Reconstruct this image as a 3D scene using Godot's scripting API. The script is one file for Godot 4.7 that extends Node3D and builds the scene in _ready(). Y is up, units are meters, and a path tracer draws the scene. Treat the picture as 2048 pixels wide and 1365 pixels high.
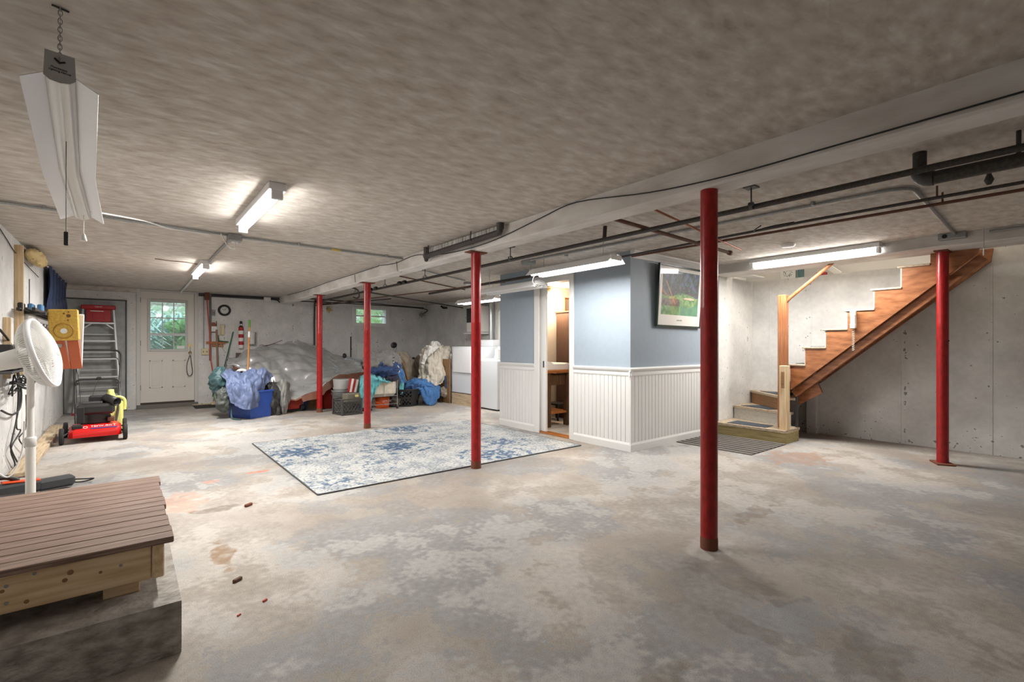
extends Node3D

# ---------------------------------------------------------------- shapes
class MB:
	var s := SurfaceTool.new()
	var g := 0
	func _init():
		s.begin(Mesh.PRIMITIVE_TRIANGLES)
	func flat():
		s.set_smooth_group(-1)
	func smooth():
		g += 1
		s.set_smooth_group(g)
	func vert(p, uv = Vector2.ZERO):
		s.set_uv(uv)
		s.add_vertex(p)
	func tri(a, b, c, n):
		if (b - a).cross(c - a).dot(n) > 0.0:
			vert(a); vert(c); vert(b)
		else:
			vert(a); vert(b); vert(c)
	func quad(a, b, c, d, n):
		tri(a, b, c, n)
		tri(a, c, d, n)
	func uvquad(a, b, c, d, n):
		# a=(0,0) b=(1,0) c=(1,1) d=(0,1)
		flat()
		var q = [[a, Vector2(0, 0)], [b, Vector2(1, 0)], [c, Vector2(1, 1)], [d, Vector2(0, 1)]]
		var order = [0, 1, 2, 0, 2, 3]
		if (b - a).cross(c - a).dot(n) > 0.0:
			order = [0, 2, 1, 0, 3, 2]
		for i in order:
			vert(q[i][0], q[i][1])
		return self
	func box(c, sz, bev = 0.003, b = Basis()):
		flat()
		var h = sz * 0.5
		var e = minf(bev, minf(h.x, minf(h.y, h.z)) * 0.45)
		var ax = [b.x, b.y, b.z]
		var hh = [h.x, h.y, h.z]
		for i in 3:
			var j = (i + 1) % 3
			var k = (i + 2) % 3
			for sg in [-1.0, 1.0]:
				var n = ax[i] * sg
				var o = c + n * hh[i]
				var u = ax[j] * (hh[j] - e)
				var v = ax[k] * (hh[k] - e)
				quad(o - u - v, o + u - v, o + u + v, o - u + v, n)
				if e > 0.0:
					for s2 in [-1.0, 1.0]:
						# edge between face (i,sg) and face (j,s2), along k
						var p1 = c + n * hh[i] + ax[j] * s2 * (hh[j] - e)
						var p2 = c + n * (hh[i] - e) + ax[j] * s2 * hh[j]
						quad(p1 - v, p2 - v, p2 + v, p1 + v, n + ax[j] * s2)
		if e > 0.0:
			for sx in [-1.0, 1.0]:
				for sy in [-1.0, 1.0]:
					for sz2 in [-1.0, 1.0]:
						var d = [ax[0] * sx, ax[1] * sy, ax[2] * sz2]
						var base = c + d[0] * (hh[0] - e) + d[1] * (hh[1] - e) + d[2] * (hh[2] - e)
						tri(base + d[0] * e, base + d[1] * e, base + d[2] * e, d[0] + d[1] + d[2])
		return self
	func mm(a, b, bev = 0.003):
		return box((a + b) * 0.5, (b - a).abs(), bev)
	func bar(p, q, w, h, bev = 0.003, up = Vector3.UP):
		var d = (q - p).normalized()
		if absf(d.dot(up)) > 0.99:
			up = Vector3.RIGHT
		var x = up.cross(d).normalized()
		var y = d.cross(x)
		return box((p + q) * 0.5, Vector3(w, h, p.distance_to(q)), bev, Basis(x, y, d))
	func tube(pts, r, n = 8, cap = true):
		smooth()
		var m = pts.size()
		var prev = Vector3.UP
		var rings = []
		for i in m:
			var t = (pts[mini(i + 1, m - 1)] - pts[maxi(i - 1, 0)])
			t = t.normalized() if t.length() > 1e-9 else Vector3.UP
			var x = prev.cross(t)
			if x.length() < 0.05:
				x = Vector3.RIGHT.cross(t)
				if x.length() < 0.05:
					x = Vector3.FORWARD.cross(t)
			x = x.normalized()
			var y = t.cross(x)
			prev = y if i == 0 else y
			var rr = r[i] if r is Array else r
			var ring = []
			for k in n:
				var a = TAU * k / n
				ring.append(pts[i] + (x * cos(a) + y * sin(a)) * rr)
			rings.append(ring)
			prev = y.cross(t).cross(y) if false else y
		for i in m - 1:
			for k in n:
				var k2 = (k + 1) % n
				var c = (rings[i][k] + rings[i + 1][k2]) * 0.5 - (pts[i] + pts[i + 1]) * 0.5
				quad(rings[i][k], rings[i][k2], rings[i + 1][k2], rings[i + 1][k], c)
		if cap:
			flat()
			for e in [0, m - 1]:
				var nn = (pts[0] - pts[1]) if e == 0 else (pts[m - 1] - pts[m - 2])
				for k in range(1, n - 1):
					tri(rings[e][0], rings[e][k], rings[e][k + 1], nn)
		return self
	func lathe(o, axis, prof, n = 20, sharp = false):
		var ref = Vector3.RIGHT if absf(axis.x) < 0.9 else Vector3.FORWARD
		var x = ref.cross(axis).normalized()
		var y = axis.cross(x)
		smooth()
		for i in prof.size() - 1:
			if sharp:
				smooth()
			var a = prof[i]
			var b = prof[i + 1]
			var dn = Vector2(b.y - a.y, -(b.x - a.x))
			for k in n:
				var t0 = TAU * k / n
				var t1 = TAU * (k + 1) / n
				var d0 = x * cos(t0) + y * sin(t0)
				var d1 = x * cos(t1) + y * sin(t1)
				if k == n - 1:
					d1 = x
				var nn = (d0 + d1) * dn.x + axis * dn.y
				var p0 = o + d0 * a.x + axis * a.y
				var p1 = o + d1 * a.x + axis * a.y
				var p2 = o + d1 * b.x + axis * b.y
				var p3 = o + d0 * b.x + axis * b.y
				if a.x > 1e-6:
					tri(p0, p1, p2, nn)
				if b.x > 1e-6:
					tri(p0, p2, p3, nn)
		return self
	func disc(o, axis, r, h, n = 20):
		return lathe(o, axis, [Vector2(0, 0), Vector2(r, 0), Vector2(r, h), Vector2(0, h)], n, true)
	func ext(poly, o, ux, uy, dep):
		flat()
		var idx = Geometry2D.triangulate_polygon(PackedVector2Array(poly))
		var nn = dep.normalized()
		for i in range(0, idx.size(), 3):
			var q = []
			for k in 3:
				q.append(o + ux * poly[idx[i + k]].x + uy * poly[idx[i + k]].y)
			tri(q[0], q[1], q[2], -nn)
			tri(q[0] + dep, q[1] + dep, q[2] + dep, nn)
		var area = 0.0
		for i in poly.size():
			area += poly[i].cross(poly[(i + 1) % poly.size()])
		for i in poly.size():
			var a = poly[i]
			var b = poly[(i + 1) % poly.size()]
			var pa = o + ux * a.x + uy * a.y
			var pb = o + ux * b.x + uy * b.y
			var out = Vector2((b - a).y, -(b - a).x) * signf(area)
			quad(pa, pb, pb + dep, pa + dep, ux * out.x + uy * out.y)
		return self
	func sheet(P, thick = 0.004, uvs = false):
		var R = P.size()
		var C = P[0].size()
		var N = []
		for i in R:
			var row = []
			for j in C:
				var du = P[i][mini(j + 1, C - 1)] - P[i][maxi(j - 1, 0)]
				var dv = P[mini(i + 1, R - 1)][j] - P[maxi(i - 1, 0)][j]
				var n = du.cross(dv)
				row.append(n.normalized() if n.length() > 1e-12 else Vector3.UP)
			N.append(row)
		for side in ([0, 1] if thick > 0.0 else [0]):
			smooth()
			var sg = 1.0 if side == 0 else -1.0
			for i in R - 1:
				for j in C - 1:
					var q = []
					for d in [[0, 0], [0, 1], [1, 1], [1, 0]]:
						var a = i + d[0]
						var b = j + d[1]
						q.append(P[a][b] - (N[a][b] * thick if side == 1 else Vector3.ZERO))
					var nn = N[i][j] * sg
					if uvs:
						var u0 = Vector2(float(j) / (C - 1), float(i) / (R - 1))
						var u1 = Vector2(float(j + 1) / (C - 1), float(i + 1) / (R - 1))
						var uu = [u0, Vector2(u1.x, u0.y), u1, Vector2(u0.x, u1.y)]
						var ord2 = [0, 1, 2, 0, 2, 3]
						if (q[1] - q[0]).cross(q[2] - q[0]).dot(nn) > 0:
							ord2 = [0, 2, 1, 0, 3, 2]
						for k in ord2:
							vert(q[k], uu[k])
					else:
						tri(q[0], q[1], q[2], nn)
						tri(q[0], q[2], q[3], nn)
		if thick > 0.0:
			flat()
			for j in C - 1:
				for i in [0, R - 1]:
					var out = (P[0][j] - P[1][j]) if i == 0 else (P[R - 1][j] - P[R - 2][j])
					quad(P[i][j], P[i][j + 1], P[i][j + 1] - N[i][j + 1] * thick, P[i][j] - N[i][j] * thick, out)
			for i in R - 1:
				for j in [0, C - 1]:
					var out = (P[i][0] - P[i][1]) if j == 0 else (P[i][C - 1] - P[i][C - 2])
					quad(P[i][j], P[i + 1][j], P[i + 1][j] - N[i + 1][j] * thick, P[i][j] - N[i][j] * thick, out)
		return self
	func mesh():
		s.generate_normals()
		return s.commit()

# ---------------------------------------------------------------- camera maths: a pixel gives a direction, a wall/floor/ceiling gives the distance
const FPX := 960.0
const CX := 1024.0
const CY := 692.0
const EYE := Vector3(0, 1.2, 0)
const YAW := 38.7
func ray(u, v):
	var t = deg_to_rad(YAW)
	return Vector3(sin(t), 0, -cos(t)) + Vector3(cos(t), 0, sin(t)) * ((u - CX) / FPX) - Vector3.UP * ((v - CY) / FPX)
func fX(u, v, x):
	var d = ray(u, v)
	return EYE + d * (x / d.x)
func fY(u, v, y):
	var d = ray(u, v)
	return EYE + d * ((y - EYE.y) / d.y)
func fZ(u, v, z):
	var d = ray(u, v)
	return EYE + d * (z / d.z)

# ---------------------------------------------------------------- scene helpers
var used := {}
func numbered(n):
	if not used.has(n):
		used[n] = 0
		return n
	used[n] += 1
	return "%s_%03d" % [n, used[n]]
func T(n, label, cat, pos = Vector3.ZERO, group = ""):
	var o = Node3D.new()
	o.name = numbered(n)
	add_child(o)
	o.position = pos
	o.set_meta("label", label)
	o.set_meta("category", cat)
	if group:
		o.set_meta("group", group)
	return o
func part(m, n, mat, par, label = ""):
	# a part modelled in its thing's own axes
	var o = MeshInstance3D.new()
	o.mesh = m.mesh() if m is MB else m
	o.material_override = mat
	o.name = n
	o.cast_shadow = GeometryInstance3D.SHADOW_CASTING_SETTING_ON
	par.add_child(o, true)
	if label:
		o.set_meta("label", label)
	return o
func W(m, n, mat, par, label = ""):
	# a part modelled in room coordinates
	var o = part(m, n, mat, par, label)
	o.transform = par.transform.affine_inverse() if par is Node3D and par.get_parent() == self else Transform3D()
	return o
func one(m, n, mat, label, cat, group = ""):
	# a thing that is a single mesh
	var o = MeshInstance3D.new()
	o.mesh = m.mesh() if m is MB else m
	o.material_override = mat
	o.name = numbered(n)
	add_child(o)
	o.set_meta("label", label)
	o.set_meta("category", cat)
	if group:
		o.set_meta("group", group)
	return o
func S(m, n, mat):
	var o = MeshInstance3D.new()
	o.mesh = m.mesh() if m is MB else m
	o.material_override = mat
	o.name = numbered(n)
	add_child(o)
	o.set_meta("kind", "structure")
	return o
func V(x, y, z):
	return Vector3(x, y, z)
func cr(pts, n = 6):
	var out = []
	var m = pts.size()
	for i in m - 1:
		var a = pts[maxi(i - 1, 0)]
		var b = pts[i]
		var c = pts[i + 1]
		var d = pts[mini(i + 2, m - 1)]
		for k in n:
			out.append(b.cubic_interpolate(c, a, d, float(k) / n))
	out.append(pts[m - 1])
	return out
func lin(pts, n):
	var out = []
	for i in pts.size() - 1:
		for k in n:
			out.append(pts[i].lerp(pts[i + 1], float(k) / n))
	out.append(pts[pts.size() - 1])
	return out
func grid(ctrl, nu, nv, straight = false):
	# ctrl: rows of points; returns a dense grid
	var rows = []
	for r in ctrl:
		rows.append(lin(r, nu) if straight else cr(r, nu))
	var cols = rows[0].size()
	var out = []
	for j in cols:
		var line = []
		for i in rows.size():
			line.append(rows[i][j])
		out.append(lin(line, nv) if straight else cr(line, nv))
	var tr = []
	for i in out[0].size():
		var row = []
		for j in cols:
			row.append(out[j][i])
		tr.append(row)
	return tr
func wrinkle(P, amp, freq, sd, miny = -1e9, aniso = Vector3.ONE):
	var fn = FastNoiseLite.new()
	fn.seed = sd
	fn.noise_type = FastNoiseLite.TYPE_SIMPLEX_SMOOTH
	fn.frequency = freq
	fn.fractal_type = FastNoiseLite.FRACTAL_RIDGED
	fn.fractal_octaves = 2
	var R = P.size()
	var C = P[0].size()
	var out = []
	for i in R:
		var row = []
		for j in C:
			var du = P[i][mini(j + 1, C - 1)] - P[i][maxi(j - 1, 0)]
			var dv = P[mini(i + 1, R - 1)][j] - P[maxi(i - 1, 0)][j]
			var n = du.cross(dv)
			n = n.normalized() if n.length() > 1e-12 else Vector3.UP
			var q = P[i][j] + n * amp * fn.get_noise_3dv(P[i][j] * aniso)
			q.y = maxf(q.y, miny)
			row.append(q)
		out.append(row)
	return out
func blob(c, r, amp, freq, sd, miny = -1e9, nu = 52, nv = 34):
	# a heap of soft cloth: an ellipsoid with folds
	var fn = FastNoiseLite.new()
	fn.seed = sd
	fn.noise_type = FastNoiseLite.TYPE_SIMPLEX_SMOOTH
	fn.frequency = freq
	fn.fractal_type = FastNoiseLite.FRACTAL_RIDGED
	fn.fractal_octaves = 3
	var P = []
	for i in nv + 1:
		var row = []
		var a = PI * i / nv
		for j in nu + 1:
			var b = TAU * (j % nu) / nu
			var d = V(sin(a) * cos(b), cos(a), sin(a) * sin(b))
			var q = c + d * r
			q += d * amp * (fn.get_noise_3dv(q) + 0.3 * fn.get_noise_3dv(q * 2.3 + V(5, 5, 5)))
			q.y = maxf(q.y, miny)
			row.append(q)
		P.append(row)
	return MB.new().sheet(P, 0.0)

# ---------------------------------------------------------------- materials
func mat(n, c, rough = 0.6, metal = 0.0):
	var m = StandardMaterial3D.new()
	m.resource_name = n
	m.albedo_color = c
	m.roughness = rough
	m.metallic = metal
	return m
func ntex(freq, stops, sd = 1, octaves = 4, size = 512, ridged = false):
	var fn = FastNoiseLite.new()
	fn.seed = sd
	fn.noise_type = FastNoiseLite.TYPE_SIMPLEX_SMOOTH
	fn.frequency = freq
	fn.fractal_octaves = octaves
	fn.fractal_type = FastNoiseLite.FRACTAL_RIDGED if ridged else FastNoiseLite.FRACTAL_FBM
	var t = NoiseTexture2D.new()
	t.width = size
	t.height = size
	t.seamless = true
	t.noise = fn
	var gr = Gradient.new()
	gr.offsets = PackedFloat32Array(stops.keys())
	gr.colors = PackedColorArray(stops.values())
	t.color_ramp = gr
	return t
func textured(n, tex, scale, rough = 0.8, bump = null, bscale = 0.0, world = false):
	var m = mat(n, Color.WHITE, rough)
	m.albedo_texture = tex
	m.uv1_triplanar = true
	m.uv1_world_triplanar = world
	m.uv1_scale = scale
	if bump:
		m.heightmap_enabled = true
		m.heightmap_texture = bump
		m.heightmap_scale = bscale
	return m
func glow(n, c, e):
	var m = mat(n, Color(0.95, 0.95, 0.95), 0.5)
	m.emission_enabled = true
	m.emission = c
	m.emission_energy_multiplier = e
	return m
func rgb(r, g, b):
	return Color8(r, g, b)

var M := {}
func materials():
	var G = func(a, b): return {0.0: a, 1.0: b}
	M.bump_fine = ntex(0.06, {0.0: Color.BLACK, 1.0: Color.WHITE}, 5, 5)
	M.bump_weave = ntex(0.2, {0.0: Color.BLACK, 1.0: Color.WHITE}, 6, 3, 256)
	# ceiling plaster: brushed streaks
	var ct = ntex(0.018, {0.0: rgb(168, 157, 146), 0.3: rgb(188, 179, 169), 0.55: rgb(197, 189, 180), 0.75: rgb(205, 199, 191), 1.0: rgb(216, 211, 205)}, 11, 7, 1024)
	M.ceiling = textured("ceiling_plaster", ct, V(0.22, 1.0, 0.75), 0.92, M.bump_fine, 0.35, true)
	M.ceiling.uv1_scale = V(0.3, 0.5, 0.62)
	M.beam = textured("beam_plaster", ntex(0.01, {0.0: rgb(196, 190, 184), 0.5: rgb(214, 210, 205), 1.0: rgb(228, 225, 222)}, 12, 5), V(0.8, 0.8, 0.4), 0.9, M.bump_fine, 0.2, true)
	M.white_paint = mat("white_paint", rgb(226, 226, 224), 0.45)
	M.white_gloss = mat("white_enamel", rgb(232, 233, 235), 0.25)
	M.white_plastic = mat("white_plastic", rgb(228, 227, 223), 0.4)
	M.blue_wall = textured("blue_wall_paint", ntex(0.02, {0.0: rgb(149, 162, 174), 1.0: rgb(154, 167, 179)}, 13, 3), V(1, 1, 1), 0.55)
	M.beige = mat("beige_wall_paint", rgb(206, 198, 186), 0.7)
	M.red = textured("red_column_paint", ntex(0.02, {0.0: rgb(124, 15, 16), 0.5: rgb(158, 22, 22), 1.0: rgb(172, 33, 31)}, 14, 4), V(3, 1, 3), 0.32, M.bump_fine, 0.03)
	M.rust = textured("rust", ntex(0.04, {0.0: rgb(88, 52, 36), 0.5: rgb(120, 70, 48), 1.0: rgb(96, 44, 36)}, 15, 4), V(4, 4, 4), 0.8)
	M.rust_pipe = textured("rusty_pipe", ntex(0.03, {0.0: rgb(70, 50, 42), 0.5: rgb(104, 66, 48), 1.0: rgb(84, 64, 56)}, 16, 4), V(3, 3, 3), 0.7, null, 0, true)
	M.black_pipe = textured("black_iron_pipe", ntex(0.03, {0.0: rgb(40, 37, 36), 0.5: rgb(58, 53, 50), 1.0: rgb(82, 76, 70)}, 17, 4), V(3, 3, 3), 0.55, null, 0, true)
	M.galv = textured("galvanised_steel", ntex(0.03, {0.0: rgb(138, 140, 140), 1.0: rgb(170, 172, 171)}, 18, 4), V(3, 3, 3), 0.45, null, 0, true)
	M.galv.metallic = 0.4
	M.alu = mat("aluminium", rgb(200, 201, 202), 0.38, 0.55)
	M.chrome = mat("chrome", rgb(210, 208, 200), 0.18, 1.0)
	M.brass = mat("brass", rgb(180, 160, 110), 0.3, 0.9)
	M.black = mat("black_plastic", rgb(30, 30, 31), 0.5)
	M.rubber = mat("black_rubber", rgb(38, 38, 38), 0.85)
	M.darkgrey = mat("dark_grey_metal", rgb(70, 70, 70), 0.5, 0.3)
	M.cord = mat("black_cord", rgb(34, 33, 33), 0.6)
	M.orange = mat("orange_plastic", rgb(238, 82, 30), 0.45)
	var pg = {0.0: rgb(196, 162, 120), 0.4: rgb(216, 188, 148), 0.7: rgb(226, 202, 164), 1.0: rgb(234, 214, 180)}
	M.pine_x = textured("pine_grain_x", ntex(0.012, pg, 21, 4), V(0.35, 5, 5), 0.6)
	M.pine_y = textured("pine_grain_y", ntex(0.012, pg, 22, 4), V(5, 0.35, 5), 0.6)
	M.pine_z = textured("pine_grain_z", ntex(0.012, pg, 23, 4), V(5, 5, 0.35), 0.6)
	M.plank_old = textured("old_plank", ntex(0.012, {0.0: rgb(150, 128, 98), 0.5: rgb(190, 170, 140), 1.0: rgb(206, 190, 164)}, 24, 4), V(5, 5, 0.35), 0.75)
	var sg = {0.0: rgb(118, 72, 42), 0.4: rgb(148, 94, 58), 0.7: rgb(162, 106, 68), 1.0: rgb(176, 120, 80)}
	M.stain_y = textured("stained_wood_y", ntex(0.012, sg, 25, 4), V(6, 0.4, 6), 0.35)
	M.stain_s = textured("stained_wood_stringer", ntex(0.012, sg, 26, 4), V(4, 2.5, 0.7), 0.4)
	M.riser = textured("brown_riser", ntex(0.012, {0.0: rgb(126, 88, 54), 1.0: rgb(164, 122, 82)}, 27, 4), V(4, 6, 0.6), 0.6)
	M.riser_grey = textured("worn_painted_riser", ntex(0.03, {0.0: rgb(120, 110, 92), 0.25: rgb(196, 192, 182), 1.0: rgb(210, 207, 200)}, 28, 5), V(2, 2, 1), 0.7)
	M.riser_green = textured("treated_riser", ntex(0.012, {0.0: rgb(128, 112, 70), 0.5: rgb(160, 144, 98), 1.0: rgb(174, 158, 112)}, 29, 4), V(4, 6, 0.5), 0.7)
	M.tread = textured("worn_tread", ntex(0.02, {0.0: rgb(150, 122, 92), 0.4: rgb(180, 162, 138), 1.0: rgb(198, 188, 174)}, 30, 5), V(2, 4, 2), 0.6)
	M.deck = []
	for k in 3:
		var t = ntex(0.012, {0.0: rgb(96, 74, 62), 0.4: rgb(122, 98, 84), 0.65: rgb(140, 116, 102), 1.0: rgb(176, 156, 142)}, 31 + k, 6, 1024)
		var m = textured("composite_decking", t, V(0.25, 8, 9), 0.7, M.bump_weave, 0.05)
		m.uv1_offset = V(k * 0.37, k * 0.2, k * 0.11)
		M.deck.append(m)
	M.darkwood = textured("dark_walnut", ntex(0.012, {0.0: rgb(58, 38, 26), 0.5: rgb(84, 58, 40), 1.0: rgb(106, 76, 52)}, 35, 4), V(5, 0.4, 5), 0.5)
	M.warmwood = textured("vanity_top_wood", ntex(0.012, {0.0: rgb(140, 80, 36), 1.0: rgb(190, 124, 62)}, 36, 4), V(0.5, 5, 5), 0.4)
	M.cabinet = textured("cabinet_brown", ntex(0.012, {0.0: rgb(74, 54, 44), 1.0: rgb(96, 72, 60)}, 37, 4), V(5, 0.4, 5), 0.5)
	M.tarp = mat("silver_tarp", rgb(206, 208, 208), 0.24, 0.6)
	M.tarp_back = mat("brown_tarp_back", rgb(122, 80, 62), 0.35)
	M.cardboard = textured("cardboard", ntex(0.01, {0.0: rgb(128, 98, 66), 1.0: rgb(150, 118, 82)}, 38, 3), V(2, 2, 2), 0.85)
	M.navy = cloth("navy_curtain", rgb(38, 55, 92))
	M.cover_blue = cloth("blue_grey_cover", rgb(92, 107, 145), 0.55)
	M.teal_dark = cloth("dark_teal_nylon", rgb(52, 84, 88), 0.5)
	M.teal = cloth("teal_towel", rgb(98, 178, 186))
	M.jean = cloth("blue_denim", rgb(60, 110, 168))
	M.jean_dark = cloth("dark_blue_cloth", rgb(34, 58, 104))
	M.navy_cloth = cloth("navy_cloth", rgb(40, 40, 62))
	M.grey_cloth = cloth("grey_cloth", rgb(120, 118, 116))
	M.cream = cloth("cream_canvas", rgb(206, 198, 184))
	M.white_cloth = cloth("white_cloth", rgb(226, 224, 220))
	M.tan_cloth = cloth("tan_coat", rgb(148, 136, 120))
	M.canvas = cloth("cart_canvas", rgb(214, 206, 190))
	M.black_cloth = cloth("black_bag_cloth", rgb(46, 46, 45), 0.6)
	M.bag_grey = cloth("grey_bag_cloth", rgb(122, 122, 118), 0.5)
	M.glass = mat("window_glass", Color(0.9, 0.95, 0.95, 0.12), 0.03)
	M.glass.transparency = BaseMaterial3D.TRANSPARENCY_ALPHA
	M.tube = glow("lit_tube", Color(1.0, 0.99, 0.97), 42.0)
	M.tube_shop = glow("lit_shop_tube", Color(1.0, 0.99, 0.97), 32.0)
	M.tube_off = mat("unlit_tube_glass", rgb(232, 232, 230), 0.15)
func cloth(n, c, rough = 0.85):
	var m = mat(n, Color.WHITE, rough)
	m.albedo_texture = ntex(0.03, {0.0: c.darkened(0.1), 1.0: c.lightened(0.06)}, 40 + M.size(), 3, 128)
	m.uv1_triplanar = true
	m.uv1_scale = V(3, 3, 3)
	m.rim_enabled = true
	m.rim = 0.15
	return m

func nimg(w, h, freq, sd, octaves = 4, ridged = false):
	var fn = FastNoiseLite.new()
	fn.seed = sd
	fn.noise_type = FastNoiseLite.TYPE_SIMPLEX_SMOOTH
	fn.frequency = freq
	fn.fractal_octaves = octaves
	fn.fractal_type = FastNoiseLite.FRACTAL_RIDGED if ridged else FastNoiseLite.FRACTAL_FBM
	var im = fn.get_image(w, h)
	im.convert(Image.FORMAT_L8)
	return im.get_data()

const FX0 := -1.0
const FZ0 := -11.6
const FW := 8.6
const FD := 14.0
func floor_image():
	# worn concrete: beige slab, remains of grey paint, pale dust, stains
	var px = 0.0085
	var w = int(FW / px)
	var h = int(FD / px)
	var n1 = nimg(w, h, 0.006, 101, 6)
	var n2 = nimg(w, h, 0.02, 102, 5)
	var n3 = nimg(w, h, 0.16, 103, 3)
	var n4 = nimg(w, h, 0.0045, 104, 5)
	var data = PackedByteArray()
	data.resize(w * h * 3)
	var o = 0
	for i in w * h:
		var a = n1[i] / 255.0
		var b = n2[i] / 255.0
		var c = n3[i] / 255.0
		var d = n4[i] / 255.0
		# beige slab
		var r = 172.0 + (b - 0.5) * 36.0
		var g = 164.0 + (b - 0.5) * 36.0
		var bl = 155.0 + (b - 0.5) * 40.0
		# grey paint where it survives
		var k = clampf((a * 0.62 + b * 0.3 + c * 0.18 - 0.57) * 45.0, 0.0, 1.0)
		r += (146.0 + (b - 0.5) * 20.0 - r) * k * 0.75
		g += (147.0 + (b - 0.5) * 20.0 - g) * k * 0.75
		bl += (148.0 + (b - 0.5) * 20.0 - bl) * k * 0.75
		# pale dust
		var p = clampf((d - 0.56 + (b - 0.5) * 0.7 + (c - 0.5) * 0.2) * 10.0, 0.0, 1.0) * 0.4
		r += (200.0 - r) * p
		g += (196.0 - g) * p
		bl += (190.0 - bl) * p
		# brown stain
		var st = clampf((0.38 - d + (b - 0.5) * 0.3 + (c - 0.5) * 0.2) * 9.0, 0.0, 1.0) * 0.28
		r += (128.0 - r) * st
		g += (112.0 - g) * st
		bl += (98.0 - bl) * st
		var s = (c - 0.5) * 26.0
		data[o] = clampi(int(r + s), 0, 255)
		data[o + 1] = clampi(int(g + s), 0, 255)
		data[o + 2] = clampi(int(bl + s), 0, 255)
		o += 3
	# marks that have an outline of their own: [centre x, z, half size x, z, colour, strength, seed]
	var marks = [
		[5.62, -2.1, 0.42, 0.26, [168, 128, 106], 0.6], [0.32, -4.45, 0.16, 0.3, [206, 150, 128], 0.55], [0.57, -4.95, 0.07, 0.06, [212, 140, 116], 0.6],
		[0.97, -5.08, 0.09, 0.05, [222, 120, 94], 0.8], [2.32, -0.87, 0.16, 0.13, [158, 160, 160], 0.9], [2.72, -2.64, 0.08, 0.06, [176, 176, 174], 0.8],
		[0.42, -3.2, 0.06, 0.2, [134, 100, 66], 0.7], [2.42, -1.2, 0.12, 0.28, [116, 108, 100], 0.5], [2.24, -0.6, 0.22, 0.12, [118, 110, 102], 0.4],
		[2.69, -1.5, 0.2, 0.13, [196, 192, 186], 0.7], [1.4, -1.0, 0.25, 0.08, [124, 112, 98], 0.45], [1.9, -7.9, 0.5, 0.1, [140, 142, 142], 0.5],
		[2.05, -0.95, 0.06, 0.24, [112, 100, 90], 0.4], [3.5, -1.6, 0.3, 0.08, [120, 104, 90], 0.5], [0.5, -4.1, 0.2, 0.06, [96, 84, 70], 0.5], [6.45, -1.05, 0.3, 0.25, [170, 150, 132], 0.5]]
	var fn = FastNoiseLite.new()
	fn.seed = 7
	fn.frequency = 0.05
	fn.fractal_octaves = 4
	for m in marks:
		var cx = (m[0] - FX0) / px
		var cz = (m[1] - FZ0) / px
		var rx = m[2] / px
		var rz = m[3] / px
		for y in range(int(cz - rz * 1.5), int(cz + rz * 1.5)):
			for x in range(int(cx - rx * 1.5), int(cx + rx * 1.5)):
				if x < 0 or y < 0 or x >= w or y >= h:
					continue
				var q = Vector2((x - cx) / rx, (y - cz) / rz).length() + fn.get_noise_2d(x, y) * 0.75
				var k = clampf((1.0 - q) * 6.0, 0.0, 1.0) * m[5] * clampf(0.8 + fn.get_noise_2d(x * 2.0, y * 2.0) * 0.8, 0.3, 1.0)
				var j = (y * w + x) * 3
				for t in 3:
					data[j + t] = int(data[j + t] + (m[4][t] - data[j + t]) * k)
	return ImageTexture.create_from_image(Image.create_from_data(w, h, false, Image.FORMAT_RGB8, data))

func wall_image(sd, base, seams):
	# painted poured concrete: 4.0 m x 2.4 m, pitted along the joints of the old forms
	var w = 1024
	var h = 614
	var n1 = nimg(w, h, 0.008, sd, 5)
	var n2 = nimg(w, h, 0.05, sd + 1, 4)
	var data = PackedByteArray()
	data.resize(w * h * 3)
	var rng = RandomNumberGenerator.new()
	rng.seed = sd
	for y in h:
		for x in w:
			var i = y * w + x
			var ex = minf(1.0, minf(x, w - 1 - x) / 40.0)
			var v = (n1[i] / 255.0 - 0.5) * 26.0 * ex + (n2[i] / 255.0 - 0.5) * 12.0
			# flaked paint: pits with ragged edges, thicker along the joints and near the floor
			var sx = fposmod(float(x), w / float(seams))
			var joint = maxf(0.0, 1.0 - absf(sx - 60.0) / 6.0)
			var low = clampf((float(y) / h - 0.86) * 8.0, 0.0, 1.0)
			var pit = n2[i] / 255.0 * 0.7 + n1[i] / 255.0 * 0.3 + joint * 0.2 + low * 0.16
			for t in 3:
				var c = base[t] + v
				if pit > 0.84:
					c = c * 0.62
				data[i * 3 + t] = clampi(int(c), 0, 255)
	for k in 90:
		var x = rng.randi_range(3, w - 4)
		var y = rng.randi_range(3, h - 4)
		var r = rng.randi_range(1, 2)
		for yy in range(y - r, y + r):
			for xx in range(x - r, x + r):
				for t in 3:
					data[(yy * w + xx) * 3 + t] = int(base[t] * 0.72)
	return ImageTexture.create_from_image(Image.create_from_data(w, h, false, Image.FORMAT_RGB8, data))
func wallmat(n, sd, base, seams):
	var m = textured(n, wall_image(sd, base, seams), V(0.25, 1.0 / 2.4, 0.25), 0.85, null, 0, true)
	return m

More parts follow.
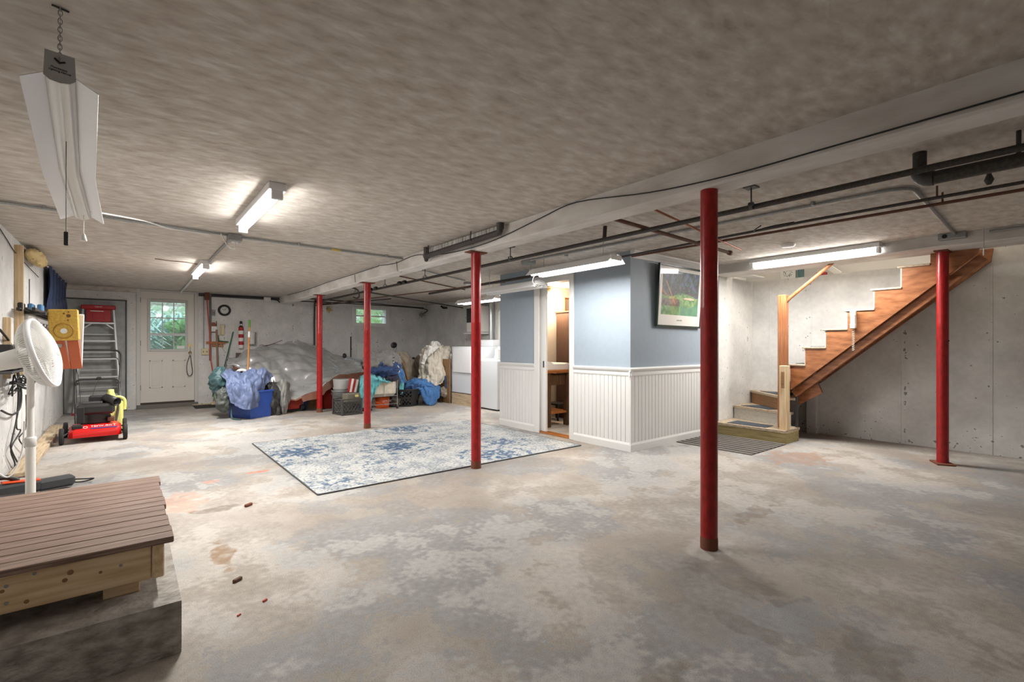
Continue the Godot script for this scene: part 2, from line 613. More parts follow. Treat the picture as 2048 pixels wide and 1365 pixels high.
func rug_image():
	# 3.05 m x 2.58 m distressed print: cream ground, grey scrollwork, worn blue medallions
	var w = 760
	var h = 644
	var n1 = nimg(w, h, 0.012, 201, 5)
	var n2 = nimg(w, h, 0.055, 202, 4, true)
	var n3 = nimg(w, h, 0.3, 203, 2)
	var n4 = nimg(w, h, 0.03, 204, 5)
	var data = PackedByteArray()
	data.resize(w * h * 3)
	var cen = [[593, 905, 0.42, 1.0], [794, 893, 0.42, 1.1], [990, 909, 0.4, 0.9], [805, 858, 0.4, 1.0], [1003, 885, 0.34, 0.8], [671, 967, 0.34, 0.45], [743, 926, 0.34, 0.4], [880, 875, 0.3, 0.4], [620, 880, 0.3, 0.3], [560, 930, 0.25, 0.35]]
	var pos = []
	for c in cen:
		var p = fY(c[0], c[1], 0.012)
		pos.append([Vector2(p.x - 1.19, p.z + 6.55), c[2], c[3]])
	for y in h:
		for x in w:
			var i = y * w + x
			var p = Vector2(x * 3.05 / w, y * 2.58 / h)
			var a = n1[i] / 255.0
			var b = n2[i] / 255.0
			var c = n3[i] / 255.0
			var d = n4[i] / 255.0
			var blue = 0.0
			for q in pos:
				var rr = p.distance_to(q[0]) / q[1]
				if rr < 1.5:
					var ang = (p - q[0]).angle()
					var petal = 0.75 + 0.25 * cos(ang * 8.0)
					var ring = maxf(0.0, 1.0 - absf(rr - 0.62 * petal) * 4.0) * 0.6 + maxf(0.0, 1.0 - rr * 1.6) * 0.9 + maxf(0.0, 1.0 - absf(rr - 0.95) * 7.0) * 0.5
					blue = maxf(blue, ring * q[2])
			var bm = clampf((blue * 1.1 + (d - 0.5) * 1.7 + (b - 0.5) * 0.9 - 0.45) * 3.0, 0.0, 1.0) * (0.5 if blue > 0.05 else 0.12) * (1.0 + blue * 0.7)
			bm = clampf(bm, 0.0, 0.95)
			var gm = clampf((b - 0.56) * 5.0 + (a - 0.5) * 2.2 - 0.2, 0.0, 1.0) * 0.6
			var r = 216.0 + (c - 0.5) * 26.0
			var g = 217.0 + (c - 0.5) * 26.0
			var bl = 214.0 + (c - 0.5) * 26.0
			r += (136.0 - r) * gm
			g += (138.0 - g) * gm
			bl += (142.0 - bl) * gm
			var wash = clampf((a - 0.46) * 4.0 + (d - 0.5) * 2.0, 0.0, 1.0) * 0.3
			r += (146.0 - r) * wash
			g += (160.0 - g) * wash
			bl += (174.0 - bl) * wash
			var fleck = clampf((n3[i] / 255.0 * 0.6 + n2[i] / 255.0 * 0.5 - 0.72) * 8.0, 0.0, 0.5)
			r += (92.0 - r) * fleck
			g += (106.0 - g) * fleck
			bl += (126.0 - bl) * fleck
			r += (52.0 - r) * bm
			g += (84.0 - g) * bm
			bl += (122.0 - bl) * bm
			data[i * 3] = clampi(int(r), 0, 255)
			data[i * 3 + 1] = clampi(int(g), 0, 255)
			data[i * 3 + 2] = clampi(int(bl), 0, 255)
	return ImageTexture.create_from_image(Image.create_from_data(w, h, false, Image.FORMAT_RGB8, data))

func poster_image():
	# a painted fairway below dark trees, on a white sheet
	var w = 400
	var h = 380
	var im = Image.create(w, h, false, Image.FORMAT_RGB8)
	im.fill(rgb(226, 224, 218))
	var fn = FastNoiseLite.new()
	fn.seed = 5
	fn.frequency = 0.035
	fn.fractal_octaves = 4
	for y in range(28, 308):
		for x in range(32, 368):
			var n = fn.get_noise_2d(x * 0.7, y * 0.5)
			var n2 = fn.get_noise_2d(x * 1.6 + 900, y * 0.9)
			var hor = 178.0 + 10.0 * sin(x * 0.02) + n * 14.0
			var c
			if y < hor:
				c = rgb(46, 58, 66).lerp(rgb(94, 106, 150), clampf(0.35 + n * 1.2 + (x - 200) * 0.0014 - (y - 60) * 0.003, 0, 1))
				if n2 > 0.22:
					c = c.lerp(rgb(70, 116, 74), 0.7)
				elif n2 < -0.3:
					c = c.lerp(rgb(150, 74, 70), 0.55 if y > 120 else 0.1)
			else:
				c = rgb(86, 128, 76).lerp(rgb(136, 172, 112), clampf(0.5 + n * 1.3, 0, 1))
				if y > 245.0 + 14.0 * sin(x * 0.03):
					c = c.lerp(rgb(74, 138, 112), 0.7 if x > 200 else 0.15)
				if x < 190 and y < 252 and y > 205 and n > -0.35:
					c = rgb(84, 72, 70).lerp(rgb(132, 120, 114), clampf(0.5 + n2, 0, 1))
			if absf(x - (54.0 + (y - 80.0) * 0.62)) < 4.0 and y > 96 and y < 236:
				c = rgb(196, 132, 92)
			var sand = Vector2((x - 280) / 42.0, (y - 196) / 7.0).length() + n * 0.8
			if sand < 1.0:
				c = rgb(222, 196, 170)
			im.set_pixel(x, y, c)
	return ImageTexture.create_from_image(im)

func txt(s, size, m, par, xf, n = "lettering", depth = 0.001):
	var t = TextMesh.new()
	t.text = s
	var f = SystemFont.new()
	f.font_names = PackedStringArray(["Droid Sans"])
	t.font = f
	t.font_size = 32
	t.pixel_size = size / 32.0
	t.depth = depth
	var o = part(t, n, m, par)
	o.transform = xf
	return o

# ---------------------------------------------------------------- build
func _ready():
	camera_and_light()
	materials()
	room()
	columns()
	bathroom()
	stairs()
	lamps()
	pipes()
	rug_and_mats()
	platform()
	left_side()
	door_wall()
	pile()
	laundry()
	outdoors()
	print("built")

func camera_and_light():
	var cam = Camera3D.new()
	cam.name = "camera"
	cam.position = EYE
	cam.rotation_degrees = V(0, -YAW, 0)
	var near = 0.05
	var size = near * 1365.0 / FPX
	cam.set_frustum(size, Vector2(0, near * (CY - 682.5) / FPX), near, 100.0)
	add_child(cam)
	cam.current = true
	var we = WorldEnvironment.new()
	we.name = "environment"
	var e = Environment.new()
	e.tonemap_mode = Environment.TONE_MAPPER_LINEAR
	e.tonemap_exposure = 0.94
	e.background_mode = Environment.BG_SKY
	var sky = Sky.new()
	var sm = ProceduralSkyMaterial.new()
	sm.sky_top_color = rgb(190, 208, 226)
	sm.sky_horizon_color = rgb(226, 232, 236)
	sm.ground_horizon_color = rgb(150, 158, 150)
	sm.ground_bottom_color = rgb(110, 116, 106)
	sm.ground_energy_multiplier = 2.0
	sm.sky_energy_multiplier = 2.0
	sky.sky_material = sm
	e.sky = sky
	e.sdfgi_enabled = true
	e.ssao_enabled = true
	e.ssil_enabled = true
	we.environment = e
	add_child(we)

func area(par, pos, sx, sz, e, c = Color(1.0, 0.985, 0.965)):
	var l = AreaLight3D.new()
	l.name = "tube_light"
	l.area_size = Vector2(sx, sz)
	l.area_normalize_energy = true
	l.light_energy = e
	l.light_color = c
	l.shadow_enabled = true
	l.area_range = 20.0
	par.add_child(l, true)
	l.global_transform = Transform3D(Basis(V(1, 0, 0), -PI / 2), pos)
	return l

const CEIL := 2.28
const BZ := -11.5
const LX := -0.88
const RX := 7.4
const LRX := 6.26
func room():
	# floor
	var fm = mat("worn_concrete_floor", Color.WHITE, 0.72)
	fm.albedo_texture = floor_image()
	fm.heightmap_enabled = true
	fm.heightmap_texture = M.bump_fine
	fm.heightmap_scale = 0.2
	fm.uv1_scale = V(1, 1, 1)
	fm.heightmap_enabled = false
	fm.detail_enabled = true
	fm.detail_blend_mode = BaseMaterial3D.BLEND_MODE_MUL
	fm.detail_uv_layer = BaseMaterial3D.DETAIL_UV_2
	fm.detail_albedo = ntex(0.09, {0.0: rgb(205, 203, 200), 0.5: rgb(250, 250, 250), 1.0: rgb(255, 255, 255)}, 55, 5, 1024)
	fm.uv2_triplanar = true
	fm.uv2_world_triplanar = true
	fm.uv2_scale = V(1.4, 1.4, 1.4)
	var b = MB.new()
	b.uvquad(V(FX0, 0, FZ0), V(FX0 + FW, 0, FZ0), V(FX0 + FW, 0, FZ0 + FD), V(FX0, 0, FZ0 + FD), Vector3.UP)
	b.quad(V(FX0, -0.15, FZ0), V(FX0 + FW, -0.15, FZ0), V(FX0 + FW, -0.15, FZ0 + FD), V(FX0, -0.15, FZ0 + FD), Vector3.DOWN)
	S(b, "floor", fm)
	# ceiling with the stair opening
	b = MB.new()
	b.mm(V(-1.1, CEIL, -11.75), V(6.62, CEIL + 0.2, 2.4), 0)
	b.mm(V(6.62, CEIL, -0.5), V(7.7, CEIL + 0.2, 2.4), 0)
	S(b, "ceiling", M.ceiling)
	# stair shaft above the ceiling
	b = MB.new()
	b.mm(V(6.5, 2.48, -3.85), V(6.62, 4.3, -0.4), 0)
	b.mm(V(7.65, 2.0, -3.85), V(7.8, 4.3, -0.4), 0)
	b.mm(V(6.5, 2.55, -3.85), V(7.8, 4.3, -3.7), 0)
	b.mm(V(6.5, 2.48, -0.5), V(7.8, 4.3, -0.4), 0)
	b.mm(V(6.4, 4.3, -3.9), V(7.9, 4.4, -0.3), 0)
	S(b, "wall_stairwell", mat("plaster_board", rgb(206, 204, 200), 0.8))
	var wb = wallmat("painted_concrete_back", 301, [216, 215, 213], 6)
	var wl = wallmat("painted_concrete_left", 311, [216, 215, 213], 6)
	var wr = wallmat("painted_concrete_right", 321, [216, 215, 213], 3)
	M.wallwhite = wallmat("painted_concrete_stair", 331, [216, 215, 213], 4)
	M.wall_right_mat = wr
	# back wall round the door and the window
	b = MB.new()
	var z0 = BZ - 0.25
	b.mm(V(-1.1, -0.15, z0), V(0.17, CEIL, BZ), 0)
	b.mm(V(0.17, 2.25, z0), V(1.07, CEIL, BZ), 0)
	b.mm(V(0.17, -0.15, z0), V(1.07, 0.075, BZ), 0)
	b.mm(V(1.07, -0.15, z0), V(4.33, CEIL, BZ), 0)
	b.mm(V(4.33, -0.15, z0), V(5.13, 1.74, BZ), 0)
	b.mm(V(4.33, 2.11, z0), V(5.13, CEIL, BZ), 0)
	b.mm(V(5.13, -0.15, z0), V(6.5, CEIL, BZ), 0)
	S(b, "wall_back", wb)
	b = MB.new()
	b.mm(V(LX - 0.22, -0.15, -11.75), V(LX, CEIL, 2.4), 0)
	S(b, "wall_left", wl)
	b = MB.new()
	b.mm(V(LRX, -0.15, -11.7), V(LRX + 0.2, CEIL, -3.5), 0)
	S(b, "wall_laundry", wb)
	b = MB.new()
	b.mm(V(6.4, -0.15, -3.62), V(7.66, 2.17, -3.4), 0)
	b.mm(V(6.4, 2.17, -3.75), V(7.8, 2.6, -3.62), 0)
	S(b, "wall_stair", M.wallwhite)
	b = MB.new()
	b.mm(V(RX, -0.15, -3.5), V(RX + 0.26, 2.165, -0.9), 0)
	b.mm(V(RX, -0.15, -0.9), V(RX + 0.26, CEIL, 2.4), 0)
	S(b, "wall_right", wr)
	b = MB.new()
	b.mm(V(-1.1, -0.15, 2.3), V(7.7, CEIL, 2.5), 0)
	S(b, "wall_front", wr)
	# raised form joints on the walls
	for k in 9:
		var x = [1.75, 2.35, 3.0, 3.65, 5.35, 5.75, 1.62, 2.98, 6.0][k]
		S(MB.new().mm(V(x - 0.006, 0.0, BZ), V(x + 0.006, 2.2, BZ + 0.004), 0.001), "trim_%d" % (10 + k), wb)
	for k in 5:
		var z = [-10.9, -10.2, -9.6, -8.95, -8.3][k]
		S(MB.new().mm(V(LRX - 0.006, 0, z - 0.008), V(LRX, 2.2, z + 0.008), 0.001), "trim_%d" % (20 + k), mat("joint_paint", rgb(216, 215, 213), 0.7))
	for k in 4:
		var z = [-3.15, -1.62, -0.82, -2.6][k]
		S(MB.new().mm(V(RX - 0.006, 0, z - 0.01), V(RX, 2.1, z + 0.01), 0.002), "trim_%d" % (30 + k), wr)
	# timber plate under the ceiling at the back wall
	S(MB.new().mm(V(-0.88, 2.2, BZ), V(0.13, CEIL, BZ + 0.06), 0.003), "trim_1", M.ceiling)
	# main beam and stair beam
	S(MB.new().mm(V(2.62, 2.12, -11.5), V(2.8, CEIL + 0.02, 2.3), 0.012), "beam_main", M.beam)
	S(MB.new().mm(V(6.2, 2.163, -3.4), V(6.64, CEIL + 0.02, 2.3), 0.008), "beam_stair", M.beam)
	# pilaster strip under the stair
	S(MB.new().mm(V(7.28, 0, -2.62), V(7.4, 0.84, -2.5), 0.006), "trim_2", M.wallwhite)

func columns():
	var spots = [[2.69, -1.49, 2.12, "thick red steel column rising from a rusty base, standing alone on bare concrete"], [2.672, -3.9, 2.12, "red steel column standing at the front edge of the rug"], [2.725, -6.77, 2.12, "red steel column behind the rug, in front of the clothes cart"], [2.705, -8.93, 2.12, "red steel column in front of the silver tarp"], [6.46, -1.07, 2.163, "glossy red steel column with a flat base plate beside the stairs"]]
	for i in 5:
		var a = spots[i]
		var t = T("support_column", a[3], "column", V(a[0], 0, a[1]), "red support columns")
		var r = 0.0485
		part(MB.new().lathe(V(0, 0.07, 0), Vector3.UP, [Vector2(r, 0), Vector2(r, 1.35), Vector2(r + 0.0006, 1.355), Vector2(r, 1.36), Vector2(r, a[2] - 0.07)], 32), "shaft", M.red, t)
		part(MB.new().lathe(V(0, 0.0, 0), Vector3.UP, [Vector2(r + 0.0012, 0), Vector2(r + 0.0012, 0.05), Vector2(r, 0.072)], 32), "rusty_foot", M.rust if i != 4 else M.red, t)
		if i != 0:
			part(MB.new().box(V(0, a[2] - 0.005, 0), V(0.2, 0.01, 0.11), 0.001), "head_plate", M.rust, t)
		if i == 4:
			part(MB.new().box(V(0, 0.008, 0), V(0.2, 0.016, 0.15), 0.003, Basis(Vector3.UP, 0.5)), "base_plate", M.rust, t)
			part(MB.new().disc(V(-r * 0.2, 1.25, r * 0.95), V(-0.2, 0, 1).normalized(), 0.008, 0.006, 10), "bolt", M.black, t)

# ---------------------------------------------------------------- blue bathroom box
func boards(par, a, d, length, n, out, m):
	# beadboard: single boards between base and rail
	var wd = length / n
	var bm = MB.new().box(Vector3.ZERO, V(wd - 0.006, 0.78, 0.01), 0.003).mesh()
	for i in n:
		var o = part(bm, "board", m, par)
		o.transform = Transform3D(Basis(d, Vector3.UP, d.cross(Vector3.UP)), a + d * wd * (i + 0.5) + V(0, 0.47, 0) + out * 0.007)
func bathroom():
	var X = 4.44
	var Z = -3.4
	# wall towards the columns, with the doorway (z -4.85 .. -4.35)
	var b = MB.new()
	b.mm(V(X, -0.1, -5.83), V(X + 0.12, CEIL, -4.99), 0)
	b.mm(V(X, 2.07, -4.99), V(X + 0.12, CEIL, -4.33), 0)
	b.mm(V(X, -0.1, -4.33), V(X + 0.12, CEIL, Z), 0)
	var w1 = S(b, "wall_partition", M.blue_wall)
	boards(w1, V(X, 0, -5.83), V(0, 0, 1), 0.81, 12, V(-1, 0, 0), M.white_paint)
	boards(w1, V(X, 0, -4.27), V(0, 0, 1), 0.87, 14, V(-1, 0, 0), M.white_paint)
	part(MB.new().mm(V(X - 0.004, 0, -5.8), V(X, 0.9, -5.02), 0).mm(V(X - 0.004, 0, -4.27), V(X, 0.9, Z), 0), "backing", M.white_paint, w1)
	b = MB.new()
	b.mm(V(X + 0.12, -0.1, Z - 0.12), V(6.18, CEIL, Z), 0)
	var w2 = S(b, "wall_partition_side", M.blue_wall)
	boards(w2, V(X, 0, Z), V(1, 0, 0), 1.7, 26, V(0, 0, 1), M.white_paint)
	part(MB.new().mm(V(X, 0, Z), V(6.16, 0.9, Z + 0.004), 0), "backing", M.white_paint, w2)
	S(MB.new().mm(V(X - 0.014, 0.08, Z - 0.002), V(X + 0.014, 0.86, Z + 0.016), 0.002), "trim_40", M.white_paint)
	S(MB.new().mm(V(X + 0.12, -0.1, -5.92), V(LRX, CEIL, -5.81), 0), "wall_partition_rear", M.beige)
	S(MB.new().mm(V(6.18, -0.1, -5.8), V(LRX, CEIL, Z), 0), "wall_partition_far", M.beige)
	# inside lining, floor
	b = MB.new()
	b.mm(V(X + 0.12, 0, -5.8), V(X + 0.125, CEIL, -4.99), 0).mm(V(X + 0.12, 0, -4.33), V(X + 0.125, CEIL, Z - 0.12), 0).mm(V(X + 0.12, 0, Z - 0.125), V(6.18, CEIL, Z - 0.12), 0)
	S(b, "wall_bath_lining", M.beige)
	var fl = S(MB.new().mm(V(X + 0.12, 0.0, -5.8), V(6.18, 0.004, Z - 0.12), 0), "floor_bath", mat("grout", rgb(150, 146, 140), 0.8))
	var pm = [mat("pale_plank_tile", rgb(206, 200, 192), 0.4), mat("pale_plank_tile_grey", rgb(190, 184, 176), 0.4)]
	for i in 11:
		for k in 2:
			part(MB.new().mm(V(X + 0.125 + k * 0.78, 0.004, -5.79 + i * 0.2), V(X + 0.9 + k * 0.74, 0.01, -5.595 + i * 0.2), 0.001), "floor_plank", pm[(i + k) % 2], fl)
	S(MB.new().mm(V(X + 0.12, CEIL - 0.1, -5.8), V(6.18, CEIL - 0.09, Z - 0.12), 0), "ceiling_bath", M.white_paint)
	# mouldings
	var rail = func(a, d, length, out, n):
		var p = [Vector2(0, 0.85), Vector2(0.014, 0.85), Vector2(0.02, 0.866), Vector2(0.016, 0.9), Vector2(0.03, 0.918), Vector2(0.036, 0.935), Vector2(0.03, 0.95), Vector2(0, 0.952)]
		S(MB.new().ext(p, a, out, Vector3.UP, d * length), n, M.white_paint)
	rail.call(V(X, 0, -5.83), V(0, 0, 1), 0.8, V(-1, 0, 0), "trim_41")
	rail.call(V(X, 0, -4.27), V(0, 0, 1), 0.9, V(-1, 0, 0), "trim_42")
	rail.call(V(X - 0.03, 0, Z), V(1, 0, 0), 1.76, V(0, 0, 1), "trim_43")
	var base = func(a, d, length, out, n):
		var p = [Vector2(0, 0.0), Vector2(0.022, 0.0), Vector2(0.022, 0.075), Vector2(0.016, 0.09), Vector2(0.012, 0.1), Vector2(0, 0.1)]
		S(MB.new().ext(p, a, out, Vector3.UP, d * length), n, M.white_paint)
	base.call(V(X, 0, -5.83), V(0, 0, 1), 0.8, V(-1, 0, 0), "baseboard_west")
	base.call(V(X, 0, -4.27), V(0, 0, 1), 0.89, V(-1, 0, 0), "baseboard_door")
	base.call(V(X - 0.02, 0, Z), V(1, 0, 0), 1.76, V(0, 0, 1), "baseboard_south")
	var cp = [Vector2(0, 2.2), Vector2(0.012, 2.2), Vector2(0.02, 2.225), Vector2(0.045, 2.255), Vector2(0.06, 2.265), Vector2(0.06, 2.28), Vector2(0, 2.28)]
	S(MB.new().ext(cp, V(X, 0, Z), V(0, 0, 1), Vector3.UP, V(1.72, 0, 0)), "trim_44", M.white_paint)
	# doorway: casing, jambs, header, sill, pocket door
	b = MB.new()
	b.mm(V(X - 0.02, 0, -5.03), V(X, 2.15, -4.93), 0.004)
	b.mm(V(X - 0.02, 0, -4.35), V(X, 2.15, -4.27), 0.004)
	b.mm(V(X - 0.02, 2.05, -4.93), V(X, 2.15, -4.35), 0.004)
	var d2 = S(b, "door_2", M.white_paint)
	part(MB.new().mm(V(X, 0, -4.99), V(X + 0.13, 2.07, -4.97), 0.001).mm(V(X, 0, -4.35), V(X + 0.13, 2.07, -4.33), 0.001).mm(V(X, 2.05, -4.97), V(X + 0.13, 2.07, -4.35), 0.001), "jamb", M.white_paint, d2)
	var pd = part(MB.new().mm(V(X + 0.035, 0.02, -4.97), V(X + 0.07, 2.05, -4.845), 0.003), "pocket_door", M.white_paint, d2)
	part(MB.new().mm(V(X + 0.031, 0.9, -4.9), V(X + 0.035, 0.99, -4.875), 0.001), "latch_plate", M.darkgrey, pd)
	part(MB.new().mm(V(X - 0.01, 0, -4.97), V(X + 0.13, 0.014, -4.35), 0.004), "sill", M.warmwood, d2)
	# vanity
	var v = T("vanity_table", "dark wooden vanity table with lower shelf inside the small bathroom", "vanity", V(4.98, 0, -5.4))
	for p in [[4.77, -5.13], [5.17, -5.13], [4.77, -5.62], [5.17, -5.62]]:
		W(MB.new().mm(V(p[0] - 0.04, 0.01, p[1] - 0.04), V(p[0] + 0.04, 0.8, p[1] + 0.04), 0.004), "leg", M.darkwood, v)
	W(MB.new().mm(V(4.81, 0.62, -5.15), V(5.13, 0.77, -5.12), 0.003), "apron", M.darkwood, v)
	W(MB.new().mm(V(4.76, 0.62, -5.58), V(4.79, 0.77, -5.17), 0.003), "side_apron", M.darkwood, v)
	W(MB.new().mm(V(5.15, 0.62, -5.58), V(5.18, 0.77, -5.17), 0.003), "side_apron", M.darkwood, v)
	W(MB.new().mm(V(4.7, 0.8, -5.68), V(5.24, 0.845, -5.06), 0.006), "top", M.warmwood, v)
	W(MB.new().mm(V(4.75, 0.2, -5.64), V(5.19, 0.23, -5.1), 0.004), "shelf", M.warmwood, v)
	var sp = [[V(4.78, 0.97, -5.6), V(5.17, 0.97, -5.6)], [V(4.75, 0.99, -5.5), V(5.2, 0.975, -5.5)], [V(4.74, 1.0, -5.3), V(5.2, 0.96, -5.3)], [V(4.75, 0.97, -5.12), V(5.19, 0.93, -5.12)]]
	b = MB.new()
	b.ext([Vector2(0, 0), Vector2(0.4, 0), Vector2(0.44, 0.09), Vector2(0.4, 0.1), Vector2(0.2, 0.045), Vector2(0.05, 0.12), Vector2(-0.03, 0.13)], V(4.77, 0.845, -5.12), V(1, 0, 0), Vector3.UP, V(0, 0, -0.44))
	b.mm(V(4.76, 0.845, -5.13), V(5.19, 0.93, -5.11), 0.008)
	one(b, "vessel_sink", M.white_gloss, "white vessel sink resting on the wooden vanity top", "sink")
	# mirror, sconce, cabinet, frame, stool
	var mi = T("wall_mirror", "dark framed mirror above the vanity sink", "mirror", V(5.05, 1.58, -5.78))
	W(MB.new().mm(V(4.8, 1.2, -5.8), V(4.83, 1.96, -5.77), 0.004).mm(V(5.27, 1.2, -5.8), V(5.3, 1.96, -5.77), 0.004).mm(V(4.8, 1.93, -5.8), V(5.3, 1.96, -5.77), 0.004).mm(V(4.8, 1.2, -5.8), V(5.3, 1.23, -5.77), 0.004), "mirror_frame", M.darkwood, mi)
	W(MB.new().mm(V(4.83, 1.23, -5.795), V(5.27, 1.93, -5.785), 0), "mirror_glass", mat("mirror", rgb(230, 230, 230), 0.03, 1.0), mi)
	var sc = T("wall_sconce", "glowing wall sconce with a frosted shade above the mirror", "lamp", V(5.37, 2.05, -5.8))
	W(MB.new().box(V(5.37, 2.13, -5.79), V(0.1, 0.06, 0.02), 0.004).tube([V(5.37, 2.13, -5.79), V(5.37, 2.13, -5.7), V(5.37, 2.09, -5.7)], 0.009), "arm", M.brass, sc)
	W(MB.new().lathe(V(5.37, 2.09, -5.7), V(0, -1, 0), [Vector2(0.018, 0), Vector2(0.05, 0.05), Vector2(0.055, 0.12), Vector2(0.04, 0.125)], 18), "lamp_shade", glow("warm_shade", Color(1.0, 0.86, 0.68), 5.0), sc)
	var ol = OmniLight3D.new()
	ol.name = "sconce_light"
	ol.light_color = Color(1.0, 0.88, 0.74)
	ol.light_energy = 1.2
	ol.light_size = 0.06
	ol.omni_range = 8.0
	ol.shadow_enabled = true
	sc.add_child(ol)
	ol.position = V(0, -0.14, 0.14)
	var cb = T("tall_cabinet", "tall narrow brown cabinet standing behind the vanity", "cabinet", V(5.85, 0, -5.6))
	W(MB.new().mm(V(5.57, 0.06, -5.775), V(6.12, 1.74, -5.4), 0.003), "body", M.cabinet, cb)
	W(MB.new().mm(V(5.55, 1.74, -5.79), V(6.14, 1.77, -5.37), 0.004), "top", M.cabinet, cb)
	W(MB.new().mm(V(5.58, 0.0, -5.78), V(6.11, 0.06, -5.42), 0.003), "plinth", M.cabinet, cb)
	for k in 2:
		var dr = W(MB.new().mm(V(5.585 + k * 0.265, 0.1, -5.4), V(5.84 + k * 0.265, 1.7, -5.383), 0.003), "door", M.cabinet, cb)
		part(MB.new().mm(V(5.6 + k * 0.23, 0.95, -5.383), V(5.615 + k * 0.23, 1.1, -5.37), 0.002), "handle", M.darkgrey, dr)
	var fr = T("picture_frame", "small orange wood picture frame on top of the tall cabinet", "frame", V(5.72, 1.77, -5.6))
	W(MB.new().mm(V(5.6, 1.77, -5.62), V(5.62, 1.99, -5.6), 0.002).mm(V(5.84, 1.77, -5.62), V(5.86, 1.99, -5.6), 0.002).mm(V(5.6, 1.97, -5.62), V(5.86, 1.99, -5.6), 0.002).mm(V(5.6, 1.77, -5.62), V(5.86, 1.79, -5.6), 0.002), "frame", mat("orange_wood", rgb(206, 120, 50), 0.4), fr)
	W(MB.new().mm(V(5.62, 1.79, -5.615), V(5.84, 1.97, -5.608), 0), "print", mat("picture_print", rgb(222, 210, 190), 0.6), fr)
	var stl = T("step_stool", "black step stool on the bathroom floor behind the vanity", "stool", V(5.42, 0, -5.6))
	W(MB.new().mm(V(5.3, 0.25, -5.75), V(5.54, 0.28, -5.45), 0.004), "seat", M.black, stl)
	for p in [[5.31, -5.47], [5.53, -5.47], [5.31, -5.73], [5.53, -5.73]]:
		W(MB.new().mm(V(p[0] - 0.012, 0.01, p[1] - 0.012), V(p[0] + 0.012, 0.25, p[1] + 0.012), 0.002), "leg", M.black, stl)
	# framed poster, leaning a little off the side wall
	var pz = -3.395
	var po = T("framed_poster", "green framed golf landscape poster hanging on the blue wall", "poster", V(5.37, 1.44, pz + 0.012))
	po.rotation = V(0.065, 0, -0.004)
	var pw = 0.96
	var ph = 0.73
	part(MB.new().box(V(-pw / 2, ph / 2, 0.012), V(0.022, ph, 0.03), 0.002).box(V(pw / 2, ph / 2, 0.012), V(0.022, ph, 0.03), 0.002).box(V(0, ph, 0.012), V(pw + 0.02, 0.022, 0.03), 0.002).box(V(0, 0, 0.012), V(pw + 0.02, 0.022, 0.03), 0.002), "frame", mat("dark_green_frame", rgb(34, 50, 42), 0.3), po)
	var pm2 = mat("poster_print", Color.WHITE, 0.5)
	pm2.albedo_texture = poster_image()
	pm2.clearcoat_enabled = true
	pm2.clearcoat = 1.0
	pm2.clearcoat_roughness = 0.03
	part(MB.new().uvquad(V(-pw / 2, ph, 0.012), V(pw / 2, ph, 0.012), V(pw / 2, 0, 0.012), V(-pw / 2, 0, 0.012), V(0, 0, 1)), "print", pm2, po)
	part(MB.new().mm(V(-pw / 2, 0, 0), V(pw / 2, ph, 0.008), 0), "backing_board", M.cardboard, po)
	txt("MARK KING", 0.022, mat("poster_ink", rgb(60, 60, 58), 0.6), po, Transform3D(Basis(), V(0, 0.075, 0.0125)), "lettering", 0.0005)

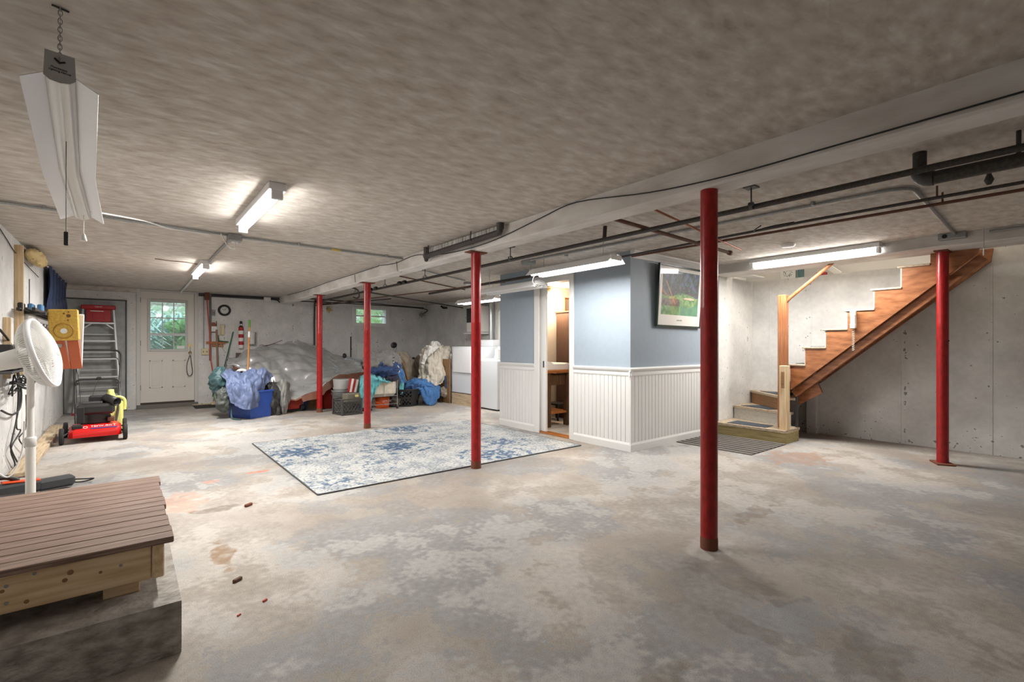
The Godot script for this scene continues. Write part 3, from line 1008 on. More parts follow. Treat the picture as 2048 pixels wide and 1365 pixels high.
# ---------------------------------------------------------------- stairs
func stairs():
	var t = T("staircase", "wooden winder staircase with stained stringer, worn treads and dark rubber tread pads", "stairs", V(6.8, 0, -2.6))
	var pad = mat("rubber_tread_pad", rgb(62, 70, 80), 0.8)
	# winders: polygons in (x, z)
	var nx = 6.56
	var nz = -2.6
	var steps = [
		[0.165, [Vector2(6.22, -3.39), Vector2(6.22, -2.47), Vector2(6.66, -2.47), Vector2(6.9, -3.39)], M.riser_green, [Vector2(6.27, -3.22), Vector2(6.27, -2.72), Vector2(6.5, -2.72), Vector2(6.56, -3.22)]],
		[0.345, [Vector2(6.78, -3.39), Vector2(6.56, -2.56), Vector2(6.7, -2.56), Vector2(7.39, -3.2), Vector2(7.39, -3.39)], M.riser_grey, [Vector2(6.83, -3.3), Vector2(6.68, -2.86), Vector2(6.8, -2.8), Vector2(7.1, -3.12)]],
		[0.535, [Vector2(7.3, -3.39), Vector2(6.6, -2.62), Vector2(6.6, -2.5), Vector2(7.39, -2.7), Vector2(7.39, -3.39)], M.riser, [Vector2(7.2, -3.2), Vector2(6.86, -2.82), Vector2(6.92, -2.66), Vector2(7.28, -2.78)]],
		[0.75, [Vector2(7.39, -2.9), Vector2(6.6, -2.66), Vector2(6.6, -2.45), Vector2(7.39, -2.45)], M.riser_grey, [Vector2(7.26, -2.83), Vector2(6.75, -2.67), Vector2(6.75, -2.54), Vector2(7.26, -2.54)]]]
	var y0 = 0.0
	for s in steps:
		var b = MB.new()
		b.ext(s[1], V(0, s[0] - 0.03, 0), V(1, 0, 0), V(0, 0, 1), V(0, 0.03, 0))
		var tr = W(b, "tread", M.tread, t)
		part(MB.new().ext(s[3], V(0, s[0], 0), V(1, 0, 0), V(0, 0, 1), V(0, 0.006, 0)), "tread_pad", pad, tr)
		# riser under the nosing (first edge of the polygon)
		var p = s[1][0]
		var q = s[1][1]
		var inw = (Vector2(q.y - p.y, -(q.x - p.x))).normalized()
		if inw.x < 0 and s[0] < 0.6:
			inw = -inw
		if s[0] > 0.6 and inw.y < 0:
			inw = -inw
		var a = V(p.x + inw.x * 0.03, 0, p.y + inw.y * 0.03)
		var c = V(q.x + inw.x * 0.03, 0, q.y + inw.y * 0.03)
		var hgt = s[0] - 0.03 - y0
		W(MB.new().bar(a + V(0, y0 + hgt / 2, 0), c + V(0, y0 + hgt / 2, 0), 0.02, hgt, 0.001), "riser", s[2], t)
		y0 = s[0]
	# straight flight
	var rise = 0.2195
	var ty = [0.968, 1.187, 1.404, 1.62, 1.84, 2.065, 2.285]
	var tz = [-2.555, -2.385, -2.16, -1.94, -1.68, -1.437, -1.2]
	for i in 6:
		var tr = W(MB.new().mm(V(6.538, ty[i] - 0.022, tz[i] - 0.02), V(7.39, ty[i], tz[i + 1] + 0.02), 0.006), "tread", M.tread, t)
		part(MB.new().mm(V(6.7, ty[i], tz[i] + 0.02), V(7.3, ty[i] + 0.006, tz[i + 1] - 0.01), 0.001), "tread_pad", pad, tr)
		W(MB.new().mm(V(6.553, (0.75 if i == 0 else ty[i - 1]), tz[i] + 0.006), V(7.39, ty[i] - 0.022, tz[i] + 0.018), 0.001), "riser", M.riser_grey, t)
	# stringers with a sawtooth top (z, y)
	var poly = []
	for i in 6:
		poly.append(Vector2(tz[i] + 0.018, ty[i] - 0.026))
		poly.append(Vector2(tz[i + 1] + 0.018, ty[i] - 0.026))
	poly.append(Vector2(-1.18, 2.26))
	poly.append(Vector2(-0.8, 2.26))
	poly.append(Vector2(-0.82, 2.12))
	poly.append(Vector2(-2.537, 0.64))
	W(MB.new().ext(poly, V(6.55, 0, 0), V(0, 0, 1), V(0, 1, 0), V(0.042, 0, 0)), "stringer", M.stain_s, t)
	W(MB.new().ext(poly, V(7.34, 0, 0), V(0, 0, 1), V(0, 1, 0), V(0.042, 0, 0)), "stringer", M.stain_s, t)
	# second timber along the lower edge of the front stringer
	W(MB.new().bar(V(6.62, 0.585, -2.52), V(6.62, 2.08, -0.79), 0.05, 0.09, 0.004), "lower_timber", M.stain_s, t)
	W(MB.new().ext([Vector2(-2.53, 0.42), Vector2(-2.53, 0.66), Vector2(-2.3, 0.82), Vector2(-2.22, 0.62)], V(6.66, 0, 0), V(0, 0, 1), V(0, 1, 0), V(0.04, 0, 0)), "brace_block", M.stain_s, t)
	# posts and rail
	W(MB.new().mm(V(6.4, 0.165, -2.635), V(6.495, 1.84, -2.535), 0.012), "newel_post", M.stain_y, t)
	var pp = W(MB.new().mm(V(6.27, 0.165, -2.56), V(6.36, 0.955, -2.47), 0.004), "pine_post", M.pine_y, t, "pale pine post")
	part(MB.new().mm(V(6.262, 0.68, -2.535), V(6.27, 0.88, -2.5), 0.001), "patch_block", M.riser, pp)
	W(MB.new().mm(V(6.25, 0, -2.485), V(6.62, 0.135, -2.467), 0.002), "side_skirt", M.riser_green, t)
	W(MB.new().mm(V(6.6, 0, -2.5), V(6.62, 0.62, -2.47), 0.002), "side_support", M.darkgrey, t)
	W(MB.new().tube([V(6.45, 1.75, -2.55), V(6.45, 1.8, -2.5), V(6.45, 2.2, -2.01), V(6.45, 2.5, -1.64)], 0.021, 14), "handrail", M.stain_y, t)
	# telephone hung on the stringer
	var ph = T("telephone_handset", "white telephone handset with a coiled cord hanging on the stair stringer", "telephone", V(6.53, 1.5, -1.85))
	var wp = mat("old_white_plastic", rgb(200, 194, 178), 0.4)
	part(MB.new().box(V(-0.005, 0, 0), V(0.03, 0.2, 0.05), 0.012), "cradle", wp, ph)
	part(MB.new().box(V(-0.035, 0.07, 0), V(0.045, 0.07, 0.058), 0.016).box(V(-0.035, -0.075, 0), V(0.045, 0.065, 0.058), 0.016).box(V(-0.042, 0, 0), V(0.026, 0.12, 0.048), 0.01), "handset", wp, ph)
	var coil = []
	for i in 130:
		var f = i / 129.0
		coil.append(V(-0.03 + cos(f * 24 * PI) * 0.011, -0.11 - f * 0.25, sin(f * 24 * PI) * 0.011))
	part(MB.new().tube(coil, 0.0035, 5), "coil_cord", wp, ph)
	# things on the ledge above the stair wall
	var lb = T("printed_box", "white box with a dark leaf wreath print on the ledge above the stairs", "box", V(7.5, 2.165, -2.93))
	part(MB.new().box(V(0, 0.1, 0), V(0.06, 0.2, 0.2), 0.003), "body", M.white_paint, lb)
	var lm = mat("print_ink", rgb(60, 82, 74), 0.7)
	var lf = MB.new()
	var rng = RandomNumberGenerator.new()
	rng.seed = 4
	for i in 46:
		var a = rng.randf() * TAU
		var rr = rng.randf_range(0.03, 0.065)
		lf.box(V(-0.0305, 0.09 + sin(a) * rr * 0.9, cos(a) * rr), V(0.001, 0.006, 0.012), 0, Basis(V(1, 0, 0), a + rng.randf()))
	part(lf, "wreath_print", lm, lb)
	one(MB.new().mm(V(7.46, 2.165, -2.8), V(7.6, 2.34, -2.76), 0.003), "ledge_book", mat("teal_book", rgb(74, 104, 108), 0.6), "dark teal book standing beside the printed box on the ledge", "book")
	one(MB.new().mm(V(7.45, 2.165, -2.56), V(7.52, 2.215, -2.44), 0.006), "red_tin", mat("red_tin_paint", rgb(150, 44, 40), 0.4), "small red tin lying on the ledge above the stairs", "tin")
	one(MB.new().bar(V(7.55, 2.17, -2.3), V(7.55, 2.45, -2.62), 0.03, 0.07, 0.003), "timber_brace", M.white_paint, "slanted white timber brace above the stair ledge", "brace")
	one(MB.new().mm(V(6.8, 2.2, -3.4), V(7.35, 2.22, -3.2), 0.003), "ledge_plank", M.white_paint, "pale plank lying across the corner above the stair wall", "plank")

# ---------------------------------------------------------------- lamps
func tube_lamp(par, c, len_, r, lit, y):
	var nm = "lit_tube" if lit else "tube"
	var o = W(MB.new().lathe(V(c.x, y, c.z - len_ / 2), V(0, 0, 1), [Vector2(0, 0), Vector2(r * 0.6, 0), Vector2(r, 0.01), Vector2(r, len_ - 0.01), Vector2(r * 0.6, len_), Vector2(0, len_)], 12), nm, M.tube if lit else M.tube_off, par)
	return o
func strip(label, c, len_, e):
	var t = T("strip_light", label, "light", c)
	W(MB.new().mm(V(c.x - 0.055, CEIL - 0.05, c.z - len_ / 2), V(c.x + 0.055, CEIL, c.z + len_ / 2), 0.004), "housing", M.white_gloss, t)
	for s in [-1, 1]:
		W(MB.new().box(V(c.x, CEIL - 0.075, c.z + s * (len_ / 2 - 0.02)), V(0.07, 0.07, 0.03), 0.004), "end_cap", M.white_gloss, t)
	tube_lamp(t, c, len_ - 0.08, 0.021, true, CEIL - 0.085)
	area(t, V(c.x, CEIL - 0.112, c.z), 0.05, len_ - 0.1, e)
	return t
func shop(label, c, len_, lit, e, tilt = 0.0):
	# hanging shop light: bent white reflector, two tubes, two hooks
	var t = T("shop_light", label, "light", c)
	if tilt:
		t.rotation.x = tilt
	var pr = [Vector2(-0.13, -0.045), Vector2(-0.128, -0.05), Vector2(-0.055, 0.02), Vector2(-0.035, 0.03), Vector2(0.035, 0.03), Vector2(0.055, 0.02), Vector2(0.128, -0.05), Vector2(0.13, -0.045), Vector2(0.058, 0.024), Vector2(0.036, 0.036), Vector2(-0.036, 0.036), Vector2(-0.058, 0.024)]
	part(MB.new().ext(pr, V(0, 0, -len_ / 2), V(1, 0, 0), V(0, 1, 0), V(0, 0, len_)), "reflector", M.white_gloss, t)
	part(MB.new().box(V(0, 0.008, 0), V(0.05, 0.05, len_ - 0.02), 0.006), "channel", M.white_gloss, t)
	for s in [-1, 1]:
		part(MB.new().box(V(0, 0.0, s * (len_ / 2 - 0.012)), V(0.16, 0.05, 0.022), 0.006), "socket", M.white_plastic, t)
		var o = part(MB.new().lathe(V(s * 0.06, -0.034, -len_ / 2 + 0.03), V(0, 0, 1), [Vector2(0, 0), Vector2(0.015, 0), Vector2(0.019, 0.01), Vector2(0.019, len_ - 0.07), Vector2(0.015, len_ - 0.06), Vector2(0, len_ - 0.06)], 12), "lit_tube" if lit else "tube", M.tube_shop if lit else M.tube_off, t)
		part(MB.new().tube([V(0, 0.036, s * len_ * 0.36), V(0, CEIL - c.y, s * len_ * 0.36)], 0.0025, 5), "hanger_wire", M.galv, t)
	if lit:
		area(t, V(c.x, c.y - 0.056, c.z), 0.14, len_ - 0.1, e)
	return t
func lamps():
	strip("lit fluorescent strip light on the ceiling close to the junction box", V(0.775, CEIL, -4.06), 1.24, 7.5)
	strip("lit fluorescent strip light on the ceiling close to the outside door", V(0.775, CEIL, -7.75), 1.24, 11.0)
	var sl = shop("bright lit shop light hanging in front of the bathroom doorway", V(3.72, 2.06, -3.62), 1.22, true, 3.2)
	shop("unlit white shop light hanging beside the blue bathroom wall", V(4.02, 1.985, -5.08), 1.25, false, 0)
	shop("bright lit shop light hanging above the washing machine", V(4.93, 2.03, -7.12), 1.22, true, 3.5)
	W(MB.new().tube(cr([V(3.72, 2.03, -4.22), V(3.74, 1.96, -4.28), V(3.9, 1.93, -4.38), V(4.0, 1.96, -4.44)], 5), 0.004, 6), "power_cord", M.white_plastic, sl)
	# strip on the stair beam
	var c = V(6.13, CEIL, -2.2)
	var t = T("strip_light", "lit fluorescent strip light on the beam beside the stairs", "light", V(6.13, 2.2, -2.2))
	W(MB.new().mm(V(6.07, CEIL - 0.05, -2.83), V(6.19, CEIL, -1.5), 0.004), "housing", M.white_gloss, t)
	for z in [-2.81, -1.52]:
		W(MB.new().box(V(6.13, CEIL - 0.075, z), V(0.07, 0.07, 0.03), 0.004), "end_cap", M.white_gloss, t)
	tube_lamp(t, V(6.13, 0, -2.165), 1.26, 0.021, true, CEIL - 0.085)
	area(t, V(6.13, CEIL - 0.112, -2.165), 0.05, 1.2, 5.5)
	W(MB.new().tube(cr([V(6.15, 2.2, -1.5), V(6.18, 2.185, -1.75), V(6.19, 2.17, -1.45), V(6.19, 2.175, -1.2), V(6.19, 2.18, -1.0)], 6), 0.005, 6), "power_cord", M.white_plastic, t)
	# added lamp, out of view up the stair shaft, so the ledge is lit
	var hl = T("added_shaft_lamp", "added round lamp out of view at the top of the stair shaft", "light", V(7.15, 4.3, -1.9))
	part(MB.new().disc(V(0, 0, 0), V(0, -1, 0), 0.13, 0.03, 24), "base", M.white_gloss, hl)
	part(MB.new().lathe(V(0, -0.03, 0), V(0, -1, 0), [Vector2(0.12, 0), Vector2(0.11, 0.05), Vector2(0.07, 0.09), Vector2(0, 0.1)], 24), "lamp_globe", glow("lit_globe", Color(1.0, 0.95, 0.88), 4.0), hl)
	var hol = OmniLight3D.new()
	hol.name = "added_shaft_light"
	hol.light_color = Color(1.0, 0.95, 0.88)
	hol.light_energy = 1.6
	hol.light_size = 0.1
	hol.omni_range = 10.0
	hol.shadow_enabled = true
	hl.add_child(hol)
	hol.position = V(0, -0.25, 0)
	# unlit shop light near the left wall: bent in the middle, hung from a chain
	lamp_left()
	# small bare bulb holder on the laundry ceiling
	var k = fY(935, 574, 2.2)
	var bh = T("bulb_holder", "white porcelain bulb holder on the ceiling above the laundry", "light", V(k.x, CEIL, k.z))
	part(MB.new().box(V(0, -0.02, 0), V(0.1, 0.04, 0.1), 0.006), "box", M.galv, bh)
	part(MB.new().lathe(V(0, -0.04, 0), V(0, -1, 0), [Vector2(0.055, 0), Vector2(0.05, 0.02), Vector2(0.025, 0.035), Vector2(0.022, 0.05), Vector2(0, 0.052)], 16), "holder", M.white_gloss, bh)
	# smoke detector
	one(MB.new().lathe(fY(1576, 488, CEIL), V(0, -1, 0), [Vector2(0.07, 0), Vector2(0.07, 0.015), Vector2(0.06, 0.03), Vector2(0.03, 0.035), Vector2(0.0, 0.035)], 24), "smoke_detector", M.white_plastic, "round white smoke detector on the ceiling near the stairs", "detector")

func lamp_left():
	var t = T("shop_light", "unlit white winged shop light hanging from a steel chain", "light", V(-0.15, 1.9, -1.9))
	# centre line and half width: near end, bend, far end
	# distances follow from the lamp's constant width of 18 cm and from its chain reaching the ceiling
	var A = EYE + ray(120, 157) * 1.52
	var Bp = EYE + ray(139, 345) * 2.26
	var C = EYE + ray(165, 436) * 2.72
	var prof = [Vector2(-0.062, 0.0), Vector2(-0.02, 0.012), Vector2(0.02, 0.012), Vector2(0.062, 0.0)]
	var ends = [A, Bp, C]
	# two wings
	for s in [-1, 1]:
		var P = []
		for i in 2:
			var row = []
			for e in ends:
				row.append(e + (V(s * 0.034, 0.012, 0) if i == 0 else V(s * 0.092, -0.022, 0)))
			P.append(row)
		W(MB.new().sheet(P, 0.002), "wing", M.white_gloss, t)
	var P2 = []
	for k in 9:
		var a = PI * k / 8.0
		var row = []
		for e in ends:
			row.append(e + V(-cos(a) * 0.036, 0.01 - sin(a) * 0.02, 0))
		P2.append(row)
	W(MB.new().sheet(P2, 0.002), "clear_cover", mat("clear_cover", rgb(206, 205, 200), 0.12), t)
	W(MB.new().tube([A + V(0, 0.004, -0.02), Bp + V(0, 0.004, 0), C + V(0, 0.004, 0)], 0.009, 8), "channel", M.white_plastic, t)
	var pl = W(MB.new().ext([Vector2(-0.035, 0.08), Vector2(0.035, 0.075), Vector2(0.038, 0.0), Vector2(0.024, -0.012), Vector2(0, -0.016), Vector2(-0.024, -0.012), Vector2(-0.038, 0.0)], A + V(0, 0.0, 0.004), V(1, 0, 0), V(0, 1, 0), V(0, 0, -0.004)), "end_plate", mat("grey_end_plate", rgb(176, 176, 176), 0.5), t)
	var ink = mat("label_ink", rgb(40, 40, 40), 0.7)
	txt("Fluorescent", 0.0075, ink, pl, Transform3D(Basis(V(0, 0, 1), -0.12), A + V(-0.002, 0.028, 0.0045)))
	txt("Lighting Fixture", 0.0075, ink, pl, Transform3D(Basis(V(0, 0, 1), -0.12), A + V(0.0, 0.019, 0.0045)))
	part(MB.new().tube([A + V(-0.012, 0.058, 0.003), A + V(0, 0.046, 0.006), A + V(0.012, 0.053, 0.003)], 0.0035, 6), "hook", M.black, pl)
	# chain
	var top = V(A.x, CEIL, A.z - 0.01)
	var lo = A + V(0, 0.05, 0.004)
	var n = 13
	var ch = MB.new()
	for i in n:
		var c = lo.lerp(top, (i + 0.5) / n)
		var d = (top - lo).normalized()
		var side = d.cross(V(1, 0, 0)).normalized() if i % 2 == 0 else V(1, 0, 0)
		var loop = []
		for k in 11:
			var a = TAU * k / 10.0
			loop.append(c + d * cos(a) * 0.011 + side * sin(a) * 0.005)
		ch.tube(loop, 0.0013, 5, false)
	W(ch, "chain", M.galv, t)
	W(MB.new().tube([top + V(-0.02, -0.003, 0), top + V(0.02, -0.004, -0.01)], 0.003, 6), "ceiling_hook", M.darkgrey, t)
	# second chain at the far end
	W(MB.new().tube([C + V(0, 0.01, 0.05), V(C.x, CEIL, C.z + 0.05)], 0.002, 5), "hanger_wire", M.galv, t)
	# pull chains
	var a = Bp.lerp(A, 0.45) + V(0.0, -0.006, 0)
	var lowp = V(a.x, 1.66, a.z)
	W(MB.new().tube([a, lowp], 0.0014, 5), "pull_chain", M.darkgrey, t)
	var bead = MB.new()
	for i in 60:
		bead.lathe(a.lerp(lowp, i / 59.0) + V(0, -0.002, 0), Vector3.UP, [Vector2(0, 0), Vector2(0.0022, 0.002), Vector2(0, 0.004)], 5)
	W(bead, "pull_chain_beads", M.darkgrey, t)
	W(MB.new().box(lowp + V(0, -0.03, 0), V(0.014, 0.055, 0.014), 0.002), "pull_weight", M.darkgrey, t)
	var e = C + V(0.01, -0.005, 0.1)
	W(MB.new().tube([e, e + V(0, -0.1, 0)], 0.0022, 5), "pull_cord", M.white_plastic, t)
	W(MB.new().lathe(e + V(0, -0.1, 0), V(0, -1, 0), [Vector2(0.004, 0), Vector2(0.009, 0.012), Vector2(0.016, 0.04), Vector2(0.0, 0.042)], 12), "pull_bell", M.white_plastic, t)

# ---------------------------------------------------------------- pipes, conduits, wires
func conduit(label, pts, r, m, n = "conduit", cat = "conduit"):
	var t = T(n, label, cat, pts[0])
	W(MB.new().tube(pts, r, 10), "run", m, t)
	return t
func bend(a, b, c, r = 0.1, n = 7):
	# corner at b
	var p = b + (a - b).normalized() * r
	var q = b + (c - b).normalized() * r
	var out = []
	for i in n + 1:
		var f = float(i) / n
		out.append(p.lerp(b, f).lerp(b.lerp(q, f), f))
	return out
func pipes():
	var cy = 2.262
	# left bay conduits
	var t = conduit("grey electrical conduit crossing the ceiling to the main beam", [V(LX, 2.2, -5.0)] + bend(V(LX, 2.2, -5.05), V(-0.78, cy, -5.12), V(0.7, cy, -5.3), 0.07) + [V(0.75, cy, -5.3)], 0.012, M.galv)
	W(MB.new().tube([V(0.87, cy, -5.33), V(2.62, cy, -5.4)], 0.012, 10), "run", M.galv, t)
	W(MB.new().tube([V(1.75, cy, -5.365), V(1.85, cy, -5.369)], 0.0128, 10), "yellow_tape", mat("yellow_tape", rgb(196, 172, 90), 0.6), t)
	for x in [-0.5, 0.2, 1.4, 2.4]:
		W(MB.new().box(V(x, cy + 0.004, -5.3 - (x - 0.75) * 0.053 if x > 0.8 else -5.12 - (x + 0.78) * 0.12), V(0.02, 0.027, 0.05), 0.003), "strap", M.galv, t)
	W(MB.new().tube(cr([V(-0.16, 1.95, -3.55), V(0.1, 2.15, -4.6), V(0.3, 2.235, -5.2), V(0.6, 2.243, -5.27)], 6), 0.005, 6), "white_lamp_cord", M.white_plastic, t)
	conduit("grey conduit running along the ceiling from junction box to door strip light", [V(0.8, cy, -5.4), V(0.8, cy, -7.1)], 0.012, M.galv)
	conduit("white conduit end running from the strip light to the door wall", [V(0.8, cy, -8.4), V(0.82, cy, -10.4), V(0.82, cy, -11.45)], 0.018, M.white_paint)
	var jb = T("junction_box", "grey steel junction box where the ceiling conduits cross", "electrical box", V(0.81, CEIL, -5.32))
	part(MB.new().box(V(0, -0.035, 0), V(0.12, 0.07, 0.12), 0.006), "body", M.galv, jb)
	part(MB.new().disc(V(0, -0.07, 0.01), V(0, -1, 0), 0.03, 0.012, 14), "receptacle", M.white_plastic, jb)
	part(MB.new().tube(cr([V(0.01, -0.08, 0.01), V(0.0, -0.14, 0.02), V(-0.05, -0.13, 0.03), V(-0.1, -0.06, 0.04), V(-0.12, -0.015, 0.05)], 6), 0.006, 6), "plug_cord", M.white_plastic, jb)
	conduit("thin brown wire stapled on the ceiling near the door strip light", cr([fY(310, 518, 2.275), fY(340, 522, 2.275), fY(372, 525, 2.275), fY(400, 530, 2.275)], 4), 0.005, M.rust_pipe, "ceiling_wire", "wire")
	# wires along the beam
	var wl = []
	for p in [[2048, 183], [1640, 300], [1450, 353], [1300, 385], [1153, 398], [1080, 437], [990, 480], [920, 502], [870, 510], [830, 511], [790, 527], [757, 527]]:
		wl.append(fX(p[0], p[1], 2.612))
	for i in wl.size():
		wl[i].y = minf(wl[i].y, 2.27)
	conduit("thin dark wire sagging along the side of the main beam", cr(wl, 5), 0.004, M.cord, "beam_wire", "wire")
	var w2 = []
	for p in [[757, 527], [708, 546], [690, 551], [670, 560], [650, 565], [630, 574], [600, 584], [575, 590]]:
		var q = fX(p[0], p[1], 2.612)
		q.y = clampf(q.y, 2.13, 2.262)
		w2.append(q)
	conduit("thin dark wire stapled under the ceiling along the far end of the beam", cr(w2, 4), 0.005, M.cord, "beam_wire", "wire")
	for p in [[-5.57, 2.25, 2.13, "pale cable dropping down the beam where the ceiling conduit ends"], [-6.98, 2.25, 2.135, "pale cable dropping down the beam near the column behind the rug"]]:
		conduit(p[3], [V(2.614, p[1], p[0]), V(2.614, p[2], p[0] + 0.03), V(2.66, 2.115, p[0] + 0.06)], 0.005, M.galv, "beam_cable", "cable")
	# cast iron drain on the beam side with a white backing board
	t = T("drain_pipe", "dark cast iron drain pipe with a stained white board on the main beam", "pipe", V(2.55, 2.19, -4.0))
	W(MB.new().mm(V(2.585, 2.19, -4.64), V(2.62, 2.275, -3.42), 0.003), "backing_board", textured("stained_board", ntex(0.02, {0.0: rgb(96, 94, 90), 0.4: rgb(176, 174, 170), 1.0: rgb(214, 212, 208)}, 61, 4), V(1, 0.5, 2.5), 0.8), t)
	W(MB.new().tube(bend(V(2.56, CEIL, -3.36), V(2.56, 2.2, -3.36), V(2.56, 2.19, -4.0), 0.05) + [V(2.56, 2.185, -4.7)], 0.028, 14), "pipe", M.black_pipe, t)
	W(MB.new().lathe(V(2.56, 2.28, -3.36), V(0, -1, 0), [Vector2(0.034, 0), Vector2(0.034, 0.05), Vector2(0.028, 0.055)], 14), "fitting", M.black_pipe, t)
	W(MB.new().lathe(V(2.56, 2.186, -4.66), V(0, 0, 1), [Vector2(0.028, -0.06), Vector2(0.036, -0.05), Vector2(0.036, 0.0), Vector2(0.028, 0.02)], 14), "fitting", M.black_pipe, t)
	W(MB.new().lathe(V(2.56, CEIL, -4.7), V(0, -1, 0), [Vector2(0.03, 0), Vector2(0.03, 0.1), Vector2(0.02, 0.15), Vector2(0, 0.16)], 14), "fitting", M.black_pipe, t)
	for z in [-3.78, -4.6]:
		W(MB.new().tube([V(2.56, 2.165, z), V(2.525, 2.2, z), V(2.53, 2.28, z)], 0.006, 6), "strap", M.black_pipe, t)
	# main black pipe with hangers
	var my = 2.155
	t = T("main_pipe", "long black iron pipe on rod hangers under the ceiling beside the beam", "pipe", V(3.36, my, -3.0))
	W(MB.new().tube([V(3.39, my + 0.01, 2.2), V(3.36, my, -1.5), V(3.32, my - 0.005, -3.6), V(3.25, my - 0.015, -6.3), V(3.12, my - 0.03, -10.4)], 0.019, 12), "pipe", M.black_pipe, t)
	for z in [-1.53, -4.09, -5.94, -7.2, -8.4]:
		var x = 3.39 + (z - 2.2) * 0.0215
		W(MB.new().tube([V(x, CEIL, z), V(x, my, z)], 0.005, 6).mm(V(x - 0.04, CEIL - 0.008, z - 0.04), V(x + 0.04, CEIL, z + 0.04), 0.002).lathe(V(x, my - 0.002, z - 0.012), V(0, 0, 1), [Vector2(0.025, 0), Vector2(0.025, 0.024)], 12), "hanger", M.darkgrey, t)
	for z in [-4.75, -6.55, -6.7, -7.55, -7.75]:
		var x = 3.39 + (z - 2.2) * 0.0215
		W(MB.new().lathe(V(x, my - 0.012, z - 0.04), V(0, 0, 1), [Vector2(0.019, 0), Vector2(0.027, 0.004), Vector2(0.03, 0.04), Vector2(0.027, 0.076), Vector2(0.019, 0.08)], 12), "coupling", M.black_pipe, t)
	W(MB.new().tube([V(3.36, my, -2.86), V(3.37, CEIL, -2.86)], 0.018, 10), "riser", M.black_pipe, t)
	# thick drain beside it, with elbow up into the ceiling
	t = T("waste_pipe", "thick black pipe with an elbow rising into the ceiling", "pipe", V(3.4, 2.14, 0.5))
	W(MB.new().tube([V(3.5, 2.13, 2.2), V(3.463, 2.125, -0.63)], 0.036, 16), "pipe", M.black_pipe, t)
	W(MB.new().tube(bend(V(3.465, 2.125, -0.4), V(3.46, 2.125, -0.67), V(3.46, CEIL, -0.67), 0.06), 0.042, 16), "elbow", M.darkgrey, t)
	W(MB.new().tube([V(3.46, 2.17, -0.67), V(3.46, CEIL, -0.67)], 0.032, 16), "riser", M.black_pipe, t)
	W(MB.new().tube([V(3.49, CEIL, -0.29), V(3.485, 2.14, -0.29)], 0.01, 8), "hanger", M.darkgrey, t)
	# pair of thinner lines
	var py = 2.2
	t = T("water_pipe", "thin black pipe running under the ceiling past the blue bathroom wall", "pipe", V(4.25, py, -2))
	W(MB.new().tube([V(4.32, py, 2.2), V(4.25, py, -1.5), V(4.36, py, -4.0)], 0.0115, 10), "pipe", M.black_pipe, t)
	W(MB.new().tube([V(4.265, CEIL, -0.735), V(4.265, py, -0.735)], 0.006, 6), "hanger", M.rust_pipe, t)
	W(MB.new().tube([V(4.14, CEIL, -0.47), V(4.14, 2.215, -0.47)], 0.012, 10).lathe(V(4.14, 2.22, -0.47), V(0, -1, 0), [Vector2(0.014, -0.03), Vector2(0.024, 0), Vector2(0.012, 0.025)], 12), "valve", M.black_pipe, t)
	W(MB.new().tube(cr([V(3.95, 2.16, -1.75), V(4.05, 2.15, -1.85), V(4.12, 2.18, -1.75), V(4.2, 2.2, -1.6)], 5), 0.005, 6), "loose_wire", M.cord, t)
	t = T("heating_pipe", "thin rusty pipe running parallel below the ceiling near the stairs", "pipe", V(4.5, py, -2))
	W(MB.new().tube([V(4.55, py, 2.2), V(4.44, py, -1.5), V(4.4, py, -3.35)], 0.0115, 10), "pipe", M.rust_pipe, t)
	W(MB.new().tube([V(4.475, CEIL, -0.742), V(4.475, py, -0.742)], 0.006, 6), "hanger", M.rust_pipe, t)
	# crossing lengths
	t = T("cross_pipe", "brown iron pipe with a capped end laid across the other pipes", "pipe", V(3.9, 2.18, -2.45))
	W(MB.new().tube([V(2.9, 2.19, -2.42), V(4.93, 2.175, -2.5)], 0.016, 10), "pipe", M.rust_pipe, t)
	W(MB.new().lathe(V(4.9, 2.175, -2.5), V(1, 0, -0.04).normalized(), [Vector2(0.016, 0), Vector2(0.024, 0.005), Vector2(0.026, 0.05), Vector2(0.0, 0.055)], 12), "cap", M.rust_pipe, t)
	conduit("thin copper pipe laid across the pipes near the tall red column", [V(2.95, 2.21, -2.1), V(4.95, 2.19, -2.39)], 0.009, mat("copper", rgb(150, 88, 58), 0.35, 0.7), "copper_pipe", "pipe")
	# right bay conduit with the big bend
	var g = [V(3.9, cy, -4.5), V(3.95, cy, -3.6), V(4.02, cy, -2.1)] + bend(V(4.04, cy, -1.2), V(4.06, cy, -0.83), V(6.2, cy, -0.93), 0.16, 10) + [V(6.18, cy, -0.93)]
	t = conduit("grey conduit with a wide bend crossing the ceiling towards the stairs", g, 0.013, M.galv)
	for z in [-4.0, -2.6, -1.4]:
		W(MB.new().box(V(4.02, cy + 0.004, z), V(0.05, 0.027, 0.022), 0.003), "strap", M.galv, t)
	conduit("grey conduit running along the top of the stair beam", [V(6.2, cy - 0.01, 2.2), V(6.19, cy - 0.01, -0.7)], 0.011, M.galv)
	jb = T("junction_box", "small grey junction box on the beam above the red column by the stairs", "electrical box", V(6.17, CEIL, -0.95))
	part(MB.new().box(V(0, -0.03, 0), V(0.1, 0.06, 0.2), 0.006), "body", M.galv, jb)
	part(MB.new().disc(V(-0.05, -0.03, -0.05), V(-1, 0, 0), 0.02, 0.004, 12), "knockout", M.black, jb)
	jb = T("junction_box", "grey junction box on the ceiling in front of the bathroom doorway", "electrical box", V(3.95, CEIL, -4.6))
	part(MB.new().box(V(0, -0.025, 0), V(0.12, 0.05, 0.16), 0.006), "body", M.galv, jb)
	part(MB.new().box(V(0, -0.052, 0), V(0.11, 0.004, 0.15), 0.001), "cover", M.galv, jb)
	# pull cord near the stairs
	var q = fX(1963, 380, 6.0)
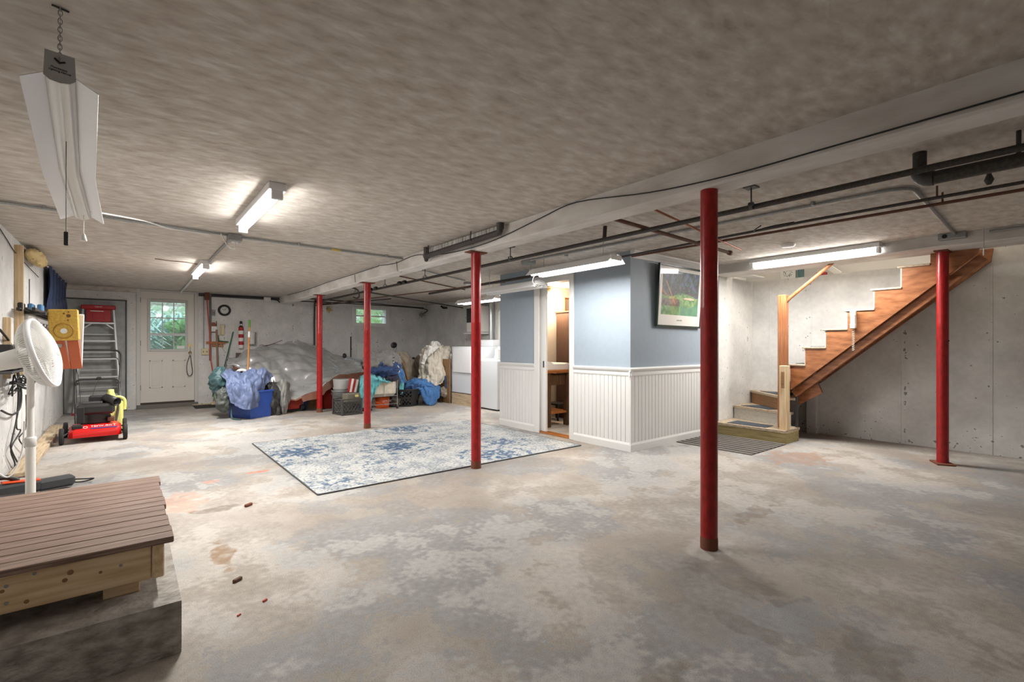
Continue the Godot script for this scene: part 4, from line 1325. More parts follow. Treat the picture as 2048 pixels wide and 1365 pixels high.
	var pc = T("pull_cord", "thin white pull cord hanging from the ceiling by the stairs", "cord", V(6.05, CEIL, -0.72))
	part(MB.new().tube([V(0, 0, 0), V(0, -0.2, 0)], 0.002, 5), "cord", M.galv, pc)
	part(MB.new().tube([V(0, -0.2, 0), V(0, -0.26, 0)], 0.006, 6), "cord_end", M.white_plastic, pc)
	# far pipes over the clothes
	var far = [
		["rusty thin pipe slanting under the far ceiling", [V(4.35, 2.14, -5.6), V(4.05, 2.13, -7.2), V(3.3, 2.1, -10.4)], 0.009, M.rust_pipe],
		["dark pipe crossing the far ceiling with a rusty elbow", [V(3.2, 2.12, -7.8), V(3.25, 2.1, -7.85), V(3.4, 2.1, -7.95), V(6.2, 2.1, -9.6)], 0.014, M.black_pipe],
		["black pipe along the top of the back wall ending at a valve", [V(2.9, 2.16, -10.9), V(4.4, 2.17, -10.95), V(6.1, 2.17, -11.3), V(6.12, 2.05, -11.42)], 0.012, M.black_pipe],
		["second black pipe along the top of the back wall", [V(2.85, 2.2, -10.6), V(4.0, 2.2, -10.8), V(6.1, 2.2, -11.35)], 0.012, M.black_pipe],
		["open ended black pipe pointing at the back wall", [V(3.25, 2.1, -11.1), V(3.75, 2.13, -10.2), V(4.2, 2.16, -9.2)], 0.012, M.black_pipe],
		["black vertical pipe on the back wall behind the tarp", [V(3.36, 0.1, -11.46), V(3.36, 2.1, -11.46), V(3.42, 2.15, -11.4), V(3.6, 2.16, -11.1)], 0.017, M.black_pipe],
		["thin grey conduit crossing the ceiling above the laundry", [fY(845, 541, 2.255), fY(930, 562, 2.255)], 0.011, M.galv],
		["thin dark conduit crossing the ceiling towards the laundry wall", [fY(800, 553, 2.255), fY(930, 580, 2.255)], 0.01, M.rust_pipe],
		["black pipe running under the ceiling above the washing machine", [V(4.3, 2.15, -4.6), V(4.3, 2.15, -5.75), V(4.2, 2.13, -7.6)], 0.02, M.black_pipe]]
	for f in far:
		conduit(f[0], cr(f[1], 4) if f[1].size() > 2 else f[1], f[2], f[3], "iron_pipe", "pipe")
	# hook bent from the beam
	conduit("bent black hook pipe hanging under the far end of the beam", cr([V(2.82, 2.16, -7.75), V(2.95, 2.12, -7.75), V(2.98, 2.02, -7.75), V(2.94, 1.98, -7.75), V(2.88, 2.0, -7.75)], 5), 0.012, M.black_pipe, "hook_pipe", "hook")
	for v in [[658, 620, "brass round valve high on the back wall beside the window", M.brass], [843, 630, "grey gas valve body high in the back corner", M.galv]]:
		var p = fZ(v[0], v[1], BZ + 0.03)
		var vt = T("wall_valve", v[2], "valve", p)
		part(MB.new().disc(V(0, 0, -0.03), V(0, 0, 1), 0.05, 0.04, 16), "body", v[3], vt)
		part(MB.new().tube([V(-0.07, 0.02, 0.02), V(0.07, -0.02, 0.02)], 0.014, 8).tube([V(0, 0.08, 0.01), V(0, -0.08, 0.01)], 0.012, 8), "fitting", v[3], vt)
	conduit("short dark bracket in the upper corner of the laundry wall", [V(6.2, 2.2, -10.6), V(6.2, 2.15, -10.5), V(6.25, 2.15, -10.4)], 0.025, M.black, "wall_bracket", "bracket")

# ---------------------------------------------------------------- rug, mats
func rug_and_mats():
	var t = T("area_rug", "cream rug with worn blue medallions and grey scrollwork on the concrete floor", "rug", V(2.7, 0, -5.2))
	var rm = mat("rug_pile", Color.WHITE, 0.95)
	rm.albedo_texture = rug_image()
	rm.detail_enabled = true
	rm.detail_blend_mode = BaseMaterial3D.BLEND_MODE_MUL
	rm.detail_uv_layer = BaseMaterial3D.DETAIL_UV_2
	rm.detail_albedo = ntex(0.3, {0.0: rgb(190, 190, 190), 1.0: rgb(255, 255, 255)}, 56, 2, 512)
	rm.uv2_triplanar = true
	rm.uv2_world_triplanar = true
	rm.uv2_scale = V(1.5, 1.5, 1.5)
	var P = []
	var fn = FastNoiseLite.new()
	fn.frequency = 1.2
	fn.seed = 3
	for i in 25:
		var row = []
		for j in 29:
			var x = 1.19 + 3.05 * j / 28.0
			var z = -6.55 + 2.58 * i / 24.0
			row.append(V(x, 0.011 + 0.002 * fn.get_noise_2d(x, z), z))
		P.append(row)
	W(MB.new().sheet(P, 0.0, true), "pile", rm, t)
	var e = 0.012
	var bd = [V(1.19, 0.006, -6.55), V(4.24, 0.006, -6.55), V(4.24, 0.006, -3.97), V(1.19, 0.006, -3.97)]
	for k in 4:
		W(MB.new().bar(bd[k], bd[(k + 1) % 4], 0.014, 0.011, 0.003), "binding", mat("grey_binding", rgb(74, 74, 74), 0.9), t)
	# ribbed mat at the foot of the stairs: strips on wires
	t = T("ribbed_doormat", "ribbed dark rubber strip mat at the foot of the stairs", "mat", V(5.75, 0, -2.92))
	var sm = mat("mat_rubber", rgb(116, 110, 104), 0.9)
	var n = 9
	var bm = MB.new().box(Vector3.ZERO, V(0.058, 0.006, 0.93), 0.001).mesh()
	for i in n:
		var o = part(bm, "strip", sm, t)
		o.position = V(-0.4 + 0.84 * i / (n - 1.0), 0.008, -0.005 * i / n)
	part(MB.new().mm(V(-0.42, 0.0005, -0.46), V(0.46, 0.006, 0.46), 0.001), "backing", mat("mat_backing", rgb(42, 41, 40), 0.9), t)
	# black mat by the door
	t = T("entry_mat", "thin black rubber mat on the floor against the door wall", "mat", V(1.32, 0, -11.15))
	part(MB.new().box(V(0, 0.006, 0), V(0.62, 0.012, 0.55), 0.003), "mat", M.rubber, t)
	part(MB.new().box(V(0, 0.016, -0.27), V(0.62, 0.03, 0.02), 0.002), "edge_strip", M.plank_old, t)
	# litter on the slab
	for a in [[475, 1163, "pale cork plug lying on the floor near the platform", 0.02], [530, 1203, "dark chip of wood lying on the floor near the platform", 0.01], [478, 1232, "small red bit lying on the floor near the platform", 0.008], [497, 1013, "brown scrap of bark lying on the floor in front of the rug", 0.025]]:
		var p = fY(a[0], a[1], 0)
		one(MB.new().box(p + V(0, a[3] * 0.4, 0), V(a[3] * 2.4, a[3] * 0.8, a[3]), a[3] * 0.2, Basis(Vector3.UP, 0.6)), "floor_scrap", [M.plank_old, M.rust, mat("red_bit", rgb(190, 60, 40), 0.6), M.rust_pipe][int(a[0]) % 4], a[2], "scrap")

# ---------------------------------------------------------------- deck platform on its concrete pad
func platform():
	var fn = FastNoiseLite.new()
	fn.seed = 9
	fn.frequency = 6.0
	var cm = textured("rough_concrete", ntex(0.009, {0.0: rgb(120, 114, 106), 0.45: rgb(160, 154, 146), 1.0: rgb(200, 196, 190)}, 71, 7, 1024), V(1.0, 1.8, 1.0), 0.9, M.bump_fine, 0.8)
	# rough front and side faces
	var b = MB.new()
	var front = []
	for i in 9:
		var row = []
		for j in 25:
			var x = LX + (0.165 - LX) * j / 24.0
			var y = 0.205 * (1.0 - i / 8.0)
			row.append(V(x, y, -2.27 + (0.012 * fn.get_noise_3d(x, y, 0) if i > 0 else 0.0)))
		front.append(row)
	b.sheet(front, 0.0)
	var side = []
	for i in 9:
		var row = []
		for j in 25:
			var z = -3.75 + (3.75 - 2.27) * j / 24.0
			var y = 0.205 * (1.0 - i / 8.0)
			var q = V(0.165 + (0.01 * fn.get_noise_3d(0, y, z) if i > 0 else 0.0), y, z)
			if j == 24:
				q = front[i][24]
			row.append(q)
		side.append(row)
	b.sheet(side, 0.0)
	var top = [[V(LX, 0.205, -3.75), side[0][0]], [front[0][0], front[0][24]]]
	b.quad(top[0][0], top[0][1], top[1][1], top[1][0], Vector3.UP)
	var o = one(b, "concrete_pad", cm, "rough grey concrete pad under the wooden step platform", "concrete pad")
	# platform
	var t = T("step_platform", "low platform of brown composite deck boards on a pale pine frame", "platform", V(-0.35, 0.205, -2.95))
	var zs = [-2.385, -3.56]
	var n = 7
	var wdt = 1.175 / n
	for i in n:
		var z1 = -2.385 - wdt * i
		var bm = MB.new().box(Vector3.ZERO, V(1.0 + (0.006 * ((i * 5) % 3)), 0.026, wdt - 0.007), 0.004)
		# two fine grooves in each board
		var x0 = LX + 0.02
		var m = W(MB.new().mm(V(x0, 0.4, z1 - wdt + 0.004), V(0.148 - 0.004 * ((i * 7) % 3), 0.424, z1 - wdt * 0.5 - 0.0012), 0.003).mm(V(x0, 0.4, z1 - wdt * 0.5 + 0.0012), V(0.148 - 0.004 * ((i * 7) % 3), 0.424, z1 - 0.003), 0.003).mm(V(x0, 0.4, z1 - wdt * 0.6), V(0.14, 0.42, z1 - wdt * 0.4), 0.0), "deck_board", M.deck[i % 3], t)
	W(MB.new().mm(V(LX + 0.02, 0.263, -2.45), V(0.075, 0.398, -2.41), 0.004), "rim_board", M.pine_x, t)
	W(MB.new().mm(V(0.077, 0.263, -3.52), V(0.117, 0.398, -2.405), 0.004), "rim_board", M.pine_z, t)
	W(MB.new().mm(V(LX + 0.02, 0.263, -3.53), V(0.075, 0.398, -3.49), 0.004), "rim_board", M.pine_x, t)
	for p in [[-0.02, -2.5], [-0.75, -2.5], [-0.02, -3.4], [-0.75, -3.4]]:
		W(MB.new().mm(V(p[0] - 0.055, 0.205, p[1] - 0.04), V(p[0] + 0.06, 0.4, p[1] + 0.04), 0.003), "foot_block", M.pine_x, t)
	for p in [[-0.02, 0.345], [-0.33, 0.36], [-0.33, 0.3], [-0.26, 0.384]]:
		W(MB.new().disc(V(p[0], p[1], -2.412), V(0, 0, 1), 0.006, 0.004, 12), "screw", M.galv, t)
	# knots in the front board
	for k in [[-0.165, 0.36, 0.012], [-0.18, 0.335, 0.01], [-0.34, 0.345, 0.008], [-0.08, 0.335, 0.007], [-0.28, 0.29, 0.009]]:
		W(MB.new().lathe(V(k[0], k[1], -2.4105), V(0, 0, 1), [Vector2(k[2], 0), Vector2(k[2] * 0.6, 0.0012), Vector2(0, 0.0014)], 9), "knot", M.riser, t)

# ---------------------------------------------------------------- along the left wall
func left_side():
	# timber fixed to the wall
	one(MB.new().mm(V(LX, 0.9, -6.86), V(LX + 0.065, 2.21, -6.83), 0.003), "wall_stud", M.pine_y, "tall pine stud fixed upright on the wall behind the fan", "timber")
	one(MB.new().mm(V(LX, 0.9, -6.3), V(LX + 0.05, 1.46, -6.27), 0.003), "wall_stud", M.pine_y, "short pine block fixed upright on the wall above the battery shelf", "timber")
	one(blob(V(LX + 0.08, 2.19, -7.6), V(0.055, 0.06, 0.5), 0.025, 9.0, 5), "foam_insulation", textured("spray_foam", ntex(0.05, {0.0: rgb(150, 118, 64), 0.5: rgb(214, 190, 136), 1.0: rgb(230, 214, 172)}, 72, 4), V(4, 4, 4), 0.9), "lumpy yellow foam insulation in the gap between wall and ceiling", "insulation")
	conduit("thin wire clipped along the top of the wall above the fan", cr([V(LX + 0.01, 2.25, -5.9), V(LX + 0.01, 2.18, -6.4), V(LX + 0.01, 2.12, -6.9), V(LX + 0.02, 2.05, -8.3)], 4), 0.004, M.cord, "wall_wire", "wire")
	# curtain
	var P = []
	for i in 14:
		var row = []
		var y = 2.27 - 0.58 * i / 13.0
		for j in 70:
			var f = j / 69.0
			row.append(V(LX + 0.05 + 0.022 * sin(f * 34.0 + sin(i * 0.35)) + 0.012 * sin(f * 71.0), y - 0.02 * sin(f * 5.0) * i / 13.0, -8.92 - 2.2 * f))
		P.append(row)
	var ct = T("window_curtain", "short navy blue gathered curtain hanging at the top of the wall", "curtain", V(LX + 0.05, 2.27, -10.0))
	W(MB.new().sheet(P, 0.004), "cloth", M.navy, ct)
	W(MB.new().tube([V(LX + 0.05, 2.255, -8.85), V(LX + 0.05, 2.255, -11.2)], 0.008, 8), "curtain_rod", M.white_plastic, ct)
	# lumber on the floor
	var lm = one(MB.new().bar(V(-0.77, 0.025, -6.2), V(-0.80, 0.025, -9.6), 0.14, 0.038, 0.003), "floor_plank", M.plank_old, "long pale plank lying on the floor against the wall", "plank")
	pedestal_fan()
	shelf_and_cords()
	ladders()
	mower()

func pedestal_fan():
	var c = V(-0.45, 0, -4.02)
	var t = T("pedestal_fan", "white pedestal fan with round wire grille standing behind the deck platform", "fan", c)
	var wp = M.white_plastic
	part(MB.new().lathe(V(0, 0, 0), Vector3.UP, [Vector2(0.2, 0), Vector2(0.2, 0.015), Vector2(0.16, 0.03), Vector2(0.05, 0.045), Vector2(0.03, 0.08), Vector2(0, 0.08)], 28), "base", wp, t)
	part(MB.new().lathe(V(0, 0.05, 0), Vector3.UP, [Vector2(0.023, 0), Vector2(0.023, 0.58)], 18), "pole", wp, t)
	part(MB.new().lathe(V(0, 0.6, 0), Vector3.UP, [Vector2(0.023, 0), Vector2(0.027, 0.005), Vector2(0.028, 0.05), Vector2(0.024, 0.055), Vector2(0.018, 0.06)], 18), "collar", mat("grey_white_plastic", rgb(206, 205, 202), 0.45), t)
	part(MB.new().lathe(V(0, 0.65, 0), Vector3.UP, [Vector2(0.017, 0), Vector2(0.017, 0.36), Vector2(0.03, 0.38), Vector2(0.03, 0.46), Vector2(0.02, 0.48), Vector2(0, 0.48)], 18), "upper_pole", wp, t)
	var n = V(0.95, 0.26, 0.12).normalized()
	var side = n.cross(Vector3.UP).normalized()
	var up = side.cross(n)
	var hc = V(0.055, 1.155, 0.03)
	part(MB.new().disc(V(0.0, 1.09, 0.03), V(0, 0, 1), 0.035, 0.02, 16), "tilt_knob", mat("grey_white_plastic_b", rgb(206, 205, 202), 0.45), t)
	# motor housing
	part(MB.new().lathe(hc - n * 0.23, n, [Vector2(0, 0), Vector2(0.04, 0.004), Vector2(0.05, 0.03), Vector2(0.06, 0.15), Vector2(0.05, 0.17), Vector2(0, 0.17)], 24), "motor_housing", wp, t)
	# blades
	var hub = part(MB.new().lathe(hc - n * 0.04, n, [Vector2(0, 0), Vector2(0.035, 0), Vector2(0.035, 0.04), Vector2(0.02, 0.055), Vector2(0, 0.055)], 18), "hub", wp, t)
	for k in 3:
		var P = []
		for i in 7:
			var row = []
			var r = 0.03 + 0.15 * i / 6.0
			for j in 6:
				var a = TAU * k / 3.0 + (j / 5.0 - 0.5) * 1.3
				row.append(hc + (side * cos(a) + up * sin(a)) * r + n * (-0.02 + 0.035 * (j / 5.0 - 0.5)))
			P.append(row)
		part(MB.new().sheet(P, 0.002), "blade", mat("white_blade", rgb(216, 214, 208), 0.4), t)
	# grilles
	var R = 0.205
	var dir = func(a): return side * cos(a) + up * sin(a)
	var rg = MB.new()
	var fg = MB.new()
	for k in 96:
		var a = TAU * k / 96.0
		var l = []
		for i in 6:
			var f = i / 5.0
			var r = 0.06 + (R - 0.06) * sin(f * PI / 2)
			l.append(hc + dir.call(a) * r + n * (-0.085 + 0.085 * (1.0 - cos(f * PI / 2)) ))
		rg.tube(l, 0.0022, 4, false)
		var l2 = []
		for i in 7:
			var f = i / 6.0
			var r = 0.035 + (R - 0.035) * f
			l2.append(hc + dir.call(a + f * 0.9) * r + n * (0.012 + 0.05 * (1.0 - f * f)))
		fg.tube(l2, 0.0021, 4, false)
	for q in [0.09, 0.15]:
		var l = []
		for k in 41:
			l.append(hc + dir.call(TAU * k / 40.0) * q + n * (0.012 + 0.05 * (1.0 - pow(q / R, 2))))
		fg.tube(l, 0.002, 4, false)
	part(rg, "rear_grille", wp, t)
	part(fg, "front_grille", wp, t)
	part(MB.new().lathe(hc + n * 0.055, n, [Vector2(0.04, 0), Vector2(0.036, 0.012), Vector2(0, 0.014)], 20), "badge", wp, t)
	part(MB.new().lathe(hc - n * 0.012, n, [Vector2(R, 0), Vector2(R + 0.007, 0.003), Vector2(R + 0.007, 0.026), Vector2(R, 0.03), Vector2(R - 0.006, 0.026), Vector2(R - 0.006, 0.003), Vector2(R, 0)], 40), "rim", M.white_gloss, t)
	# white cord
	var e = hc - n * 0.17
	part(MB.new().tube(cr([e, e + V(-0.08, -0.02, 0.0), V(-0.21, 0.95, -0.02), V(-0.22, 0.7, -0.05), V(-0.17, 0.5, -0.08), V(-0.1, 0.42, -0.08), V(-0.05, 0.55, -0.1), V(-0.03, 0.75, -0.04)], 7), 0.0045, 6), "power_cord", wp, t)

func shelf_and_cords():
	var t = T("wall_shelf", "grey metal wall shelf holding battery chargers and tangled cords", "shelf", V(LX, 1.0, -5.9))
	W(MB.new().mm(V(LX, 0.985, -6.55), V(LX + 0.2, 1.0, -5.2), 0.003), "board", M.darkgrey, t)
	W(MB.new().mm(V(LX, 0.9, -6.45), V(LX + 0.02, 0.985, -6.42), 0.002).mm(V(LX, 0.9, -5.5), V(LX + 0.02, 0.985, -5.47), 0.002), "bracket", M.galv, t)
	var names = [["black battery charger with an orange latch on the wall shelf", -5.55], ["black battery charger behind the fan on the wall shelf", -5.85], ["black and orange battery pack at the end of the wall shelf", -6.2]]
	for a in names:
		var k = T("battery_charger", a[0], "charger", V(LX + 0.1, 1.0, a[1]), "battery chargers on the wall shelf")
		part(MB.new().box(V(0, 0.05, 0), V(0.16, 0.1, 0.2), 0.015), "body", M.black, k)
		part(MB.new().box(V(0.03, 0.115, 0.0), V(0.1, 0.03, 0.18), 0.008), "latch", M.orange, k)
		part(MB.new().box(V(0, 0.17, -0.01), V(0.13, 0.08, 0.15), 0.014), "battery", M.black, k)
	# cords hanging from the shelf
	var sets = [
		["thick black cord looping down the wall below the shelf", 0.009, [[0, 660], [22, 690], [34, 735], [42, 780], [40, 815], [25, 830], [3, 822]]],
		["black cord hanging down to the plank behind the fan", 0.007, [[34, 735], [38, 800], [33, 840], [24, 880], [22, 898], [35, 925], [41, 935]]],
		["thin black cord zigzagging down the wall", 0.006, [[36, 740], [36, 800], [33, 855], [41, 862], [22, 898], [30, 930], [20, 960]]],
		["black cord drooping behind the fan pole", 0.006, [[52, 790], [53, 830], [50, 860], [38, 878], [52, 898]]],
		["short black cord curled below the shelf", 0.006, [[20, 765], [35, 762], [50, 765], [40, 780], [22, 782], [30, 772]]]]
	for s in sets:
		var pts = []
		for p in s[2]:
			var q = fX(p[0], p[1], LX + 0.035)
			q.y = maxf(q.y, 0.02)
			pts.append(q)
		conduit(s[0], cr(pts, 6), s[1], M.cord, "power_cord", "cord")
	var bun = T("cord_bundle", "tangled bundle of black plug cords below the shelf", "cord", V(LX + 0.05, 0.82, -6.4))
	var rng = RandomNumberGenerator.new()
	rng.seed = 12
	for k in 3:
		var pts = []
		for i in 9:
			pts.append(V(rng.randf_range(0, 0.12), rng.randf_range(-0.08, 0.12), rng.randf_range(-0.25, 0.35)))
		part(MB.new().tube(cr(pts, 6), 0.006, 6), "cord_loop", M.cord, bun)
	# trimmer on the floor
	var h = T("hedge_trimmer", "black and orange hedge trimmer lying on the floor behind the platform", "power tool", V(-0.62, 0, -5.45))
	h.rotation.y = 0.35
	part(MB.new().box(V(-0.1, 0.07, 0), V(0.34, 0.1, 0.12), 0.03).box(V(0.16, 0.06, 0.0), V(0.24, 0.09, 0.1), 0.025), "body", mat("tool_grey", rgb(58, 60, 62), 0.5), h)
	part(MB.new().tube(cr([V(-0.26, 0.08, 0), V(-0.24, 0.15, 0), V(-0.14, 0.17, 0), V(-0.06, 0.13, 0)], 5), 0.018, 8), "handle", M.black, h)
	part(MB.new().box(V(-0.05, 0.125, 0.02), V(0.22, 0.012, 0.06), 0.004, Basis(V(0, 0, 1), -0.1)).box(V(-0.27, 0.1, 0.03), V(0.06, 0.09, 0.06), 0.01), "orange_trim", M.orange, h)
	part(MB.new().tube(cr([V(0.27, 0.06, 0), V(0.35, 0.05, 0.03), V(0.42, 0.03, -0.02), V(0.37, 0.01, -0.06), V(0.3, 0.02, -0.05)], 5), 0.006, 6), "power_cord", M.cord, h)
	var bat = T("tool_case", "black hard tool body lying on the floor beside the hedge trimmer", "power tool", V(-0.72, 0, -5.02))
	part(MB.new().box(V(0, 0.05, 0), V(0.3, 0.1, 0.2), 0.02), "body", M.black, bat)
	part(MB.new().box(V(0.08, 0.06, 0.1), V(0.05, 0.04, 0.01), 0.003), "orange_button", M.orange, bat)

func ladders():
	# aluminium step ladder with a red cap, folded against the panel
	var t = T("step_ladder", "aluminium step ladder with a red top leaning against the grey panel", "ladder", V(-0.4, 0, -11.2))
	var al = M.alu
	var redp = mat("red_ladder_plastic", rgb(160, 22, 26), 0.4)
	for s in [-1, 1]:
		part(MB.new().bar(V(s * 0.315, 0.03, 0.06), V(s * 0.205, 1.86, -0.1), 0.03, 0.065, 0.004, V(0, 0, 1)), "rail", al, t)
		part(MB.new().bar(V(s * 0.3, 0.03, -0.13), V(s * 0.2, 1.8, -0.17), 0.022, 0.04, 0.003, V(0, 0, 1)), "rear_rail", al, t)
		part(MB.new().box(V(s * 0.318, 0.022, 0.06), V(0.05, 0.044, 0.085), 0.005), "rail_foot", redp, t)
	for i in 5:
		var y = 0.33 + 0.318 * i
		var f = (y - 0.03) / 1.83
		var x = 0.315 - 0.11 * f
		var z = 0.06 - 0.16 * f
		part(MB.new().box(V(0, y, z), V(x * 2, 0.03, 0.085), 0.003), "step", al, t)
		if i < 4:
			part(MB.new().box(V(0, y + 0.12, -0.13 - 0.03 * f), V((x - 0.02) * 2, 0.014, 0.02), 0.002), "rear_brace", al, t)
	for s in [-1, 1]:
		part(MB.new().bar(V(s * 0.21, 1.5, -0.05), V(s * 0.1, 1.59, -0.05), 0.004, 0.02, 0.001), "corner_brace", al, t)
	var cap = part(MB.new().box(V(0, 1.885, -0.11), V(0.47, 0.075, 0.17), 0.012), "top_cap", redp, t)
	txt("Cuprum", 0.028, M.white_paint, cap, Transform3D(Basis(), V(0, 1.893, -0.024)))
	var tr = part(MB.new().box(V(0, 1.735, -0.06), V(0.34, 0.22, 0.025), 0.012).box(V(0, 1.73, -0.045), V(0.16, 0.1, 0.008), 0.003), "tray", redp, t)
	part(MB.new().box(V(-0.02, 1.815, -0.046), V(0.18, 0.012, 0.006), 0.001), "tray_slot", al, tr)
	# extension ladder hung level on the wall: two rails, upright rungs
	t = T("extension_ladder", "aluminium ladder hung lengthwise on wall hooks behind the fan", "ladder", V(LX + 0.1, 1.25, -8.2))
	for y in [1.5, 1.08]:
		W(MB.new().mm(V(LX + 0.05, y - 0.035, -10.2), V(LX + 0.09, y + 0.035, -6.9), 0.004), "rail", al, t)
	for i in 10:
		W(MB.new().tube([V(LX + 0.07, 1.1, -7.05 - i * 0.32), V(LX + 0.07, 1.49, -7.05 - i * 0.32)], 0.016, 8), "rung", al, t)
	t = T("bar_clamp_rack", "black bar clamps with blue handles lying on wall hooks above the ladder", "rack", V(LX + 0.1, 1.56, -7.6))
	W(MB.new().mm(V(LX + 0.002, 1.52, -6.95), V(LX + 0.22, 1.545, -6.9), 0.003).mm(V(LX + 0.002, 1.52, -8.9), V(LX + 0.22, 1.545, -8.85), 0.003), "hook_arm", M.darkgrey, t)
	for k in 3:
		W(MB.new().mm(V(LX + 0.03 + k * 0.06, 1.547, -9.2), V(LX + 0.055 + k * 0.06, 1.577, -6.7 + k * 0.05), 0.002), "clamp_bar", M.black, t)
		W(MB.new().box(V(LX + 0.042 + k * 0.06, 1.6, -6.9 - k * 0.1), V(0.04, 0.07, 0.16), 0.01), "clamp_handle", mat("blue_clamp", rgb(84, 140, 190), 0.4) if k != 0 else M.black, t)
	W(MB.new().tube([V(LX + 0.02, 1.55, -7.6), V(LX + 0.02, 1.95, -7.6)], 0.005, 6), "upright_rod", M.darkgrey, t)
	# fibreglass ladder hung with its yellow cap towards the room
	t = T("fibreglass_ladder", "orange fibreglass step ladder with a yellow cap hung along the wall", "ladder", V(-0.64, 1.3, -7.6))
	var yl = textured("yellow_cap_plastic", ntex(0.02, {0.0: rgb(186, 146, 50), 1.0: rgb(214, 178, 84)}, 74, 3), V(3, 3, 3), 0.5)
	var orr = mat("orange_fibreglass", rgb(178, 92, 56), 0.5)
	# cap: a plate with holes marked as shallow recess rings
	var yb = Basis(V(0, 0, 1), 0.04)
	W(MB.new().box(V(-0.57, 1.44, -7.55), V(0.26, 0.36, 0.07), 0.012, yb), "cap", yl, t)
	W(MB.new().lathe(V(-0.57, 1.37, -7.515), V(0, 0, 1), [Vector2(0.085, 0), Vector2(0.09, 0.006), Vector2(0.08, 0.008), Vector2(0.076, 0.0)], 26), "cap_ring", mat("dark_yellow", rgb(164, 120, 40), 0.5), t)
	W(MB.new().disc(V(-0.57, 1.37, -7.516), V(0, 0, 1), 0.03, 0.006, 18), "cap_hole", M.white_paint, t)
	W(MB.new().disc(V(-0.53, 1.545, -7.516), V(0, 0, 1), 0.02, 0.004, 14).disc(V(-0.57, 1.57, -7.516), V(0, 0, 1), 0.01, 0.004, 10).disc(V(-0.53, 1.59, -7.516), V(0, 0, 1), 0.008, 0.004, 10).disc(V(-0.535, 1.495, -7.516), V(0, 0, 1), 0.009, 0.004, 10), "tool_hole", mat("brown_hole", rgb(110, 74, 30), 0.7), t)
	W(MB.new().bar(V(-0.62, 1.27, -7.58), V(-0.57, 0.93, -7.66), 0.1, 0.04, 0.004, V(0, 0, 1)), "front_rail", orr, t)
	W(MB.new().bar(V(-0.5, 1.27, -7.6), V(-0.47, 0.93, -7.68), 0.1, 0.04, 0.004, V(0, 0, 1)), "front_rail", orr, t)
	W(MB.new().box(V(-0.615, 1.2, -7.555), V(0.05, 0.04, 0.004), 0.001), "sticker", M.galv, t)
	W(MB.new().bar(V(-0.425, 1.57, -7.62), V(-0.45, 0.95, -7.75), 0.05, 0.05, 0.006, V(0, 0, 1)), "side_rail", M.white_plastic, t)
	W(MB.new().mm(V(-0.68, 0.95, -8.75), V(-0.64, 1.1, -7.65), 0.006).mm(V(-0.68, 1.35, -8.75), V(-0.64, 1.5, -7.65), 0.006), "rail", orr, t)
	for i in 3:
		W(MB.new().mm(V(-0.64, 1.0, -8.6 + i * 0.3), V(-0.5, 1.45, -8.54 + i * 0.3), 0.003), "step", al, t)
	W(MB.new().mm(V(LX, 1.2, -8.4), V(-0.5, 1.235, -8.36), 0.003).mm(V(LX, 1.2, -8.0), V(-0.5, 1.235, -7.96), 0.003), "wall_hook", M.darkgrey, t)
	conduit("dark ribbed hose end hanging beside the yellow ladder cap", [V(-0.62, 1.42, -9.9), V(-0.72, 1.4, -9.9), V(-0.86, 1.38, -9.9)], 0.03, M.cardboard, "wall_peg", "peg")

